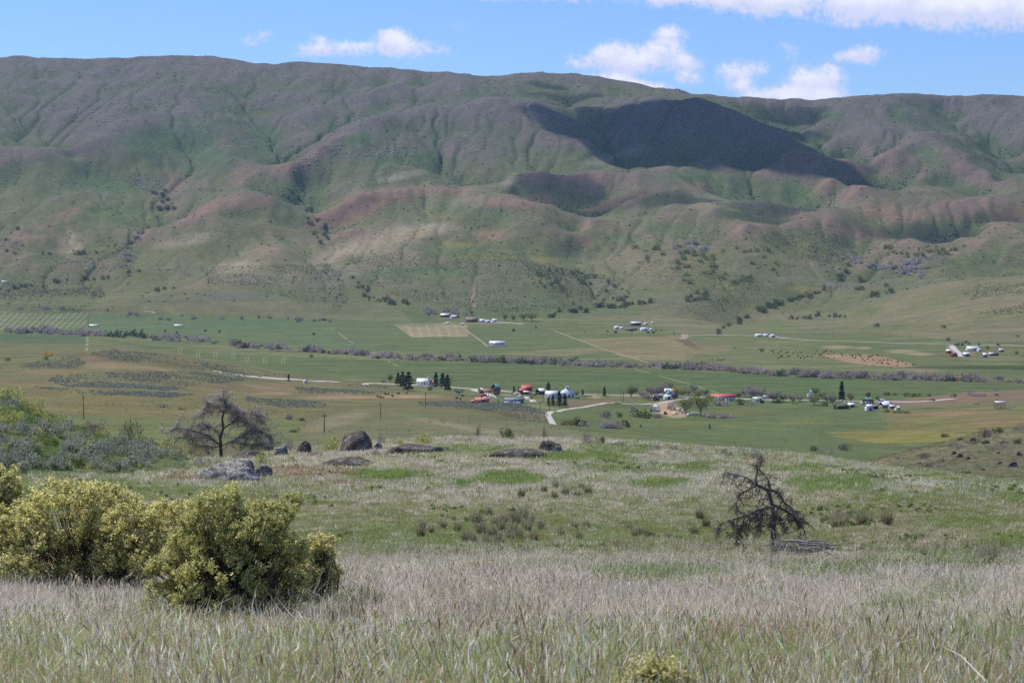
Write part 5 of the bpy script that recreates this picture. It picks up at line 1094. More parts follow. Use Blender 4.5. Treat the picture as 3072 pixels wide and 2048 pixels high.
TREES += [(1930, 1194, 26, F_GREY, 'low bare tree between poplar and bare grey trees', TREE_BARE, 1.5), (1944, 1199, 20, F_WILLOW, 'purple bare bush tree before the bare grey trees', TREE_BARE, 1.6), (2046, 1188, 22, F_BUD, 'brown budding tree right of the yellow willow', TREE_BARE, 1.3), (2066, 1186, 24, F_GREY, 'small bare tree left of the tree on the road', TREE_BARE, 1.2), (2095, 1196, 30, F_BUD, 'budding tree behind the big cottonwood', TREE_LEAF, 1.2),
          (2134, 1206, 24, F_BUD, 'olive budding tree at the left front of the red-roofed house', TREE_LEAF, 1.3), (2212, 1198, 26, F_GREEN, 'green tree at the right end of the red-roofed house', TREE_LEAF, 1.4), (2238, 1190, 30, F_WILLOW, 'purple tree left of the large bare purple-grey tree', TREE_BARE, 1.3), (2284, 1192, 30, F_GREY, 'bare tree between the purple-grey and the rounded tree', TREE_BARE, 1.2), (2350, 1206, 26, F_GREEN, 'green tree right of the rounded bare tree', TREE_LEAF, 1.3),
          (2400, 1206, 22, F_BUD, 'olive tree left of the narrow white house', TREE_LEAF, 1.4), (2466, 1198, 26, F_BUD, 'brownish tree right of the green leafy tree', TREE_LEAF, 1.3), (2480, 1206, 24, F_GREY, 'bare grey tree left of the green bush by the barn', TREE_BARE, 1.3), (2632, 1200, 14, F_DARK, 'dark tree behind the blue-grey roofed house', TREE_LEAF, 1.3), (1604, 1190, 14, F_BUD, 'tawny tree between lodge and workshop', TREE_LEAF, 1.6), (1566, 1196, 12, F_GREEN, 'small green tree on the drive left of the lodge', TREE_LEAF, 1.4), (1730, 1190, 18, F_GREEN, 'green tree between schoolhouse and bus', TREE_LEAF, 1.3)]
for a in TREES: tree('broadleaf_tree' if a[3] in (F_YGREEN, F_BUD, F_DARK) else 'bare_tree', a[0], a[1], a[2], a[3], a[4], a[5], None, BARK_GREY, a[6], 1250)
BUSH = [(1705, 1276, 52, 20, F_BUD, 'olive bush at the left of the shrub clump beyond the knoll'), (1735, 1277, 46, 34, F_DARK, 'tall dark green bush in the shrub clump beyond the knoll'), (1752, 1277, 28, 18, F_WILLOW, 'purple bush at the right of the shrub clump beyond the knoll'), (1818, 1253, 40, 26, F_GREY, 'grey bush above the purple thicket'), (1857, 1251, 28, 22, F_GREEN, 'round green bush above the purple thicket'),
        (1905, 1251, 46, 34, F_GREEN, 'green bush left of the quonset hut'), (1932, 1254, 50, 30, F_GREEN, 'large rounded green bush below the quonset hut'), (1895, 1224, 26, 14, F_WILLOW, 'purple bush left of the yard'), (1972, 1254, 34, 16, F_GREY, 'grey bush in front of the quonset hut'), (1816, 1282, 50, 30, F_WILLOW, 'left purple bush of the thicket in the green field'), (1846, 1283, 46, 28, F_WILLOW, 'right purple bush of the thicket in the green field'),
        (1875, 1280, 32, 28, F_DARK, 'dark green bush closing the purple thicket'), (1923, 1281, 12, 11, F_GREEN, 'small lone bush in the green field'), (2128, 1286, 9, 22, F_DARK, 'narrow upright lone bush in the green field'), (2128, 1252, 40, 22, F_WILLOW, 'purple bush right of the big cottonwood'), (2160, 1253, 40, 20, F_WILLOW, 'second purple bush in the row under the cottonwood'), (2184, 1254, 34, 16, F_WILLOW, 'lowest purple bush at the right of the cottonwood row'),
        (2150, 1215, 36, 17, F_WILLOW, 'purple bush left before the red-roofed house'), (2176, 1216, 34, 17, F_WILLOW, 'purple bush right before the red-roofed house'), (2220, 1213, 38, 26, F_GREEN, 'dense green bush right of the red-roofed house'), (2252, 1213, 40, 17, F_WILLOW, 'lilac bush before the cream mobile home'), (2332, 1208, 34, 20, F_DARK, 'dark bush at the foot of the rounded bare tree'), (2476, 1217, 28, 16, F_GREEN, 'green bush left of the dark barn'),
        (2016, 1228, 34, 24, F_WILLOW, 'pale bare bush in the gravel yard'), (2657, 1236, 26, 12, F_GREEN, 'green bush before the shiny hay barn'), (2692, 1238, 50, 10, F_GREEN, 'low green hedge bush left below the farm row'), (2722, 1239, 30, 8, F_GREEN, 'low green hedge bush right below the farm row'), (2660, 1186, 32, 14, F_GREEN, 'green bush in the field beyond the green-roofed house'), (2685, 1186, 22, 11, F_GREEN, 'smaller green bush in the field beyond the green-roofed house'),
        (2722, 1188, 32, 15, F_GREEN, 'left end of the green bush row in the right field'), (2750, 1189, 36, 13, F_DARK, 'right end of the green bush row in the right field'), (2790, 1188, 26, 10, F_GREEN, 'olive bush right of the green bush row'), (2796, 1202, 34, 9, F_DARK, 'low bush beside the right stretch of road'), (2860, 1190, 26, 13, F_GREEN, 'bush above the road end at right'), (2915, 1187, 34, 14, F_WILLOW, 'left pink-grey bush above the brown slope'),
        (2945, 1188, 36, 12, F_WILLOW, 'right pink-grey bush above the brown slope'), (2990, 1186, 20, 8, F_GREEN, 'small green bush right of the pink-grey bushes'), (2988, 1172, 19, 16, F_WILLOW, 'round purple bush on the pale field edge'), (1150, 1147, 30, 11, F_YGREEN, 'yellow-green bush by the road left of the church'), (1494, 1206, 9, 11, F_YGREEN, 'small green bush between red shed and bungalow'), (1592, 1198, 22, 14, F_BUD, 'straw-coloured bush above the white pickup'),
        (872, 1258, 34, 22, F_GREY, 'grey bush on the grass beyond the old orchard tree'), (900, 1262, 44, 12, F_GREEN, 'flat green bush right of the grey bush'), (885, 1296, 44, 14, F_GREEN, 'low green bush under the grey bush'), (495, 1222, 42, 16, F_GREY, 'grey bush on the olive slope left of the orchard tree'), (548, 1228, 36, 10, F_YGREEN, 'yellow-green bush on the olive slope'), (143, 1070, 34, 22, F_YELLOW, 'yellow willow bush at the foot of the sage hill'), (22, 1082, 30, 12, F_BUD, 'pale bush at the left edge of the dark field'),
        (2874, 1116, 34, 21, F_YELLOW, 'yellow willow in the creek line'), (137, 1078, 16, 11, F_DARK, 'dark bush below the yellow willow bush'), (933, 1072, 14, 13, F_DARK, 'dark bush in the field below the creek')]
for a in BUSH:
    y = 1141 if 'yellow willow in the creek' in a[5] else a[1]
    bush('bush', a[0], y, a[2], a[3], a[4], a[5], 'bush', None, TWIGGY if a[4] in (F_WILLOW, F_GREY, F_YELLOW, F_BUD) else SHRUB, 420)
# the creek line: willow thickets, bush by bush
CREEK = [([(20, 1001), (110, 1000), (195, 1005), (340, 1009)], 36, 15, 'grey-purple willow bush in the creek thicket of the left fields', 'creek willows of the left fields', .12), ([(340, 1011), (440, 1015)], 12, 15, 'dark green willow bush in the creek thicket of the left fields', 'green creek bushes of the left fields', 1.0),
         ([(470, 1022), (560, 1020), (655, 1034)], 14, 15, 'pinkish willow bush beside the creek pool', 'creek willows at the pool', .05), ([(695, 1041), (780, 1046), (875, 1048)], 18, 15, 'grey willow bush in the creek thicket above the sage hill', 'creek willows above the sage hill', .15), ([(893, 1054), (1024, 1063), (1112, 1066)], 20, 14, 'grey willow bush in the creek thicket above the white stock trailer', 'creek willows above the stock trailer', .15),
         ([(1122, 1076), (1280, 1080), (1416, 1085)], 40, 14, 'purple-grey willow bush in the creek thicket above the church', 'creek willows above the church', .08), ([(1416, 1085), (1550, 1090), (1677, 1096)], 40, 17, 'purple-grey willow bush in the creek thicket below the long white barn', 'creek willows below the long barn', .16), ([(1677, 1096), (1860, 1101), (2048, 1108)], 38, 15, 'purple-grey willow bush in the creek thicket below the tan pasture', 'creek willows below the tan pasture', .08),
         ([(2048, 1109), (2160, 1112), (2287, 1125)], 32, 19, 'tall purple willow bush in the creek thicket left of the cattle', 'creek willows left of the cattle', .05), ([(2287, 1125), (2460, 1133), (2636, 1138)], 36, 17, 'pink-grey willow bush in the creek thicket below the cattle', 'creek willows below the cattle', .08), ([(2636, 1138), (2800, 1141), (2963, 1145)], 34, 17, 'pink-grey willow bush in the creek thicket at right', 'creek willows at right', .04), ([(2976, 1146), (3072, 1150), (3180, 1152)], 10, 14, 'pink-grey willow bush in the creek thicket at the right edge', 'creek willows at the right edge', 0)]
for pts, n, h, lb, gp, green in CREEK:
    xs = [p[0] for p in pts]; ys = [p[1] for p in pts]
    for i in range(n):
        x = xs[0] + (xs[-1] - xs[0]) * (i + random.uniform(.1, .9)) / n; y = float(np.interp(x, xs, ys)) + random.choice([random.uniform(-8, 0), random.uniform(-2.5, 1.5)])
        hh = h * random.uniform(.55, 1.7)
        g = random.random() < green and green < 1
        mat = F_DARK if (green >= 1 or g) else random.choice([F_WILLOW, F_WILLOW, F_WILLOW, F_GREY])
        l2, g2 = (lb, gp) if not g else ('dark green bush standing out among the ' + gp, 'green bushes among the ' + gp)
        bush('willow_bush', x, y, hh * random.uniform(1.3, 2.0), hh, mat, l2, 'willow bush', g2, SHRUB if mat is F_DARK else TWIGGY, 2150)
# ------------------------------------------------------------------ shrubs dotting the far slopes
def scatter(poly, n, dmin=420, seed=1):
    r = random.Random(seed); xs = [p[0] for p in poly]; ys = [p[1] for p in poly]; out = []; tries = 0
    while len(out) < n and tries < n * 60:
        tries += 1; x, y = r.uniform(min(xs), max(xs)), r.uniform(min(ys), max(ys))
        if inpoly(poly, np.array([x]), np.array([y]))[0]: out.append((x, y))
    return out
def alongline(pts, n, sx, sy, seed):
    r = random.Random(seed); out = []
    seg = [math.hypot(b[0] - a[0], b[1] - a[1]) for a, b in zip(pts[:-1], pts[1:])]
    for _ in range(n):
        q = r.uniform(0, sum(seg)); i = 0
        while i < len(seg) - 1 and q > seg[i]: q -= seg[i]; i += 1
        f = q / seg[i]; out.append((pts[i][0] + (pts[i + 1][0] - pts[i][0]) * f + r.gauss(0, sx), pts[i][1] + (pts[i + 1][1] - pts[i][1]) * f + r.gauss(0, sy)))
    return out
FARG = [(alongline([(2150, 1000), (2200, 975), (2290, 925), (2400, 895), (2470, 875), (2520, 838), (2545, 800)], 46, 6, 4, 2), 17, F_GREEN, 'green shrub in the winding gully above the roadside ranch', 'shrubs of the winding gully'),
        (alongline([(1645, 955), (1700, 940), (1790, 930), (1860, 915), (1960, 910)], 26, 7, 4, 3), 16, F_DARK, 'dark green shrub along the draw right of the hillfoot farm', 'shrubs of the draw by the hillfoot farm'),
        (scatter([(1600, 800), (1760, 820), (1890, 870), (1880, 905), (1740, 920), (1640, 900)], 40, 420, 4), 15, F_GREEN, 'olive shrub on the hummocks above the cottonwoods', 'shrubs above the cottonwoods'),
        (scatter([(1900, 745), (2060, 740), (2330, 740), (2340, 800), (2250, 850), (2060, 850), (1960, 800)], 55, 420, 5), 17, F_YGREEN, 'yellow-green shrub on the terraces below the noses', 'shrubs on the terraces'),
        (scatter([(2060, 870), (2130, 880), (2110, 910), (2060, 905)], 12, 420, 6), 15, F_GREEN, 'green shrub clumped left of the winding gully', 'shrub clump left of the gully'),
        (scatter([(2640, 740), (2900, 740), (2860, 770), (2700, 778)], 30, 420, 7), 14, F_YGREEN, 'bright green tree in the strip above the grey aspens', 'green trees above the aspens'),
        (scatter([(2500, 770), (2640, 790), (2790, 780), (2760, 840), (2700, 830), (2560, 790)], 44, 420, 8), 17, F_ASPEN, 'pale grey leafless aspen on the right slope', 'leafless aspens on the right slope'),
        (alongline([(2700, 862), (2640, 880), (2620, 890), (2560, 830)], 22, 12, 9, 9), 15, F_GREEN, 'green shrub below the grey aspens', 'shrubs below the aspens'),
        ([(2372, 958), (2392, 958), (2410, 956), (2428, 957), (2446, 950), (2456, 948), (2488, 950), (2506, 950), (2522, 951), (2535, 953)], 17, F_DARK, 'dark green shrub on the smooth slope right of the gully', 'shrubs on the smooth right slope'),
        (alongline([(1000, 840), (1080, 850), (1100, 880), (1130, 900), (1200, 910)], 24, 14, 6, 10), 14, F_DARK, 'dark shrub in the fold left of the hillfoot farm', 'shrubs in the fold left of the hillfoot farm'),
        (alongline([(0, 868), (100, 860), (200, 845), (300, 835), (400, 815)], 26, 8, 4, 11), 12, F_DARK, 'dark shrub lining the bench on the left', 'shrubs lining the left bench'),
        ([(130, 762), (150, 764), (230, 762), (250, 761), (290, 760), (20, 755), (45, 762), (55, 690), (400, 731), (18, 722), (470, 872), (495, 868), (520, 866)], 15, F_DARK, 'dark shrub standing in the small left bench fields', 'shrubs of the left bench fields'),
        (alongline([(480, 640), (500, 600), (460, 560)], 14, 16, 10, 12), 14, F_REDTWIG, 'dark purple shrub in the left ravine', 'shrubs of the left ravine'),
        (alongline([(870, 560), (900, 600), (930, 640), (960, 690), (985, 730)], 26, 14, 8, 13), 14, F_DARK, 'dark green shrub in the central ravine', 'shrubs of the central ravine'),
        (alongline([(430, 700), (385, 730), (385, 770), (375, 800)], 20, 8, 6, 14), 13, F_GREY, 'grey leafless shrub at the mouth of the left ravine', 'shrubs at the left ravine mouth'),
        (alongline([(2030, 735), (2060, 750), (2100, 745)], 16, 12, 8, 15), 16, F_ASPEN, 'pale grey leafless aspen below the rounded noses', 'leafless aspens below the noses'),
        (scatter([(1240, 930), (1400, 935), (1400, 948), (1260, 945)], 16, 420, 16), 16, F_WILLOW, 'purple leafless tree behind the hillfoot farm', 'leafless trees behind the hillfoot farm'),
        (alongline([(50, 930), (120, 928), (270, 932), (480, 955), (640, 958), (800, 955), (860, 958), (980, 962)], 26, 12, 3, 17), 13, F_GREY, 'grey shrub along the upper edge of the left fields', 'shrubs above the left fields'),
        ([(958, 962), (975, 962), (660, 997), (618, 995), (532, 1000), (496, 996), (427, 992), (318, 996), (940, 1005), (1610, 985), (1540, 994)], 11, F_DARK, 'small dark bush standing alone in the fields beyond the creek', 'lone bushes in the far fields'),
        ([(2844, 1022), (2872, 1037), (2884, 1036), (2900, 1030), (2962, 1046), (2995, 1037), (3050, 1062), (3052, 1010), (2830, 985), (2630, 980)], 13, F_DARK, 'dark round tree around the far right farm', 'trees around the far right farm'),
        (scatter([(1720, 1000), (2040, 985), (2050, 1002), (1800, 1004)], 10, 420, 19), 9, F_DARK, 'small shrub below the pasture farm', 'shrubs below the pasture farm')]
for pts, h, mat, lb, gp in FARG:
    for (x, y) in pts:
        hh = h * random.uniform(.55, 1.15)
        bush('aspen_tree' if 'aspen' in lb else 'bare_shrub' if mat in (F_WILLOW, F_GREY, F_REDTWIG) else 'lone_tree' if 'tree' in lb else 'dark_shrub' if mat is F_DARK else 'green_shrub', x, y, hh * random.uniform(1.1, 2.0), hh, mat, lb, 'shrub', gp, TWIGGY if mat in (F_WILLOW, F_GREY, F_REDTWIG, F_ASPEN) else SHRUB, 2400)

# ------------------------------------------------------------------ cattle
COWB = paint('black_cattle_hide', (.018, .015, .014), .85, .2, .1); COWR = paint('red_brown_cattle_hide', (.13, .06, .04), .85, .2, .1)
def cow_mesh(mat, graze):
    # one continuous body: barrel, neck and head with four tapering legs, grown from a skeleton
    hz = .45 if graze else 1.5
    v = [(0, 0, 1.05), (-.75, 0, 1.12), (.65, 0, 1.1), (1.05, 0, 1.15 if not graze else .95), (1.45, 0, hz), (1.75, 0, hz - .2), (-.7, .25, .6), (-.78, .25, .0), (-.7, -.25, .6), (-.78, -.25, .0), (.6, .22, .55), (.6, .22, 0), (.6, -.22, .55), (.6, -.22, 0), (-.95, 0, .9), (-1.0, 0, .45)]
    e = [(0, 1), (0, 2), (2, 3), (3, 4), (4, 5), (1, 6), (6, 7), (1, 8), (8, 9), (2, 10), (10, 11), (2, 12), (12, 13), (1, 14), (14, 15)]
    rad = [.46, .38, .36, .22, .17, .10, .13, .07, .13, .07, .12, .065, .12, .065, .05, .04]
    me = bpy.data.meshes.new('cow'); me.from_pydata(v, e, []); o = bpy.data.objects.new('cow_source', me); COL.objects.link(o)
    o.modifiers.new('skin', 'SKIN')
    for i, r_ in enumerate(rad): me.skin_vertices[0].data[i].radius = (r_, r_)
    me.skin_vertices[0].data[0].use_root = True
    dg = bpy.context.evaluated_depsgraph_get(); ev = bpy.data.meshes.new_from_object(o.evaluated_get(dg)); bpy.data.objects.remove(o)
    ev.name = 'cow'; ev.materials.clear(); ev.materials.append(mat)
    return ev
COWS = [cow_mesh(COWB, True), cow_mesh(COWB, False), cow_mesh(COWR, True), cow_mesh(COWR, False)]
def cow(px, py, label, group, red=False, dmin=1300, s=1.15):
    o = link('cow', random.choice(COWS[2:] if red else COWS[:2]), None, None, at(px, py, dmin)); o.rotation_euler = (0, 0, random.uniform(0, 6.28)); o.scale = (s, s, s)
    tag(o, label, 'cow', group)
for (x, y) in [(1134, 1192), (1142, 1194), (1151, 1195), (1157, 1184), (1165, 1184), (1221, 1181), (1196, 1182), (1370, 1197), (1381, 1199), (1388, 1189), (1178, 1190)]: cow(x, y, 'black cow on the pasture below the church', 'cattle below the church')
for (x, y) in scatter([(2310, 1054), (2480, 1052), (2560, 1066), (2500, 1076), (2330, 1076)], 44, 420, 31): cow(x, y, 'black cow in the herd left of the tan strip', 'cattle herd left of the tan strip', False, 2200)
for (x, y) in scatter([(2540, 1064), (2640, 1066), (2750, 1096), (2700, 1100), (2570, 1084)], 40, 420, 32): cow(x, y, 'black cow on the tan strip', 'cattle on the tan strip', False, 2200)
for (x, y) in scatter([(2272, 1046), (2292, 1046), (2292, 1056), (2276, 1058)], 9, 420, 33): cow(x, y, 'red-brown cow in the tight bunch above the herd', 'red-brown cattle bunch', True, 2200)
for (x, y) in ((2136, 1079), (2155, 1081), (2170, 1080), (2162, 1083), (2203, 1045), (2340, 1012)): cow(x, y, 'black cow alone near the creek willows', 'scattered cattle near the creek', False, 2200)
# ------------------------------------------------------------------ masses of small plants: one object each, instanced on surveyed points
CELL = (DD ** 2) * np.gradient(ug)[None, :] * np.gradient(lg)[:, None]
def stuff_points(poly, n, dmin, dmax, dens=None, seed=1):
    r = np.random.default_rng(seed)
    m = (DD > dmin) & (DD < dmax)
    if poly is not None: m &= inpoly(poly, PXg, PYg)
    w = np.where(m, CELL, 0.0)
    if dens is not None: w = w * np.clip(dens, 0, None)
    w = w.ravel(); s = w.sum()
    if s <= 0: return np.zeros((0, 3))
    k = r.choice(len(w), size=n, p=w / s)
    il, iu = np.unravel_index(k, DD.shape)
    d = np.exp(np.log(DD.ravel()[k]) + r.uniform(-.5, .5, n) * np.gradient(lg)[il]); u = U.ravel()[k] + r.uniform(-.5, .5, n) * np.gradient(ug)[iu]
    d = np.clip(d, math.exp(lg[0]) + .01, math.exp(lg[-1]) - 1)
    x = u * d
    return np.stack([x, d, ground_z(x, d)], -1)
def sample_map(A, P):
    u = P[:, 0] / P[:, 1]; l = np.log(P[:, 1])
    iu = np.clip(np.searchsorted(ug, u), 0, NU - 1); il = np.clip(np.searchsorted(lg, l), 0, NL - 1)
    return A[il, iu]
_gn_cache = {}
def gn_group(objs):
    key = tuple(o.name for o in objs)
    if key in _gn_cache: return _gn_cache[key]
    g = bpy.data.node_groups.new('plant_masses', 'GeometryNodeTree')
    g.interface.new_socket('Geometry', in_out='INPUT', socket_type='NodeSocketGeometry'); g.interface.new_socket('Geometry', in_out='OUTPUT', socket_type='NodeSocketGeometry')
    N = g.nodes; L_ = g.links
    gi = N.new('NodeGroupInput'); go = N.new('NodeGroupOutput'); ip = N.new('GeometryNodeInstanceOnPoints'); jn = N.new('GeometryNodeJoinGeometry')
    for o in reversed(objs):
        oi = N.new('GeometryNodeObjectInfo'); oi.inputs['Object'].default_value = o; oi.inputs['As Instance'].default_value = True
        L_.new(oi.outputs['Geometry'], jn.inputs[0])
    def attr(nm, ty):
        a = N.new('GeometryNodeInputNamedAttribute'); a.data_type = ty; a.inputs['Name'].default_value = nm; return a.outputs['Attribute']
    L_.new(gi.outputs[0], ip.inputs['Points']); L_.new(jn.outputs[0], ip.inputs['Instance']); ip.inputs['Pick Instance'].default_value = True
    L_.new(attr('which', 'INT'), ip.inputs['Instance Index']); L_.new(attr('rot', 'FLOAT_VECTOR'), ip.inputs['Rotation']); L_.new(attr('size', 'FLOAT_VECTOR'), ip.inputs['Scale'])
    L_.new(ip.outputs[0], go.inputs[0]); _gn_cache[key] = g
    return g
def stuff(name, P, size, meshes, tint=None, label=None, seed=3, lean=.12):
    r = np.random.default_rng(seed); n = len(P)
    me = bpy.data.meshes.new(name); me.vertices.add(n); me.vertices.foreach_set('co', np.asarray(P, np.float32).ravel())
    def add(nm, ty, fld, arr): a = me.attributes.new(nm, ty, 'POINT'); a.data.foreach_set(fld, np.ascontiguousarray(arr).ravel())
    add('which', 'INT', 'value', r.integers(0, len(meshes), n).astype(np.int32))
    add('rot', 'FLOAT_VECTOR', 'vector', np.stack([r.normal(0, lean, n), r.normal(0, lean, n), r.uniform(0, 6.283, n)], -1).astype(np.float32))
    size = np.asarray(size, float); size = size if size.ndim == 2 else np.repeat(size[:, None], 3, 1)
    add('size', 'FLOAT_VECTOR', 'vector', size.astype(np.float32))
    if tint is not None: add('tint', 'FLOAT_COLOR', 'color', np.concatenate([np.clip(tint, .005, .8), np.ones((n, 1))], 1).astype(np.float32))
    o = link(name, me); src = [bpy.data.objects.new(m.name, m) for m in meshes]
    md = o.modifiers.new('instances', 'NODES'); md.node_group = gn_group(src)
    tag(o, label, None, None, 'stuff'); return o
def tint_material(name, transl=.4, bright=1.0):
    m = bpy.data.materials.new(name); m.use_nodes = True; N = NT(m.node_tree); N.n.clear()
    o = N.new('ShaderNodeOutputMaterial'); d = N.new('ShaderNodeBsdfDiffuse'); t = N.new('ShaderNodeBsdfTranslucent'); mx = N.new('ShaderNodeMixShader')
    a = N.new('ShaderNodeAttribute', attribute_name='tint', attribute_type='INSTANCER').outputs['Color']
    n = N.noise(N.new('ShaderNodeTexCoord').outputs['Object'], 9.0, 2, .6)
    s = N.vmath('SCALE', a); N.put(s.node.inputs['Scale'], N.math('ADD', .50 * bright, N.math('MULTIPLY', n, 1.0 * bright)))
    N.l.new(s, d.inputs['Color']); N.l.new(s, t.inputs['Color']); mx.inputs[0].default_value = transl
    N.l.new(d.outputs[0], mx.inputs[1]); N.l.new(t.outputs[0], mx.inputs[2]); N.l.new(mx.outputs[0], o.inputs['Surface']); return m
T_GRASS = tint_material('grass_blades', .5, 1.12); T_SCRUB = tint_material('scrub_leaves', .3)
def tuft(name, seed, n, rad, h, w, lean, seedhead=0.0, mat=None):
    r = np.random.default_rng(seed)
    a = r.uniform(0, 6.283, n); q = np.sqrt(r.uniform(0, 1, n)) * rad
    B = np.stack([np.cos(a) * q, np.sin(a) * q, np.full(n, -.03)], -1); H = h * r.uniform(.45, 1.1, n)
    da = a + r.normal(0, .9, n); ln = np.abs(r.normal(0, lean, n))
    D = np.stack([np.cos(da) * ln, np.sin(da) * ln, np.ones(n)], -1); D /= np.linalg.norm(D, axis=1)[:, None]
    Mid = B + D * (H * .55)[:, None]; D2 = D + np.stack([np.cos(da), np.sin(da), -np.ones(n) * .3], -1) * (ln * .9)[:, None]; D2 /= np.linalg.norm(D2, axis=1)[:, None]
    Tip = Mid + D2 * (H * .5)[:, None]
    f = r.uniform(0, 6.283, n); Sd = np.stack([np.cos(f), np.sin(f), np.zeros(n)], -1) * (w * r.uniform(.6, 1.3, n))[:, None] * .5
    V = np.stack([B - Sd, B + Sd, Mid + Sd * .8, Mid - Sd * .8, Tip], 1).reshape(-1, 3); i = np.arange(n)[:, None] * 5
    Fc = np.concatenate([np.concatenate([i, i + 1, i + 2], 1), np.concatenate([i, i + 2, i + 3], 1), np.concatenate([i + 3, i + 2, i + 4], 1)])
    if seedhead > 0:
        m = int(n * seedhead); k = r.permutation(n)[:m]; c = Tip[k]; s = w * 1.9; up = D2[k]
        V2 = np.stack([c - up * .05, c + Sd[k] / (w * .5) * s * .5, c + up * .05, c - Sd[k] / (w * .5) * s * .5], 1).reshape(-1, 3); j = len(V) + np.arange(m)[:, None] * 4
        V = np.concatenate([V, V2]); Fc = np.concatenate([Fc, np.concatenate([j, j + 1, j + 2], 1), np.concatenate([j, j + 2, j + 3], 1)])
    me = mesh_np(name, V, Fc); me.materials.append(mat or T_GRASS); return me
def grass_tints(P, r, seed):
    g = sample_map(greenness, P); rd = sample_map(reddish, P); n = len(P)
    x, y = P[:, 0], P[:, 1]
    clump = fbm(x / 1.6, y / 1.6, 3, seed) * .35 + fbm(x / 9, y / 9, 3, seed + 3) * .3
    pick = r.uniform(0, 1, n)
    dry = np.array([.64, .575, .475]) * (1 + r.normal(0, .13, n) + clump * .35)[:, None]; dry[:, 2] *= 1 + r.normal(0, .05, n)
    grn = np.array([.245, .305, .10]) * (1 + r.normal(0, .16, n))[:, None]; olv = np.array([.27, .275, .115]) * (1 + r.normal(0, .15, n))[:, None]; red = np.array([.34, .20, .135]) * (1 + r.normal(0, .18, n))[:, None]
    _, py = project(x, y, P[:, 2]); wave = sample_map(g1, P) * 55 + clump * 60; shorty = sm(py + wave, 1450, 1540) * (1 - sm(py + wave, 1610, 1730))
    pg = np.clip(g * 1.15 + clump * .5 - .02, 0, .97)
    out = np.where((pick < pg)[:, None], grn, dry)
    m = (r.uniform(0, 1, n) < np.clip(.22 + shorty * .55 + clump * .4, 0, .9)) & (pick >= pg); out[m] = olv[m]
    m = r.uniform(0, 1, n) < rd * .62; out[m] = red[m]
    near_mix = sm(py, 1850, 1960); m = (r.uniform(0, 1, n) < near_mix * .20); out[m] = olv[m] * .95
    m = r.uniform(0, 1, n) < near_mix * .26; out[m] = np.array([.30, .215, .14]) * r.uniform(.7, 1.25, (m.sum(), 1))
    out = out * (1 + .30 * near_mix)[:, None]
    isg = pick < pg
    return out, isg, shorty, py
def build_grass():
    r = np.random.default_rng(77)
    view = (np.abs(U) < .315).astype(float)
    kinds = [('grass', 9.0, 30.0, 26000, [tuft('grass_tuft', 200 + i, 34, .14, .27, .0040, .48, .22) for i in range(5)], 1.0), ('grass', 30.0, 62.0, 32000, [tuft('grass_tuft', 210 + i, 34, .21, .27, .0068, .46, .2) for i in range(5)], 1.0),
             ('grass', 62.0, 112.0, 32000, [tuft('grass_tuft', 220 + i, 34, .34, .30, .013, .42) for i in range(4)], 1.0), ('grass', 112.0, 205.0, 36000, [tuft('grass_tuft', 230 + i, 30, .55, .36, .022, .40) for i in range(4)], 1.0)]
    for name, d0, d1, n, ms, s in kinds:
        P = stuff_points(None, n, d0, d1, view * np.clip(1 + fbm(Xw / 2.5, Yw / 2.5, 3, 141) * 1.1 + fbm(Xw / .7, Yw / .7, 2, 143) * .9, .08, 3) * np.where(sage_zone, .55, 1), int(d0))
        t, isg, shorty, py = grass_tints(P, r, 300)
        sz = r.uniform(.5, 1.35, len(P)) * s; hgt = sz * np.where(isg, .95, .88) * (1 - shorty * .5) * (1 + .06 * sm(py, 1640, 1760) * (1 - sm(py, 1830, 1900)) * (~isg)) * np.where((np.abs(P[:, 0] - 9.4) < 3.6) & (P[:, 1] > 56) & (P[:, 1] < 72), .45, 1.0) * (1 - .25 * (py < 1470))
        in_sage = sample_map(sage_zone.astype(float), P) > .5
        t[in_sage] = np.array([.115, .175, .045]) * r.uniform(.7, 1.25, (in_sage.sum(), 1)); hgt[in_sage] *= .55
        stuff(name, P, np.stack([sz, sz, hgt], -1), ms, t, None, int(d0) + 5)
    P = stuff_points([(2560, 1255), (3300, 1180), (3300, 1500), (2560, 1430)], 4500, 205, 400, None, 9); t = np.array([.22, .205, .12]) * r.uniform(.6, 1.3, (len(P), 1))
    stuff('grass', P, r.uniform(.6, 1.1, len(P)), kinds[3][4], t, None, 8)
build_grass()
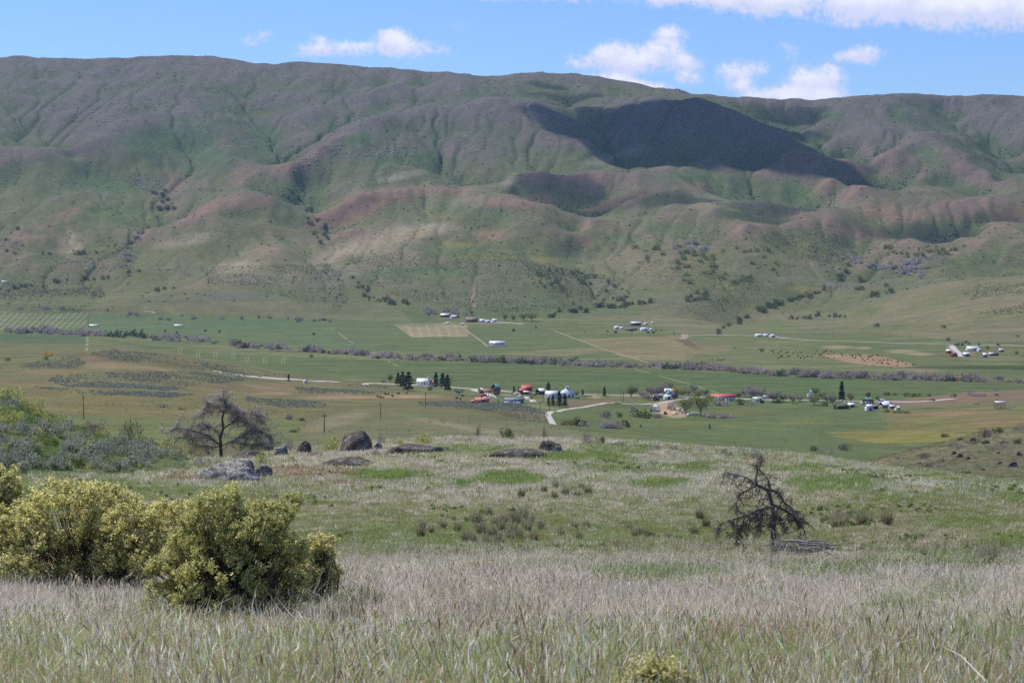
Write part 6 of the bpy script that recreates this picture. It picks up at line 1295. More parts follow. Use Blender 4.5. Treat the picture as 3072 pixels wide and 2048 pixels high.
def build_stalks():
    """last year's stalks, bent straws and leafy weeds standing among the near grass"""
    r = np.random.default_rng(91); view = (np.abs(U) < .315).astype(float)
    st = [tuft('stalk_clump', 240 + i, 7, .10, .52, .0055, .38, .9) for i in range(4)]; P = stuff_points(None, 5200, 10, 75, view * np.clip(fbm(Xw / 4, Yw / 4, 3, 161) * 2.2 + .1, .02, 3), 162)
    c = np.where(r.uniform(0, 1, (len(P), 1)) < .5, np.array([[.20, .135, .095]]), np.array([[.62, .56, .45]])) * r.uniform(.6, 1.25, (len(P), 1))
    stuff('dry_stalks', P, r.uniform(.5, 1.15, len(P)), st, c, None, 163, .25)
    bl = [tuft('fallen_straw', 250 + i, 9, .30, .45, .006, 2.2) for i in range(3)]; P = stuff_points(None, 4200, 10, 60, view * np.clip(fbm(Xw / 3, Yw / 3, 3, 165) * 2 + .2, .02, 3), 166)
    stuff('fallen_straw', P + np.array([0, 0, .10]), r.uniform(.6, 1.2, len(P)), bl, np.array([.66, .60, .50]) * r.uniform(.7, 1.2, (len(P), 1)), None, 167, .5)
    wd = [shrub_mesh('weed', 260 + i, 60, .30, 1.6, 5) for i in range(3)]
    for m_ in wd: m_.materials.append(T_GRASS)
    P = stuff_points(None, 1500, 12, 150, view * np.clip(fbm(Xw / 7, Yw / 7, 3, 168) * 2.6 - .2, 0, 3), 169); s = r.uniform(.08, .22, len(P))
    stuff('leafy_weeds', P, np.stack([s, s, s * 1.1], -1), wd, np.array([.17, .235, .085]) * r.uniform(.6, 1.3, (len(P), 1)), None, 170)
build_stalks()
SCRUBM = []
for i in range(3):
    m_ = shrub_mesh('scrub_plant', 400 + i, 46, .36, 1.0, 5); m_.materials.append(T_SCRUB); SCRUBM.append(m_)
def sage_stuff():
    r = np.random.default_rng(5); nz = .12 + 1.5 * np.clip(fbm(Xw / 45, Yw / 45, 4, 151) * 1.4 + .3, 0, 1.2)
    Z = [([(180, 1120), (420, 1118), (560, 1112), (760, 1140), (600, 1155), (500, 1172), (420, 1165), (200, 1160), (140, 1140)], 3600), ([(260, 1064), (340, 1046), (520, 1068), (700, 1098), (860, 1130), (760, 1135), (560, 1102), (360, 1082)], 2600), ([(0, 1098), (120, 1082), (220, 1068), (262, 1090), (240, 1104), (0, 1106)], 1000), ([(100, 1160), (330, 1172), (520, 1178), (580, 1184), (500, 1192), (200, 1178)], 900),
         ([(740, 1190), (960, 1206), (1000, 1222), (860, 1226), (740, 1204)], 700), ([(880, 1160), (1020, 1168), (1160, 1170), (1150, 1180), (900, 1180)], 700), ([(1425, 1210), (1520, 1206), (1600, 1222), (1640, 1244), (1640, 1268), (1560, 1264), (1500, 1240), (1430, 1226)], 2600), ([(1250, 1206), (1330, 1204), (1400, 1206), (1500, 1224), (1460, 1232), (1340, 1220), (1270, 1222)], 1100), ([(1040, 1150), (1160, 1156), (1170, 1166), (1040, 1162)], 350)]
    A = [stuff_points(p, int(n * 1.2), 450, 2150, nz, 20 + i) for i, (p, n) in enumerate(Z)]; P = np.concatenate(A)
    stuff('sagebrush', P, r.uniform(.55, 1.15, len(P)) * 1.05, SCRUBM, np.array([.30, .325, .26]) * r.uniform(.7, 1.25, (len(P), 1)), None, 31)
    P = np.concatenate([stuff_points([(880, 1320), (1140, 1255), (1450, 1246), (1640, 1268), (1900, 1322)], 260, 450, 1500, nz, 45), stuff_points([(0, 1180), (900, 1200), (1000, 1290), (0, 1290)], 500, 450, 2000, nz, 46), stuff_points([(1900, 1240), (2700, 1240), (2700, 1335), (1900, 1330)], 60, 900, 2000, nz, 47)])
    stuff('scrub', P, r.uniform(.3, .75, len(P)), SCRUBM, np.array([.20, .205, .12]) * r.uniform(.6, 1.3, (len(P), 1)), None, 32)
    nb = np.clip(.25 + fbm(Xw / 160, Yw / 160, 4, 155) * 1.6, 0, 2)
    Zf = [([(0, 720), (420, 720), (400, 830), (0, 900)], 1800, (.15, .155, .135)), ([(0, 880), (300, 860), (350, 940), (0, 935)], 1300, (.15, .155, .13)), ([(600, 800), (1000, 790), (1050, 900), (1020, 925), (800, 880), (620, 850)], 2200, (.15, .155, .135)), ([(1040, 760), (1560, 760), (1720, 850), (1700, 940), (1440, 935), (1240, 905), (1100, 850)], 3400, (.15, .155, .135)), ([(1560, 780), (1900, 840), (1880, 930), (1640, 945)], 1700, (.12, .135, .075)),
          ([(1880, 700), (2500, 690), (2560, 760), (2440, 880), (2100, 960), (1900, 900)], 1900, (.11, .13, .055)), ([(2440, 700), (2900, 720), (2820, 800), (2640, 880), (2440, 870)], 1400, (.15, .145, .13)), ([(2850, 835), (3200, 820), (3200, 960), (2940, 940)], 900, (.085, .10, .06)), ([(2700, 800), (3072, 760), (3200, 820), (2800, 840)], 200, (.085, .10, .06))]
    Ps, Ts = [], []
    for i, (p, n, c) in enumerate(Zf):
        q = stuff_points(p, n, 2500, 7000, nb, 60 + i); Ps.append(q); Ts.append(np.array(c) * 1.35 * r.uniform(.6, 1.3, (len(q), 1)))
    hol = (np.clip(DRAIN * 1.4 - .1, 0, 2) + np.clip(-conv / 14 - .3, 0, 1)) * (DD > 4400) * (DD < 8000) * (U > -.3) * (U < .3)
    q = stuff_points(None, 5200, 4400, 8000, hol * nb + .03 * (DD > 4400) * (np.abs(U) < .3), 81); Ps.append(q); Ts.append(np.array([.07, .085, .05]) * r.uniform(.6, 1.4, (len(q), 1)))
    P = np.concatenate(Ps); stuff('far_scrub', P, np.concatenate([r.uniform(.8, 2.1, len(P) - 5200), r.uniform(1.6, 4.2, 5200)])[:, None] * np.array([1.25, 1.25, .8]), SCRUBM, np.concatenate(Ts), None, 33)
    # stones and ledges on the upper face of the range
    ST = [([(330, 290), (450, 290), (470, 330), (320, 380), (240, 360)], 240), ([(140, 300), (300, 290), (300, 350), (150, 390)], 130), ([(1060, 440), (1250, 440), (1240, 475), (1060, 470)], 200), ([(870, 480), (1010, 430), (1040, 440), (900, 530), (870, 510)], 130), ([(400, 540), (490, 525), (490, 570), (410, 570)], 90), ([(230, 555), (320, 575), (310, 590), (240, 575)], 60), ([(640, 415), (710, 415), (690, 450), (640, 450)], 30), ([(2720, 325), (2960, 325), (2960, 345), (2720, 342)], 130), ([(500, 300), (800, 310), (900, 380), (560, 400)], 80), ([(1250, 250), (1320, 230), (1560, 238), (1400, 262)], 60)]
    P = np.concatenate([stuff_points(p, int(n * .9), 4400, 9000, None, 90 + i) for i, (p, n) in enumerate(ST)])
    rk = []
    for i in range(3):
        V = ICO_V[:] * (1 + .35 * fbm(ICO_V[:, 0] * 2 + i * 9, ICO_V[:, 1] * 2 + ICO_V[:, 2], 3, 500 + i))[:, None]; m_ = mesh_np('stone', V, ICO_F); m_.materials.append(paint('far_stone', (.30, .265, .235), .95, .05, .2, 1.0)); rk.append(m_)
    stuff('rock_outcrops', P, r.uniform(1.0, 3.4, len(P))[:, None] * np.array([1.4, 1, .7]), rk, None, None, 34)
sage_stuff()
# ------------------------------------------------------------------ foreground: bitterbrush, old trees, boulders, tussocks
def lobes_world(base, lobes, seed):
    """picture-sized lobes as balls round a bush's foot: centres and radii in metres, with depth of their own"""
    r = np.random.default_rng(seed); k = ppm(base); bx_, by_ = project(base.x, base.y, base.z); out = []
    for (px, py, a, b) in lobes:
        ra, rb = a / k, b / k; yo = r.uniform(-.55, .55) * min(1.0, ra * 1.6)
        out.append(((px - bx_) / k, yo, (by_ - py) / k, ra, min(ra, .8) , rb))
    return np.array(out)
def leafy_bush(name, foot, lobes, nleaf, leaf, flower, label, cat, seed, mats=(None, None), stems=60, dmin=8, group=None):
    p = at(foot[0], foot[1], dmin); root = empty(name, p); tag(root, label, cat, group)
    r = np.random.default_rng(seed); Lb = lobes_world(p, lobes, seed)
    w = Lb[:, 3] * Lb[:, 5]; k = r.choice(len(Lb), nleaf, p=w / w.sum())
    # every lobe is made of leafy clumps on its outside, every clump of short shoots that carry the leaves
    nc = int(44 * len(Lb)); kc = r.choice(len(Lb), nc, p=w / w.sum()); dc = r.normal(size=(nc, 3)); dc[:, 2] += .3; dc /= np.linalg.norm(dc, axis=1)[:, None]
    CC = Lb[kc, :3] + dc * (r.uniform(.55, 1.08, nc) ** .8)[:, None] * Lb[kc, 3:6]; CR = r.uniform(.05, .14, nc) * min(1.3, max(.6, float(np.sqrt(Lb[:, 3] * Lb[:, 5]).mean()) / .45)); CD = dc + np.array([0, 0, .55]); CD /= np.linalg.norm(CD, axis=1)[:, None]
    ok = CC[:, 2] > .04; CC, CR, CD = CC[ok], CR[ok], CD[ok]; nc = len(CC)
    ns = nleaf // 14; ks = r.integers(0, nc, ns); d = r.normal(size=(ns, 3)); d /= np.linalg.norm(d, axis=1)[:, None]
    C0 = CC[ks] + d * CR[ks][:, None] * (r.uniform(0, 1, ns) ** .5)[:, None]; sl = r.uniform(.05, .16, ns) * (CR[ks] / .09)
    D = CD[ks] + r.normal(size=(ns, 3)) * .45; D /= np.linalg.norm(D, axis=1)[:, None]
    C1 = C0 + D * sl[:, None]
    j = np.repeat(np.arange(ns), 14); f = r.uniform(0, 1.05, len(j)); P = C0[j] + (C1 - C0)[j] * f[:, None] + r.normal(size=(len(j), 3)) * .016
    fl = r.uniform(0, 1, len(j)) < flower * (.55 + .6 * f)
    s = leaf * r.uniform(.6, 1.35, len(j))
    V, Fc = leaf_cards(P[~fl], s[~fl], r, 1.25); link('leaves', mesh_np('leaves', V, Fc), mats[0] or F_BITTER, root)
    if fl.any(): V, Fc = leaf_cards(P[fl], s[fl] * 1.05, r); link('flowers', mesh_np('flowers', V, Fc), mats[1] or F_FLOWER, root)
    parts = []
    for i in range(stems):
        L_ = Lb[r.integers(0, len(Lb))]; e = L_[:3] + r.normal(size=3) * L_[3:6] * .45; e[2] = max(e[2], .15); b0 = np.array([e[0] * .45 + r.normal(0, .08), e[1] * .45 + r.normal(0, .08), -.05]); m = (b0 + e) / 2 + r.normal(size=3) * .10 + np.array([0, 0, .06])
        R0 = r.uniform(.006, .016); parts.append(tube([b0, m, e], [R0, R0 * .7, R0 * .25], 4))
    parts.append(spikes(C0 - D * .10, C1, np.full(ns, .003), r))
    for i in range(nc): parts.append(tube([CC[i] * np.array([.55, .55, .45]), CC[i] * .85 + r.normal(0, .03, 3), CC[i] + CD[i] * CR[i]], [.006, .004, .002], 3))
    V, Fc = merge(parts); me = mesh_np('branches', V, Fc); me.validate(); link('branches', me, BARK, root)
    return root
leafy_bush('bitterbrush', (270, 1778), [(60, 1590, 95, 85), (190, 1555, 120, 90), (320, 1545, 100, 80), (430, 1590, 110, 80), (110, 1665, 130, 75), (270, 1655, 130, 80), (390, 1680, 100, 60), (520, 1550, 60, 50), (200, 1490, 60, 40), (560, 1570, 50, 50), (330, 1720, 60, 36), (180, 1720, 90, 36), (60, 1700, 60, 46), (480, 1650, 60, 60)],
           90000, .029, .72, 'big yellow-flowering bitterbrush at the left, behind the greener bush', 'bush', 11)
leafy_bush('bitterbrush', (700, 1878), [(650, 1530, 80, 55), (680, 1500, 45, 34), (620, 1580, 70, 60), (815, 1545, 75, 48), (860, 1515, 36, 28), (740, 1600, 110, 75), (590, 1660, 110, 85), (700, 1710, 140, 85), (560, 1745, 85, 65), (800, 1710, 95, 85), (640, 1790, 110, 46), (760, 1790, 100, 40), (500, 1720, 60, 60), (860, 1640, 50, 50), (880, 1770, 70, 46), (620, 1832, 100, 34), (760, 1836, 110, 34), (870, 1815, 60, 34), (500, 1790, 50, 46)],
           100000, .023, .48, 'greener bitterbrush with two upright lobes in front at the left', 'bush', 12, stems=110)
leafy_bush('bitterbrush', (950, 1838), [(945, 1670, 48, 56), (930, 1770, 70, 44), (880, 1700, 50, 60), (975, 1640, 24, 30), (900, 1720, 60, 50), (980, 1720, 36, 50), (920, 1640, 26, 26)], 20000, .028, .92, 'small bright yellow flowering bush at the right foot of the greener bitterbrush', 'bush', 13, stems=30)
leafy_bush('bitterbrush', (-20, 1745), [(-10, 1480, 70, 70), (20, 1450, 36, 36), (-40, 1570, 90, 90), (30, 1560, 36, 60), (-40, 1660, 90, 80)], 26000, .034, .55, 'shaded bitterbrush cut by the left edge of the view', 'bush', 14, stems=40)
leafy_bush('bitterbrush', (1965, 2140), [(1960, 2050, 70, 50), (1900, 2060, 40, 40), (2010, 2040, 46, 40), (1940, 2095, 80, 40)], 5200, .020, .8, 'blurred yellow flowering bush top at the very bottom edge', 'bush', 15, stems=16)
leafy_bush('bitterbrush', (0, 2100), [(5, 2045, 22, 20)], 500, .016, .8, 'tiny yellow sprig in the lower left of the very front', 'bush', 16, stems=4) if False else None

def crest_at(px, py, dmin, dmax=196):
    """ground point, kept on the near knoll where the sight line only just clears its crest"""
    for _ in range(60):
        p = at(px, py, dmin)
        if p.y <= dmax: return p
        py += 2
    return p
# ---- bare trees drawn limb by limb
def limb(root, name, pts_px, r0, r1, p, k, r, mat, depth=0.0):
    """tapering limb through pixels, wandering in depth; returns its points in the tree's own space"""
    bx_, by_ = project(p.x, p.y, p.z); n = len(pts_px); yo = 0.0; Q = []
    for i, (x, y) in enumerate(pts_px):
        yo += depth / max(1, n - 1) + r.normal(0, .03); Q.append(((x - bx_) / k, yo, (by_ - y) / k))
    Q = np.array(Q); S_ = []
    for a, b in zip(Q[:-1], Q[1:]):
        m = max(2, int(np.linalg.norm(b - a) / .10))
        for i in range(m): S_.append(a + (b - a) * i / m + r.normal(0, .007, 3))
    S_.append(Q[-1]); S_ = np.array(S_)
    for _ in range(2): S_[1:-1] = (S_[:-2] + 2 * S_[1:-1] + S_[2:]) / 4
    rad = np.linspace(r0, r1, len(S_)) * (1 + r.normal(0, .06, len(S_)))
    V, Fc = tube(S_, rad, 7); link(name, mesh_np(name, V, Fc, True), mat, root)
    return S_
def twig_cloud(S_, n, r, length, droop, w, levels=2, spread=.6):
    """crooked twigs leaving a limb, each carrying side twigs"""
    k = r.integers(0, len(S_), n); P0 = S_[k]; d = r.normal(size=(n, 3)); d[:, 2] += droop; d /= np.linalg.norm(d, axis=1)[:, None]
    L_ = length * r.uniform(.35, 1.15, n); out = []
    prev = P0; cur_d = d
    for s in range(3):
        nd = cur_d + r.normal(size=(n, 3)) * spread * .6; nd[:, 2] += droop * .35; nd /= np.linalg.norm(nd, axis=1)[:, None]
        nxt = prev + nd * (L_ / 3)[:, None]; out.append((prev, nxt + nd * (L_ / 14)[:, None], np.full(n, w * (1 - s * .27))))
        if levels > 1:
            for _ in range(2):
                f = r.uniform(0, 1, n)[:, None]; b = prev * (1 - f) + nxt * f; sd = nd + r.normal(size=(n, 3)) * .9; sd[:, 2] += droop * .5; sd /= np.linalg.norm(sd, axis=1)[:, None]
                out.append((b, b + sd * (L_ * r.uniform(.15, .4, n))[:, None], np.full(n, w * .55)))
        prev, cur_d = nxt, nd
    return out
def side_branches(root, S_, n, r, length, droop, rad, mat, outward=0.0):
    """crooked secondary branches off a limb; returns all their points"""
    geo, pts = [], []
    for _ in range(n):
        b = S_[r.integers(len(S_) // 5, len(S_))]; d = r.normal(size=3) * np.array([1, .8, .8]); d[2] += droop; d[0] += outward * np.sign(b[0]); d /= np.linalg.norm(d); L_ = length * r.uniform(.4, 1.1); Q = [b]
        for s in range(5):
            d = d + r.normal(size=3) * .38 + np.array([0, 0, droop * .12]); d /= np.linalg.norm(d); Q.append(Q[-1] + d * L_ / 5)
        Q = np.array(Q); geo.append(tube(Q, np.linspace(rad, rad * .3, len(Q)), 4)); pts.append(Q)
    V, Fc = merge(geo); link('side_branches', mesh_np('side_branches', V, Fc), mat, root); return np.concatenate(pts)
def twigs_part(root, lst, r, mat):
    P0 = np.concatenate([a[0] for a in lst]); P1 = np.concatenate([a[1] for a in lst]); w = np.concatenate([a[2] for a in lst]); V, Fc = spikes(P0, P1, w, r)
    o = link('twigs', mesh_np('twigs', V, Fc), mat, root); return o
def cA(pts): return [(2048 + x / 2.297, 1366 + y / 2.297) for x, y in pts]
def cB(pts): return [(x / 2.296, 683 + y / 2.296) for x, y in pts]
DEADBARK = paint('dead_bark', (.12, .105, .097), .95, .05, .35, 9); DEADGREY = paint('bleached_wood', (.27, .25, .235), .95, .05, .3, 9); DEADTW = paint('dead_twigs', (.20, .172, .163), .95, .05, .2, 5); PINKTW = paint('pale_dead_twigs', (.48, .43, .40), .95, .05, .25, 3)
r8 = np.random.default_rng(88)
pA = at(2048 + 630 / 2.297, 1366 + 690 / 2.297, 40); kA = ppm(pA); tA = empty('dead_tree', pA); tag(tA, 'small black leafless tree standing alone in the right foreground grass', 'tree')
lm = []
tr = limb(tA, 'trunk', cA([(630, 700), (628, 600), (620, 500), (625, 420), (612, 330), (598, 270), (580, 235)]), .115, .055, pA, kA, r8, DEADBARK)
for pts, a, b, dp, mt, n in (([(580, 235), (545, 215), (508, 205), (495, 188), (512, 130), (518, 92), (500, 62), (540, 5)], .055, .010, .1, DEADBARK, 46), ([(497, 190), (450, 150), (370, 125), (320, 112), (272, 122)], .030, .008, -.3, DEADGREY, 40), ([(520, 95), (560, 130), (590, 165), (600, 210)], .02, .008, .25, DEADBARK, 26),
                     ([(578, 236), (640, 240), (688, 285), (700, 330), (755, 360), (800, 430), (862, 470)], .045, .008, .4, DEADBARK, 90), ([(620, 345), (560, 358), (490, 366), (440, 404), (350, 420), (268, 440), (225, 505)], .055, .010, -.5, DEADGREY, 110), ([(612, 330), (660, 360), (720, 380), (790, 440), (830, 505)], .042, .008, -.35, DEADBARK, 90),
                     ([(508, 207), (440, 245), (392, 290), (370, 345), (400, 385)], .03, .007, .5, DEADBARK, 60), ([(590, 250), (552, 290), (545, 325)], .02, .006, -.2, DEADBARK, 22), ([(618, 420), (560, 400), (500, 430), (440, 470), (400, 540)], .032, .006, .6, DEADBARK, 110), ([(622, 410), (680, 420), (700, 470), (718, 540)], .028, .006, .5, DEADBARK, 70), ([(490, 368), (510, 420), (520, 500)], .02, .005, -.4, DEADBARK, 50), ([(440, 405), (400, 470), (360, 550)], .02, .005, -.2, DEADBARK, 50), ([(620, 360), (590, 400), (560, 480)], .02, .005, -.7, DEADBARK, 50)):
    s_ = limb(tA, 'branch', cA(pts), a, b, pA, kA, r8, mt, dp); sb_ = side_branches(tA, s_, n // 5 + 2, r8, .62, -.55, .012, DEADBARK); lm += twig_cloud(s_[len(s_) // 6:], n // 2, r8, .20, -.3, .008) + twig_cloud(sb_, n * 6, r8, .17, -.45, .008)
twigs_part(tA, lm, r8, DEADTW)
pP = at(2400, 1672, 40); bp_ = empty('branch_pile', pP); bp_.location.z += .16; bp_.scale = (1.25, 1.25, 1.5); tag(bp_, 'pile of bleached fallen branches right of the small dead tree', 'branch pile')
for i in range(13):
    a = r8.uniform(-.5, .5) + (math.pi if r8.random() < .4 else 0); L_ = r8.uniform(.5, 1.1); c = np.array([r8.uniform(-.55, .45), r8.uniform(-.3, .3), .05 + r8.uniform(0, .22)]); d = np.array([math.cos(a), math.sin(a), r8.uniform(-.05, .25)])
    V, Fc = tube([c - d * L_ * .5, c + r8.normal(0, .04, 3), c + d * L_ * .5], [.032, .026, .01], 6); o = link('branch', mesh_np('branch', V, Fc, True), DEADGREY, bp_)
twigs_part(bp_, twig_cloud(r8.uniform([-.8, -.3, .02], [.6, .3, .28], (60, 3)), 110, r8, .35, .1, .008), r8, DEADGREY)
pB = crest_at(1525 / 2.296, 683 + 1560 / 2.296, 90); kB = ppm(pB); tB = empty('orchard_tree', pB); tag(tB, 'spreading old leafless tree with tangled grey twigs behind the left boulders', 'tree')
lm = []; lg_ = []
limb(tB, 'trunk', cB([(1525, 1580), (1520, 1500), (1518, 1440), (1540, 1380), (1532, 1310), (1545, 1270)]), .17, .08, pB, kB, r8, BARK)
for pts, a, b, dp, mt, n in (([(1508, 1490), (1440, 1430), (1350, 1400), (1290, 1382), (1220, 1372), (1160, 1410)], .10, .015, -.5, BARK, 120), ([(1440, 1430), (1330, 1450), (1260, 1440), (1190, 1460)], .05, .012, .6, BARK, 90), ([(1540, 1380), (1600, 1342), (1690, 1310), (1780, 1320), (1850, 1390)], .07, .012, .6, BARK, 130), ([(1530, 1500), (1610, 1460), (1690, 1420), (1750, 1370), (1790, 1330)], .055, .01, -.6, DEADGREY, 110),
                     ([(1545, 1275), (1500, 1230), (1450, 1200), (1420, 1240), (1400, 1290)], .045, .01, -.4, BARK, 100), ([(1545, 1275), (1560, 1220), (1530, 1175), (1480, 1160)], .04, .01, .3, BARK, 110), ([(1545, 1270), (1600, 1220), (1640, 1250), (1640, 1300)], .035, .01, .5, BARK, 80), ([(1520, 1440), (1470, 1380), (1400, 1350), (1380, 1310)], .05, .01, .5, DEADGREY, 80), ([(1600, 1470), (1700, 1490), (1800, 1480), (1870, 1520)], .045, .01, -.8, BARK, 120), ([(1690, 1420), (1780, 1400), (1850, 1430), (1880, 1490)], .035, .01, .4, DEADGREY, 110), ([(1510, 1510), (1420, 1510), (1340, 1500), (1300, 1550)], .05, .01, .9, BARK, 90), ([(1600, 1345), (1660, 1280), (1740, 1270), (1790, 1300)], .035, .01, -.2, BARK, 100)):
    s_ = limb(tB, 'branch', cB(pts), a, b, pB, kB, r8, mt, dp); sb_ = side_branches(tB, s_, n // 6, r8, 1.6, -.08, .026, random.choice([BARK, DEADGREY]), .15); lm += twig_cloud(s_[len(s_) // 8:], n // 2, r8, .55, -.1, .015) + twig_cloud(sb_, n * 7, r8, .62, -.2, .012)
twigs_part(tB, lm, r8, PINKTW)

# ---- boulders
def rock_material(name, dark, pale, lo, hi):
    m = bpy.data.materials.new(name); m.use_nodes = True; N = NT(m.node_tree); N.n.clear()
    o = N.new('ShaderNodeOutputMaterial'); b = N.new('ShaderNodeBsdfPrincipled'); b.inputs['Roughness'].default_value = .92; b.inputs['Specular IOR Level'].default_value = .15
    P = N.new('ShaderNodeTexCoord').outputs['Object']; n1_ = N.noise(P, 2.2, 6, .65); n2_ = N.noise(P, 9.0, 5, .7); n3_ = N.noise(P, .8, 3, .5)
    f = N.ramp(N.math('ADD', N.math('MULTIPLY', n1_, .45), N.math('ADD', N.math('MULTIPLY', n2_, .4), N.math('MULTIPLY', n3_, .15))), lo, hi)
    c = N.mix(f, rgb(*dark), rgb(*pale)); k = N.math('ADD', .6, N.math('MULTIPLY', n2_, .8)); s = N.vmath('SCALE', c); N.put(s.node.inputs['Scale'], k); N.l.new(s, b.inputs['Base Color'])
    bp = N.new('ShaderNodeBump'); bp.inputs['Strength'].default_value = .8; bp.inputs['Distance'].default_value = .12; N.l.new(N.math('ADD', n1_, N.math('MULTIPLY', n2_, .5)), bp.inputs['Height']); N.l.new(bp.outputs[0], b.inputs['Normal'])
    N.l.new(b.outputs[0], o.inputs['Surface']); return m
ROCKD = rock_material('dark_lichened_rock', (.075, .062, .052), (.27, .26, .23), .47, .62); ROCKP = rock_material('pale_lichened_rock', (.10, .088, .075), (.42, .41, .37), .43, .57)
def boulder(px, py, wpx, hpx, mat, label, seed, lean=0.0, dmin=60, depth=.8, flat=0.0, group=None, name='boulder'):
    p = crest_at(px, py, dmin) if dmin < 205 else at(px, py, dmin); k = ppm(p); hpx = hpx + max(0, project(p.x, p.y, p.z)[1] - py); a, c = wpx / k * .5, hpx / k
    V = ICO_V.copy(); r = np.random.default_rng(seed)
    for _ in range(9):                                              # split faces: planes cut off the ball
        nrm = r.normal(size=3); nrm /= np.linalg.norm(nrm); h = r.uniform(.62, .9); dd = V @ nrm; V = V - np.where(dd > h, (dd - h) * .92, 0)[:, None] * nrm
    V = V * (1 + .16 * fbm(V[:, 0] * 1.7 + seed, V[:, 1] * 1.7 + V[:, 2] * 1.3, 4, seed) + .05 * fbm(V[:, 0] * 7, V[:, 2] * 7 + V[:, 1] * 5, 3, seed + 1))[:, None]
    V[:, 0] /= np.abs(V[:, 0]).max(); V[:, 2] /= V[:, 2].max(); V[:, 2] = np.where(V[:, 2] < -.3, -.3, V[:, 2])
    V[:, 2] += lean * V[:, 0] * .5
    V = V * np.array([a, a * depth, c])
    o = link(name, mesh_np(name, V * np.array([1, 1, 1.22]), ICO_F, True), mat, None, p + Vector((0, a * depth * .5, -.22 * c))); return tag(o, label, 'rock', group)
boulder(1070, 1354, 118, 64, ROCKD, 'big dark angular boulder in the middle of the knoll crest', 601, -.25, 100, .9)
boulder(660, 1440, 275, 50, ROCKP, 'long pale sloping slab of rock at left', 602, .9, 60, .55)
boulder(781, 1430, 70, 36, ROCKP, 'pale rounded boulder at the right end of the sloping slab', 603, .5, 60)
boulder(838, 1368, 50, 34, ROCKP, 'grey-topped boulder behind the pale slab', 604, .2, 100); boulder(735, 1376, 120, 22, ROCKD, 'low grey rock under the old orchard tree', 605, .3, 100); boulder(908, 1358, 52, 36, ROCKD, 'small dark rock left of the big dark boulder', 606, .6, 100); boulder(1133, 1352, 40, 26, ROCKP, 'small grey rock at the right foot of the big dark boulder', 607, 0, 100)
boulder(1240, 1358, 180, 26, ROCKD, 'flat rock ledge right of the big dark boulder', 608, .35, 100, .5); boulder(1650, 1352, 88, 30, ROCKD, 'low boulder on the middle of the crest', 609, 0, 100); boulder(1545, 1370, 210, 22, ROCKD, 'long flat rock ledge left of the low middle boulder', 610, .15, 100, .5); boulder(1050, 1394, 190, 22, ROCKD, 'flat rock lying in the reddish grass below the big boulder', 611, .2, 90, .5)
for i, (x, y, w, h) in enumerate([(2880, 1372, 34, 22), (2862, 1362, 26, 18), (2905, 1378, 22, 16), (2790, 1400, 40, 18), (3040, 1400, 46, 26), (3000, 1392, 24, 14), (2960, 1330, 40, 18), (2920, 1322, 30, 16), (3010, 1330, 30, 14), (2880, 1320, 26, 12), (2850, 1338, 20, 10), (3060, 1366, 30, 20), (2760, 1392, 20, 10), (2995, 1360, 16, 10), (2830, 1384, 16, 10), (2950, 1410, 20, 10)]):
    boulder(x, y, w * .72, h * .62, ROCKD, 'dark rock scattered on the right-hand slope', 620 + i, 0, 205, .8, 0, 'rocks of the right-hand slope', 'rock')

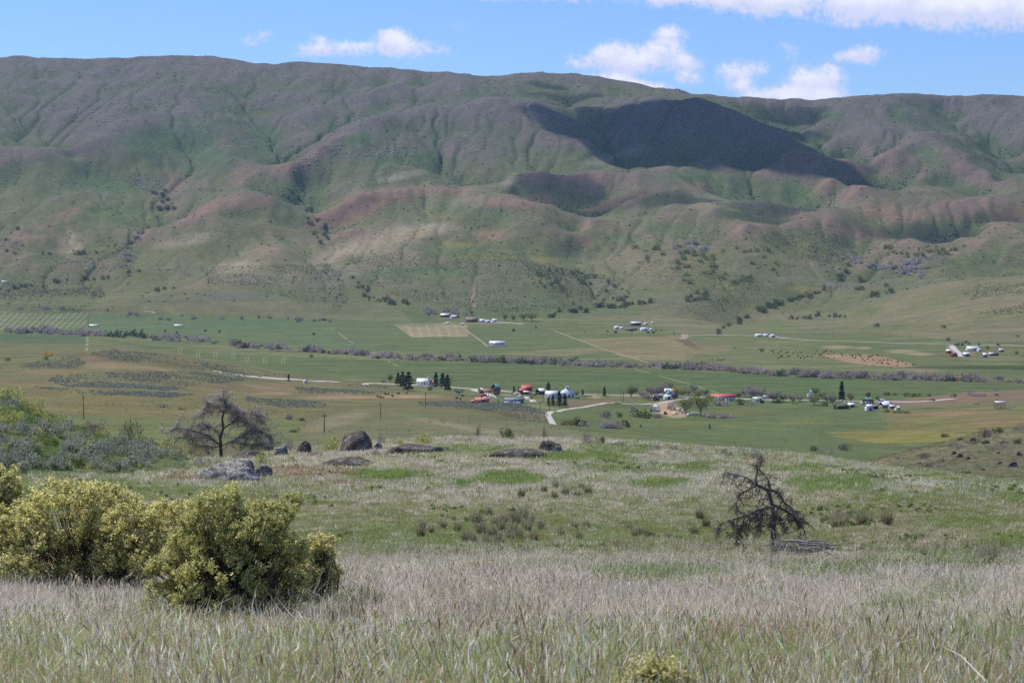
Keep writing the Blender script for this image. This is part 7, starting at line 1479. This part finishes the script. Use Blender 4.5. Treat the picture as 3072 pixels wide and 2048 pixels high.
# ---- shrubs of the near slopes
SAGE_M = [shrub_mesh('sagebrush', 700 + i, 520, .075, 2.2, 9, True) for i in range(5)]; LEAFY_M = [shrub_mesh('leafy_shrub', 710 + i, 620, .085, 1.0, 9) for i in range(4)]; WIRY_M = [shrub_mesh('wiry_shrub', 720 + i, 420, .03, 9.0, 7, True) for i in range(4)]
def nshrub(px, py, w, h, mat, label, kind, cat='bush', group=None, dmin=80, name='shrub'):
    p = crest_at(px, py, dmin) if dmin < 165 else at(px, py, dmin)
    return bush(name, px, py, w, h + max(0, project(p.x, p.y, p.z)[1] - py), mat, label, cat, group, kind, dmin, p)
for (px, py, w, h, mat, lb, kd) in ((30, 1200, 120, 70, F_BITTER, 'large yellow-green bush at the top of the left slope', LEAFY_M), (90, 1236, 90, 60, F_BITTER, 'second yellow-green bush at the top of the left slope', LEAFY_M), (10, 1260, 90, 60, F_BITTER, 'yellow-green bush at the left edge of the left slope', LEAFY_M), (196, 1272, 64, 50, F_BITTER, 'round bitterbrush with brown stems on the left slope', LEAFY_M), (400, 1306, 110, 56, F_BUD, 'arching brown-stemmed bush at the right of the left slope', WIRY_M),
        (450, 1320, 60, 40, F_BITTER, 'olive bush right of the arching brown bush', LEAFY_M), (310, 1308, 50, 40, F_BITTER, 'yellow-green bush left of the arching brown bush', LEAFY_M), (490, 1352, 70, 50, F_BITTER, 'yellow-green bush at the left of the old orchard tree', LEAFY_M), (240, 1366, 60, 36, F_BITTER, 'olive bush low on the left slope', LEAFY_M), (100, 1300, 60, 36, F_BITTER, 'bright yellow-green bush amid the sagebrush', LEAFY_M), (570, 1376, 90, 60, F_BUD, 'brown twiggy bush under the old orchard tree', WIRY_M), (280, 1290, 70, 30, F_REDTWIG, 'dark grey lichened bush on the skyline of the left slope', WIRY_M),
        (985, 1352, 82, 58, F_BITTER, 'bitterbrush just left of the big dark boulder', LEAFY_M), (1268, 1332, 88, 46, F_BITTER, 'round yellow-green bush behind the flat ledge', LEAFY_M), (1515, 1316, 56, 44, F_GREEN, 'dark green shrub with bare top on the crest', LEAFY_M), (1518, 1300, 30, 40, F_GREY, 'bare grey twigs rising from the dark green crest shrub', WIRY_M), (1437, 1312, 22, 42, F_GREEN, 'thin wispy sapling left of the dark green crest shrub', WIRY_M), (1635, 1312, 20, 40, F_GREEN, 'slim green sapling on the crest', WIRY_M), (1766, 1332, 50, 56, F_GREY, 'bare grey shrub on the crest', WIRY_M), (1800, 1330, 34, 34, F_GREEN, 'leafy green sapling right of the bare grey shrub', LEAFY_M),
        (1590, 1312, 30, 18, F_GREY, 'small bare bush on the crest left of the slim sapling', WIRY_M), (1145, 1328, 30, 36, F_GREY, 'small bare twisted shrub right of the big dark boulder', WIRY_M), (862, 1350, 40, 56, F_GREY, 'small bare white-barked shrub between the boulders', WIRY_M), (1190, 1334, 60, 26, F_BITTER, 'low olive bush left of the round yellow-green bush', LEAFY_M), (1970, 1352, 60, 28, F_GREY, 'grey bush at the right part of the crest', WIRY_M), (2020, 1350, 40, 22, F_SAGE, 'pale sagebrush at the right part of the crest', SAGE_M), (2250, 1368, 90, 26, F_SAGE, 'long pale grey brush at the right end of the crest', SAGE_M), (2170, 1362, 60, 22, F_SAGE, 'pale grey brush left of the long pale brush', SAGE_M), (1860, 1338, 40, 18, F_SAGE, 'small sagebrush left of the grey crest bush', SAGE_M),
        (610, 1398, 80, 34, F_GREY, 'grey brush left of the foot of the old orchard tree', WIRY_M), (705, 1402, 90, 36, F_BITTER, 'olive brush right of the foot of the old orchard tree', LEAFY_M), (545, 1404, 70, 30, F_SAGE, 'sagebrush between left slope and orchard tree', SAGE_M), (868, 1384, 46, 26, F_BITTER, 'low olive brush before the grey-topped boulder', LEAFY_M), (945, 1372, 50, 30, F_GREY, 'grey brush between the small dark rock and the big boulder', WIRY_M), (1120, 1366, 40, 24, F_SAGE, 'sagebrush at the right foot of the big dark boulder', SAGE_M), (1340, 1352, 50, 18, F_SAGE, 'sagebrush at the right end of the flat ledge', SAGE_M),
        (790, 1390, 56, 50, F_BITTER, 'dark olive bush growing behind the pale rounded boulder', LEAFY_M), (2100, 1356, 40, 18, F_GREY, 'low bare brush on the right crest', WIRY_M), (1015, 1745 + 40, 90, 46, F_FORB, 'grey-green leafy weeds right of the yellow bush', LEAFY_M), (250, 1720, 60, 20, F_FORB, 'green weeds under the big bitterbrush', LEAFY_M)): nshrub(px, py, w, h, mat, lb, kd, dmin=20 if py > 1500 else 80)
for i, (x, y) in enumerate(scatter([(0, 1270), (130, 1280), (300, 1320), (430, 1340), (560, 1380), (400, 1414), (60, 1418), (-60, 1380), (-60, 1200), (60, 1215)], 130, 420, 41)):
    w = random.uniform(46, 92) * (.75 + .25 * (y - 1250) / 160); nshrub(x, y, w, w * random.uniform(.5, .72), F_SAGE, 'silver-grey sagebrush in the ' + ('upper' if y < 1310 else 'middle' if y < 1372 else 'lowest') + ' part of the left slope', SAGE_M, 'sagebrush', 'sagebrush of the ' + ('upper' if y < 1310 else 'middle' if y < 1372 else 'lowest') + ' left slope', 80, 'sagebrush')
for i, (x, y) in enumerate(scatter([(0, 1200), (130, 1245), (250, 1305), (380, 1350), (500, 1390), (200, 1410), (0, 1390)], 46, 420, 42)):
    w = random.uniform(30, 66); nshrub(x, y, w, w * .6, F_FORB if i % 2 else F_BITTER, 'leafy green clump among the sagebrush of the left slope' if i % 2 else 'small yellow-green clump among the sagebrush of the left slope', LEAFY_M, 'plant', 'green clumps of the left slope' if i % 2 else 'yellow-green clumps of the left slope', 80, 'leafy_clump')
for (x, y, w, h, m) in [(2950, 1312, 60, 34, F_REDTWIG), (2990, 1300, 44, 26, F_DARK), (2920, 1330, 50, 22, F_REDTWIG), (2870, 1345, 60, 20, F_GREY), (3010, 1345, 50, 24, F_GREY), (3050, 1330, 44, 22, F_DARK), (2975, 1350, 40, 18, F_GREY), (2780, 1372, 50, 20, F_REDTWIG), (2700, 1376, 40, 18, F_GREY), (2540, 1350, 60, 24, F_REDTWIG), (2480, 1358, 60, 20, F_GREY), (2440, 1352, 40, 22, F_DARK), (2840, 1310, 40, 18, F_DARK), (3060, 1290, 40, 18, F_GREY), (2820, 1400, 30, 14, F_SAGE), (2720, 1400, 30, 12, F_SAGE), (2900, 1420, 34, 14, F_DARK)]:
    nshrub(x, y, w, h, m, {F_REDTWIG: 'dark red-brown bare bush on the right-hand slope', F_DARK: 'dark green bush on the right-hand slope', F_GREY: 'bare grey bush on the right-hand slope', F_SAGE: 'silvery sagebrush on the right-hand slope'}[m], LEAFY_M if m in (F_DARK, F_SAGE) else WIRY_M, 'bush', {F_REDTWIG: 'red-brown bushes of the right slope', F_DARK: 'green bushes of the right slope', F_GREY: 'grey bushes of the right slope', F_SAGE: 'sagebrush of the right slope'}[m], 170 if x < 2600 else 205)

# ---- bunchgrass tussocks
F_TUSS = foliage('tussock_blades', (.36, .325, .23), (.26, .25, .14), .45, objvar=.35); F_TUSSG = foliage('green_tussock_blades', (.15, .165, .07), (.21, .20, .11), .45); F_TUSSB = foliage('green_grass_clump', (.12, .17, .055), (.09, .135, .04), .45)
TUSS = [tuft('tussock', 800 + i, 170, .22, 1.0, .03, .34, .1, F_TUSS) for i in range(4)]
def tussock(px, py, h, mat, label, group=None):
    p = at(px, py, 20); k = ppm(p); o = link('tussock', with_mat(random.choice(TUSS), mat), None, None, p); s = h / k; o.scale = (s * 1.1, s * 1.1, s); o.rotation_euler = (0, 0, random.uniform(0, 6.28)); tag(o, label, 'grass tussock', group)
def c2(x, y): return (1024 + x / 2.297, 1366 + y / 2.297)
def c3(x, y): return (2048 + x / 2.297, 1366 + y / 2.297)
for q in [(1400, 262), (1470, 305), (1545, 285), (1655, 235), (1700, 272), (1620, 295), (1240, 290), (1480, 235)]: tussock(*c2(*q), random.uniform(24, 36), F_TUSSG, 'dark green tussock in the cluster above the pale bunchgrass', 'dark green tussock cluster')
for q in [(545, 555), (905, 603), (1000, 606), (1085, 615), (1330, 580), (1225, 574), (1015, 412), (1255, 432), (1205, 470), (1375, 505), (860, 590), (960, 540), (1100, 520), (1160, 580), (1280, 520), (620, 530), (700, 500), (1040, 560), (1120, 470), (800, 520), (930, 470), (1300, 470), (560, 510), (1060, 480), (1180, 540)]: tussock(*c2(*q), random.uniform(30, 50), F_TUSS, 'straw-coloured tussock in the middle bunchgrass patch', 'middle bunchgrass tussocks')
for q in [(1610, 500), (1690, 497), (1985, 515), (2020, 552), (2110, 560), (2250, 572), (1800, 645), (1530, 685), (2140, 640), (1510, 550), (1640, 590), (1900, 640), (2060, 545)]: tussock(*c2(*q), random.uniform(22, 38), random.choice([F_TUSS, F_TUSS, F_TUSSG]), 'tussock thinly scattered between bunchgrass patch and dead tree', 'scattered tussocks left of the dead tree')
tussock(*c2(805, 695), 30, F_TUSSG, 'dark green lone tussock below the bunchgrass patch')
for q in [(1230, 475), (1110, 480), (1070, 470), (1280, 470), (1410, 475), (1060, 500)]: tussock(*c3(*q), random.uniform(40, 58), F_TUSS, 'tall pale tussock right of the dead tree crown', 'pale tussocks right of the dead tree')
for q in [(160, 495), (75, 555), (120, 440)]: tussock(*c3(*q), 36, F_TUSSG, 'green tussock left of the dead tree', 'green tussocks left of the dead tree')
tussock(*c3(2110, 752), 74, F_TUSS, 'largest pale tussock by itself at the right edge'); tussock(*c3(1660, 700), 26, F_TUSSG, 'small dark tussock on the green strip right of the dead tree')
tussock(1050, 1905, 130, F_TUSS, 'big sprawling tussock right of the greener bitterbrush'); tussock(1100, 1850, 110, F_TUSSG, 'green sprawling tussock behind the big front tussock'); tussock(2840, 1880, 60, F_TUSSB, 'green leafy grass clump in the grey grass at right')
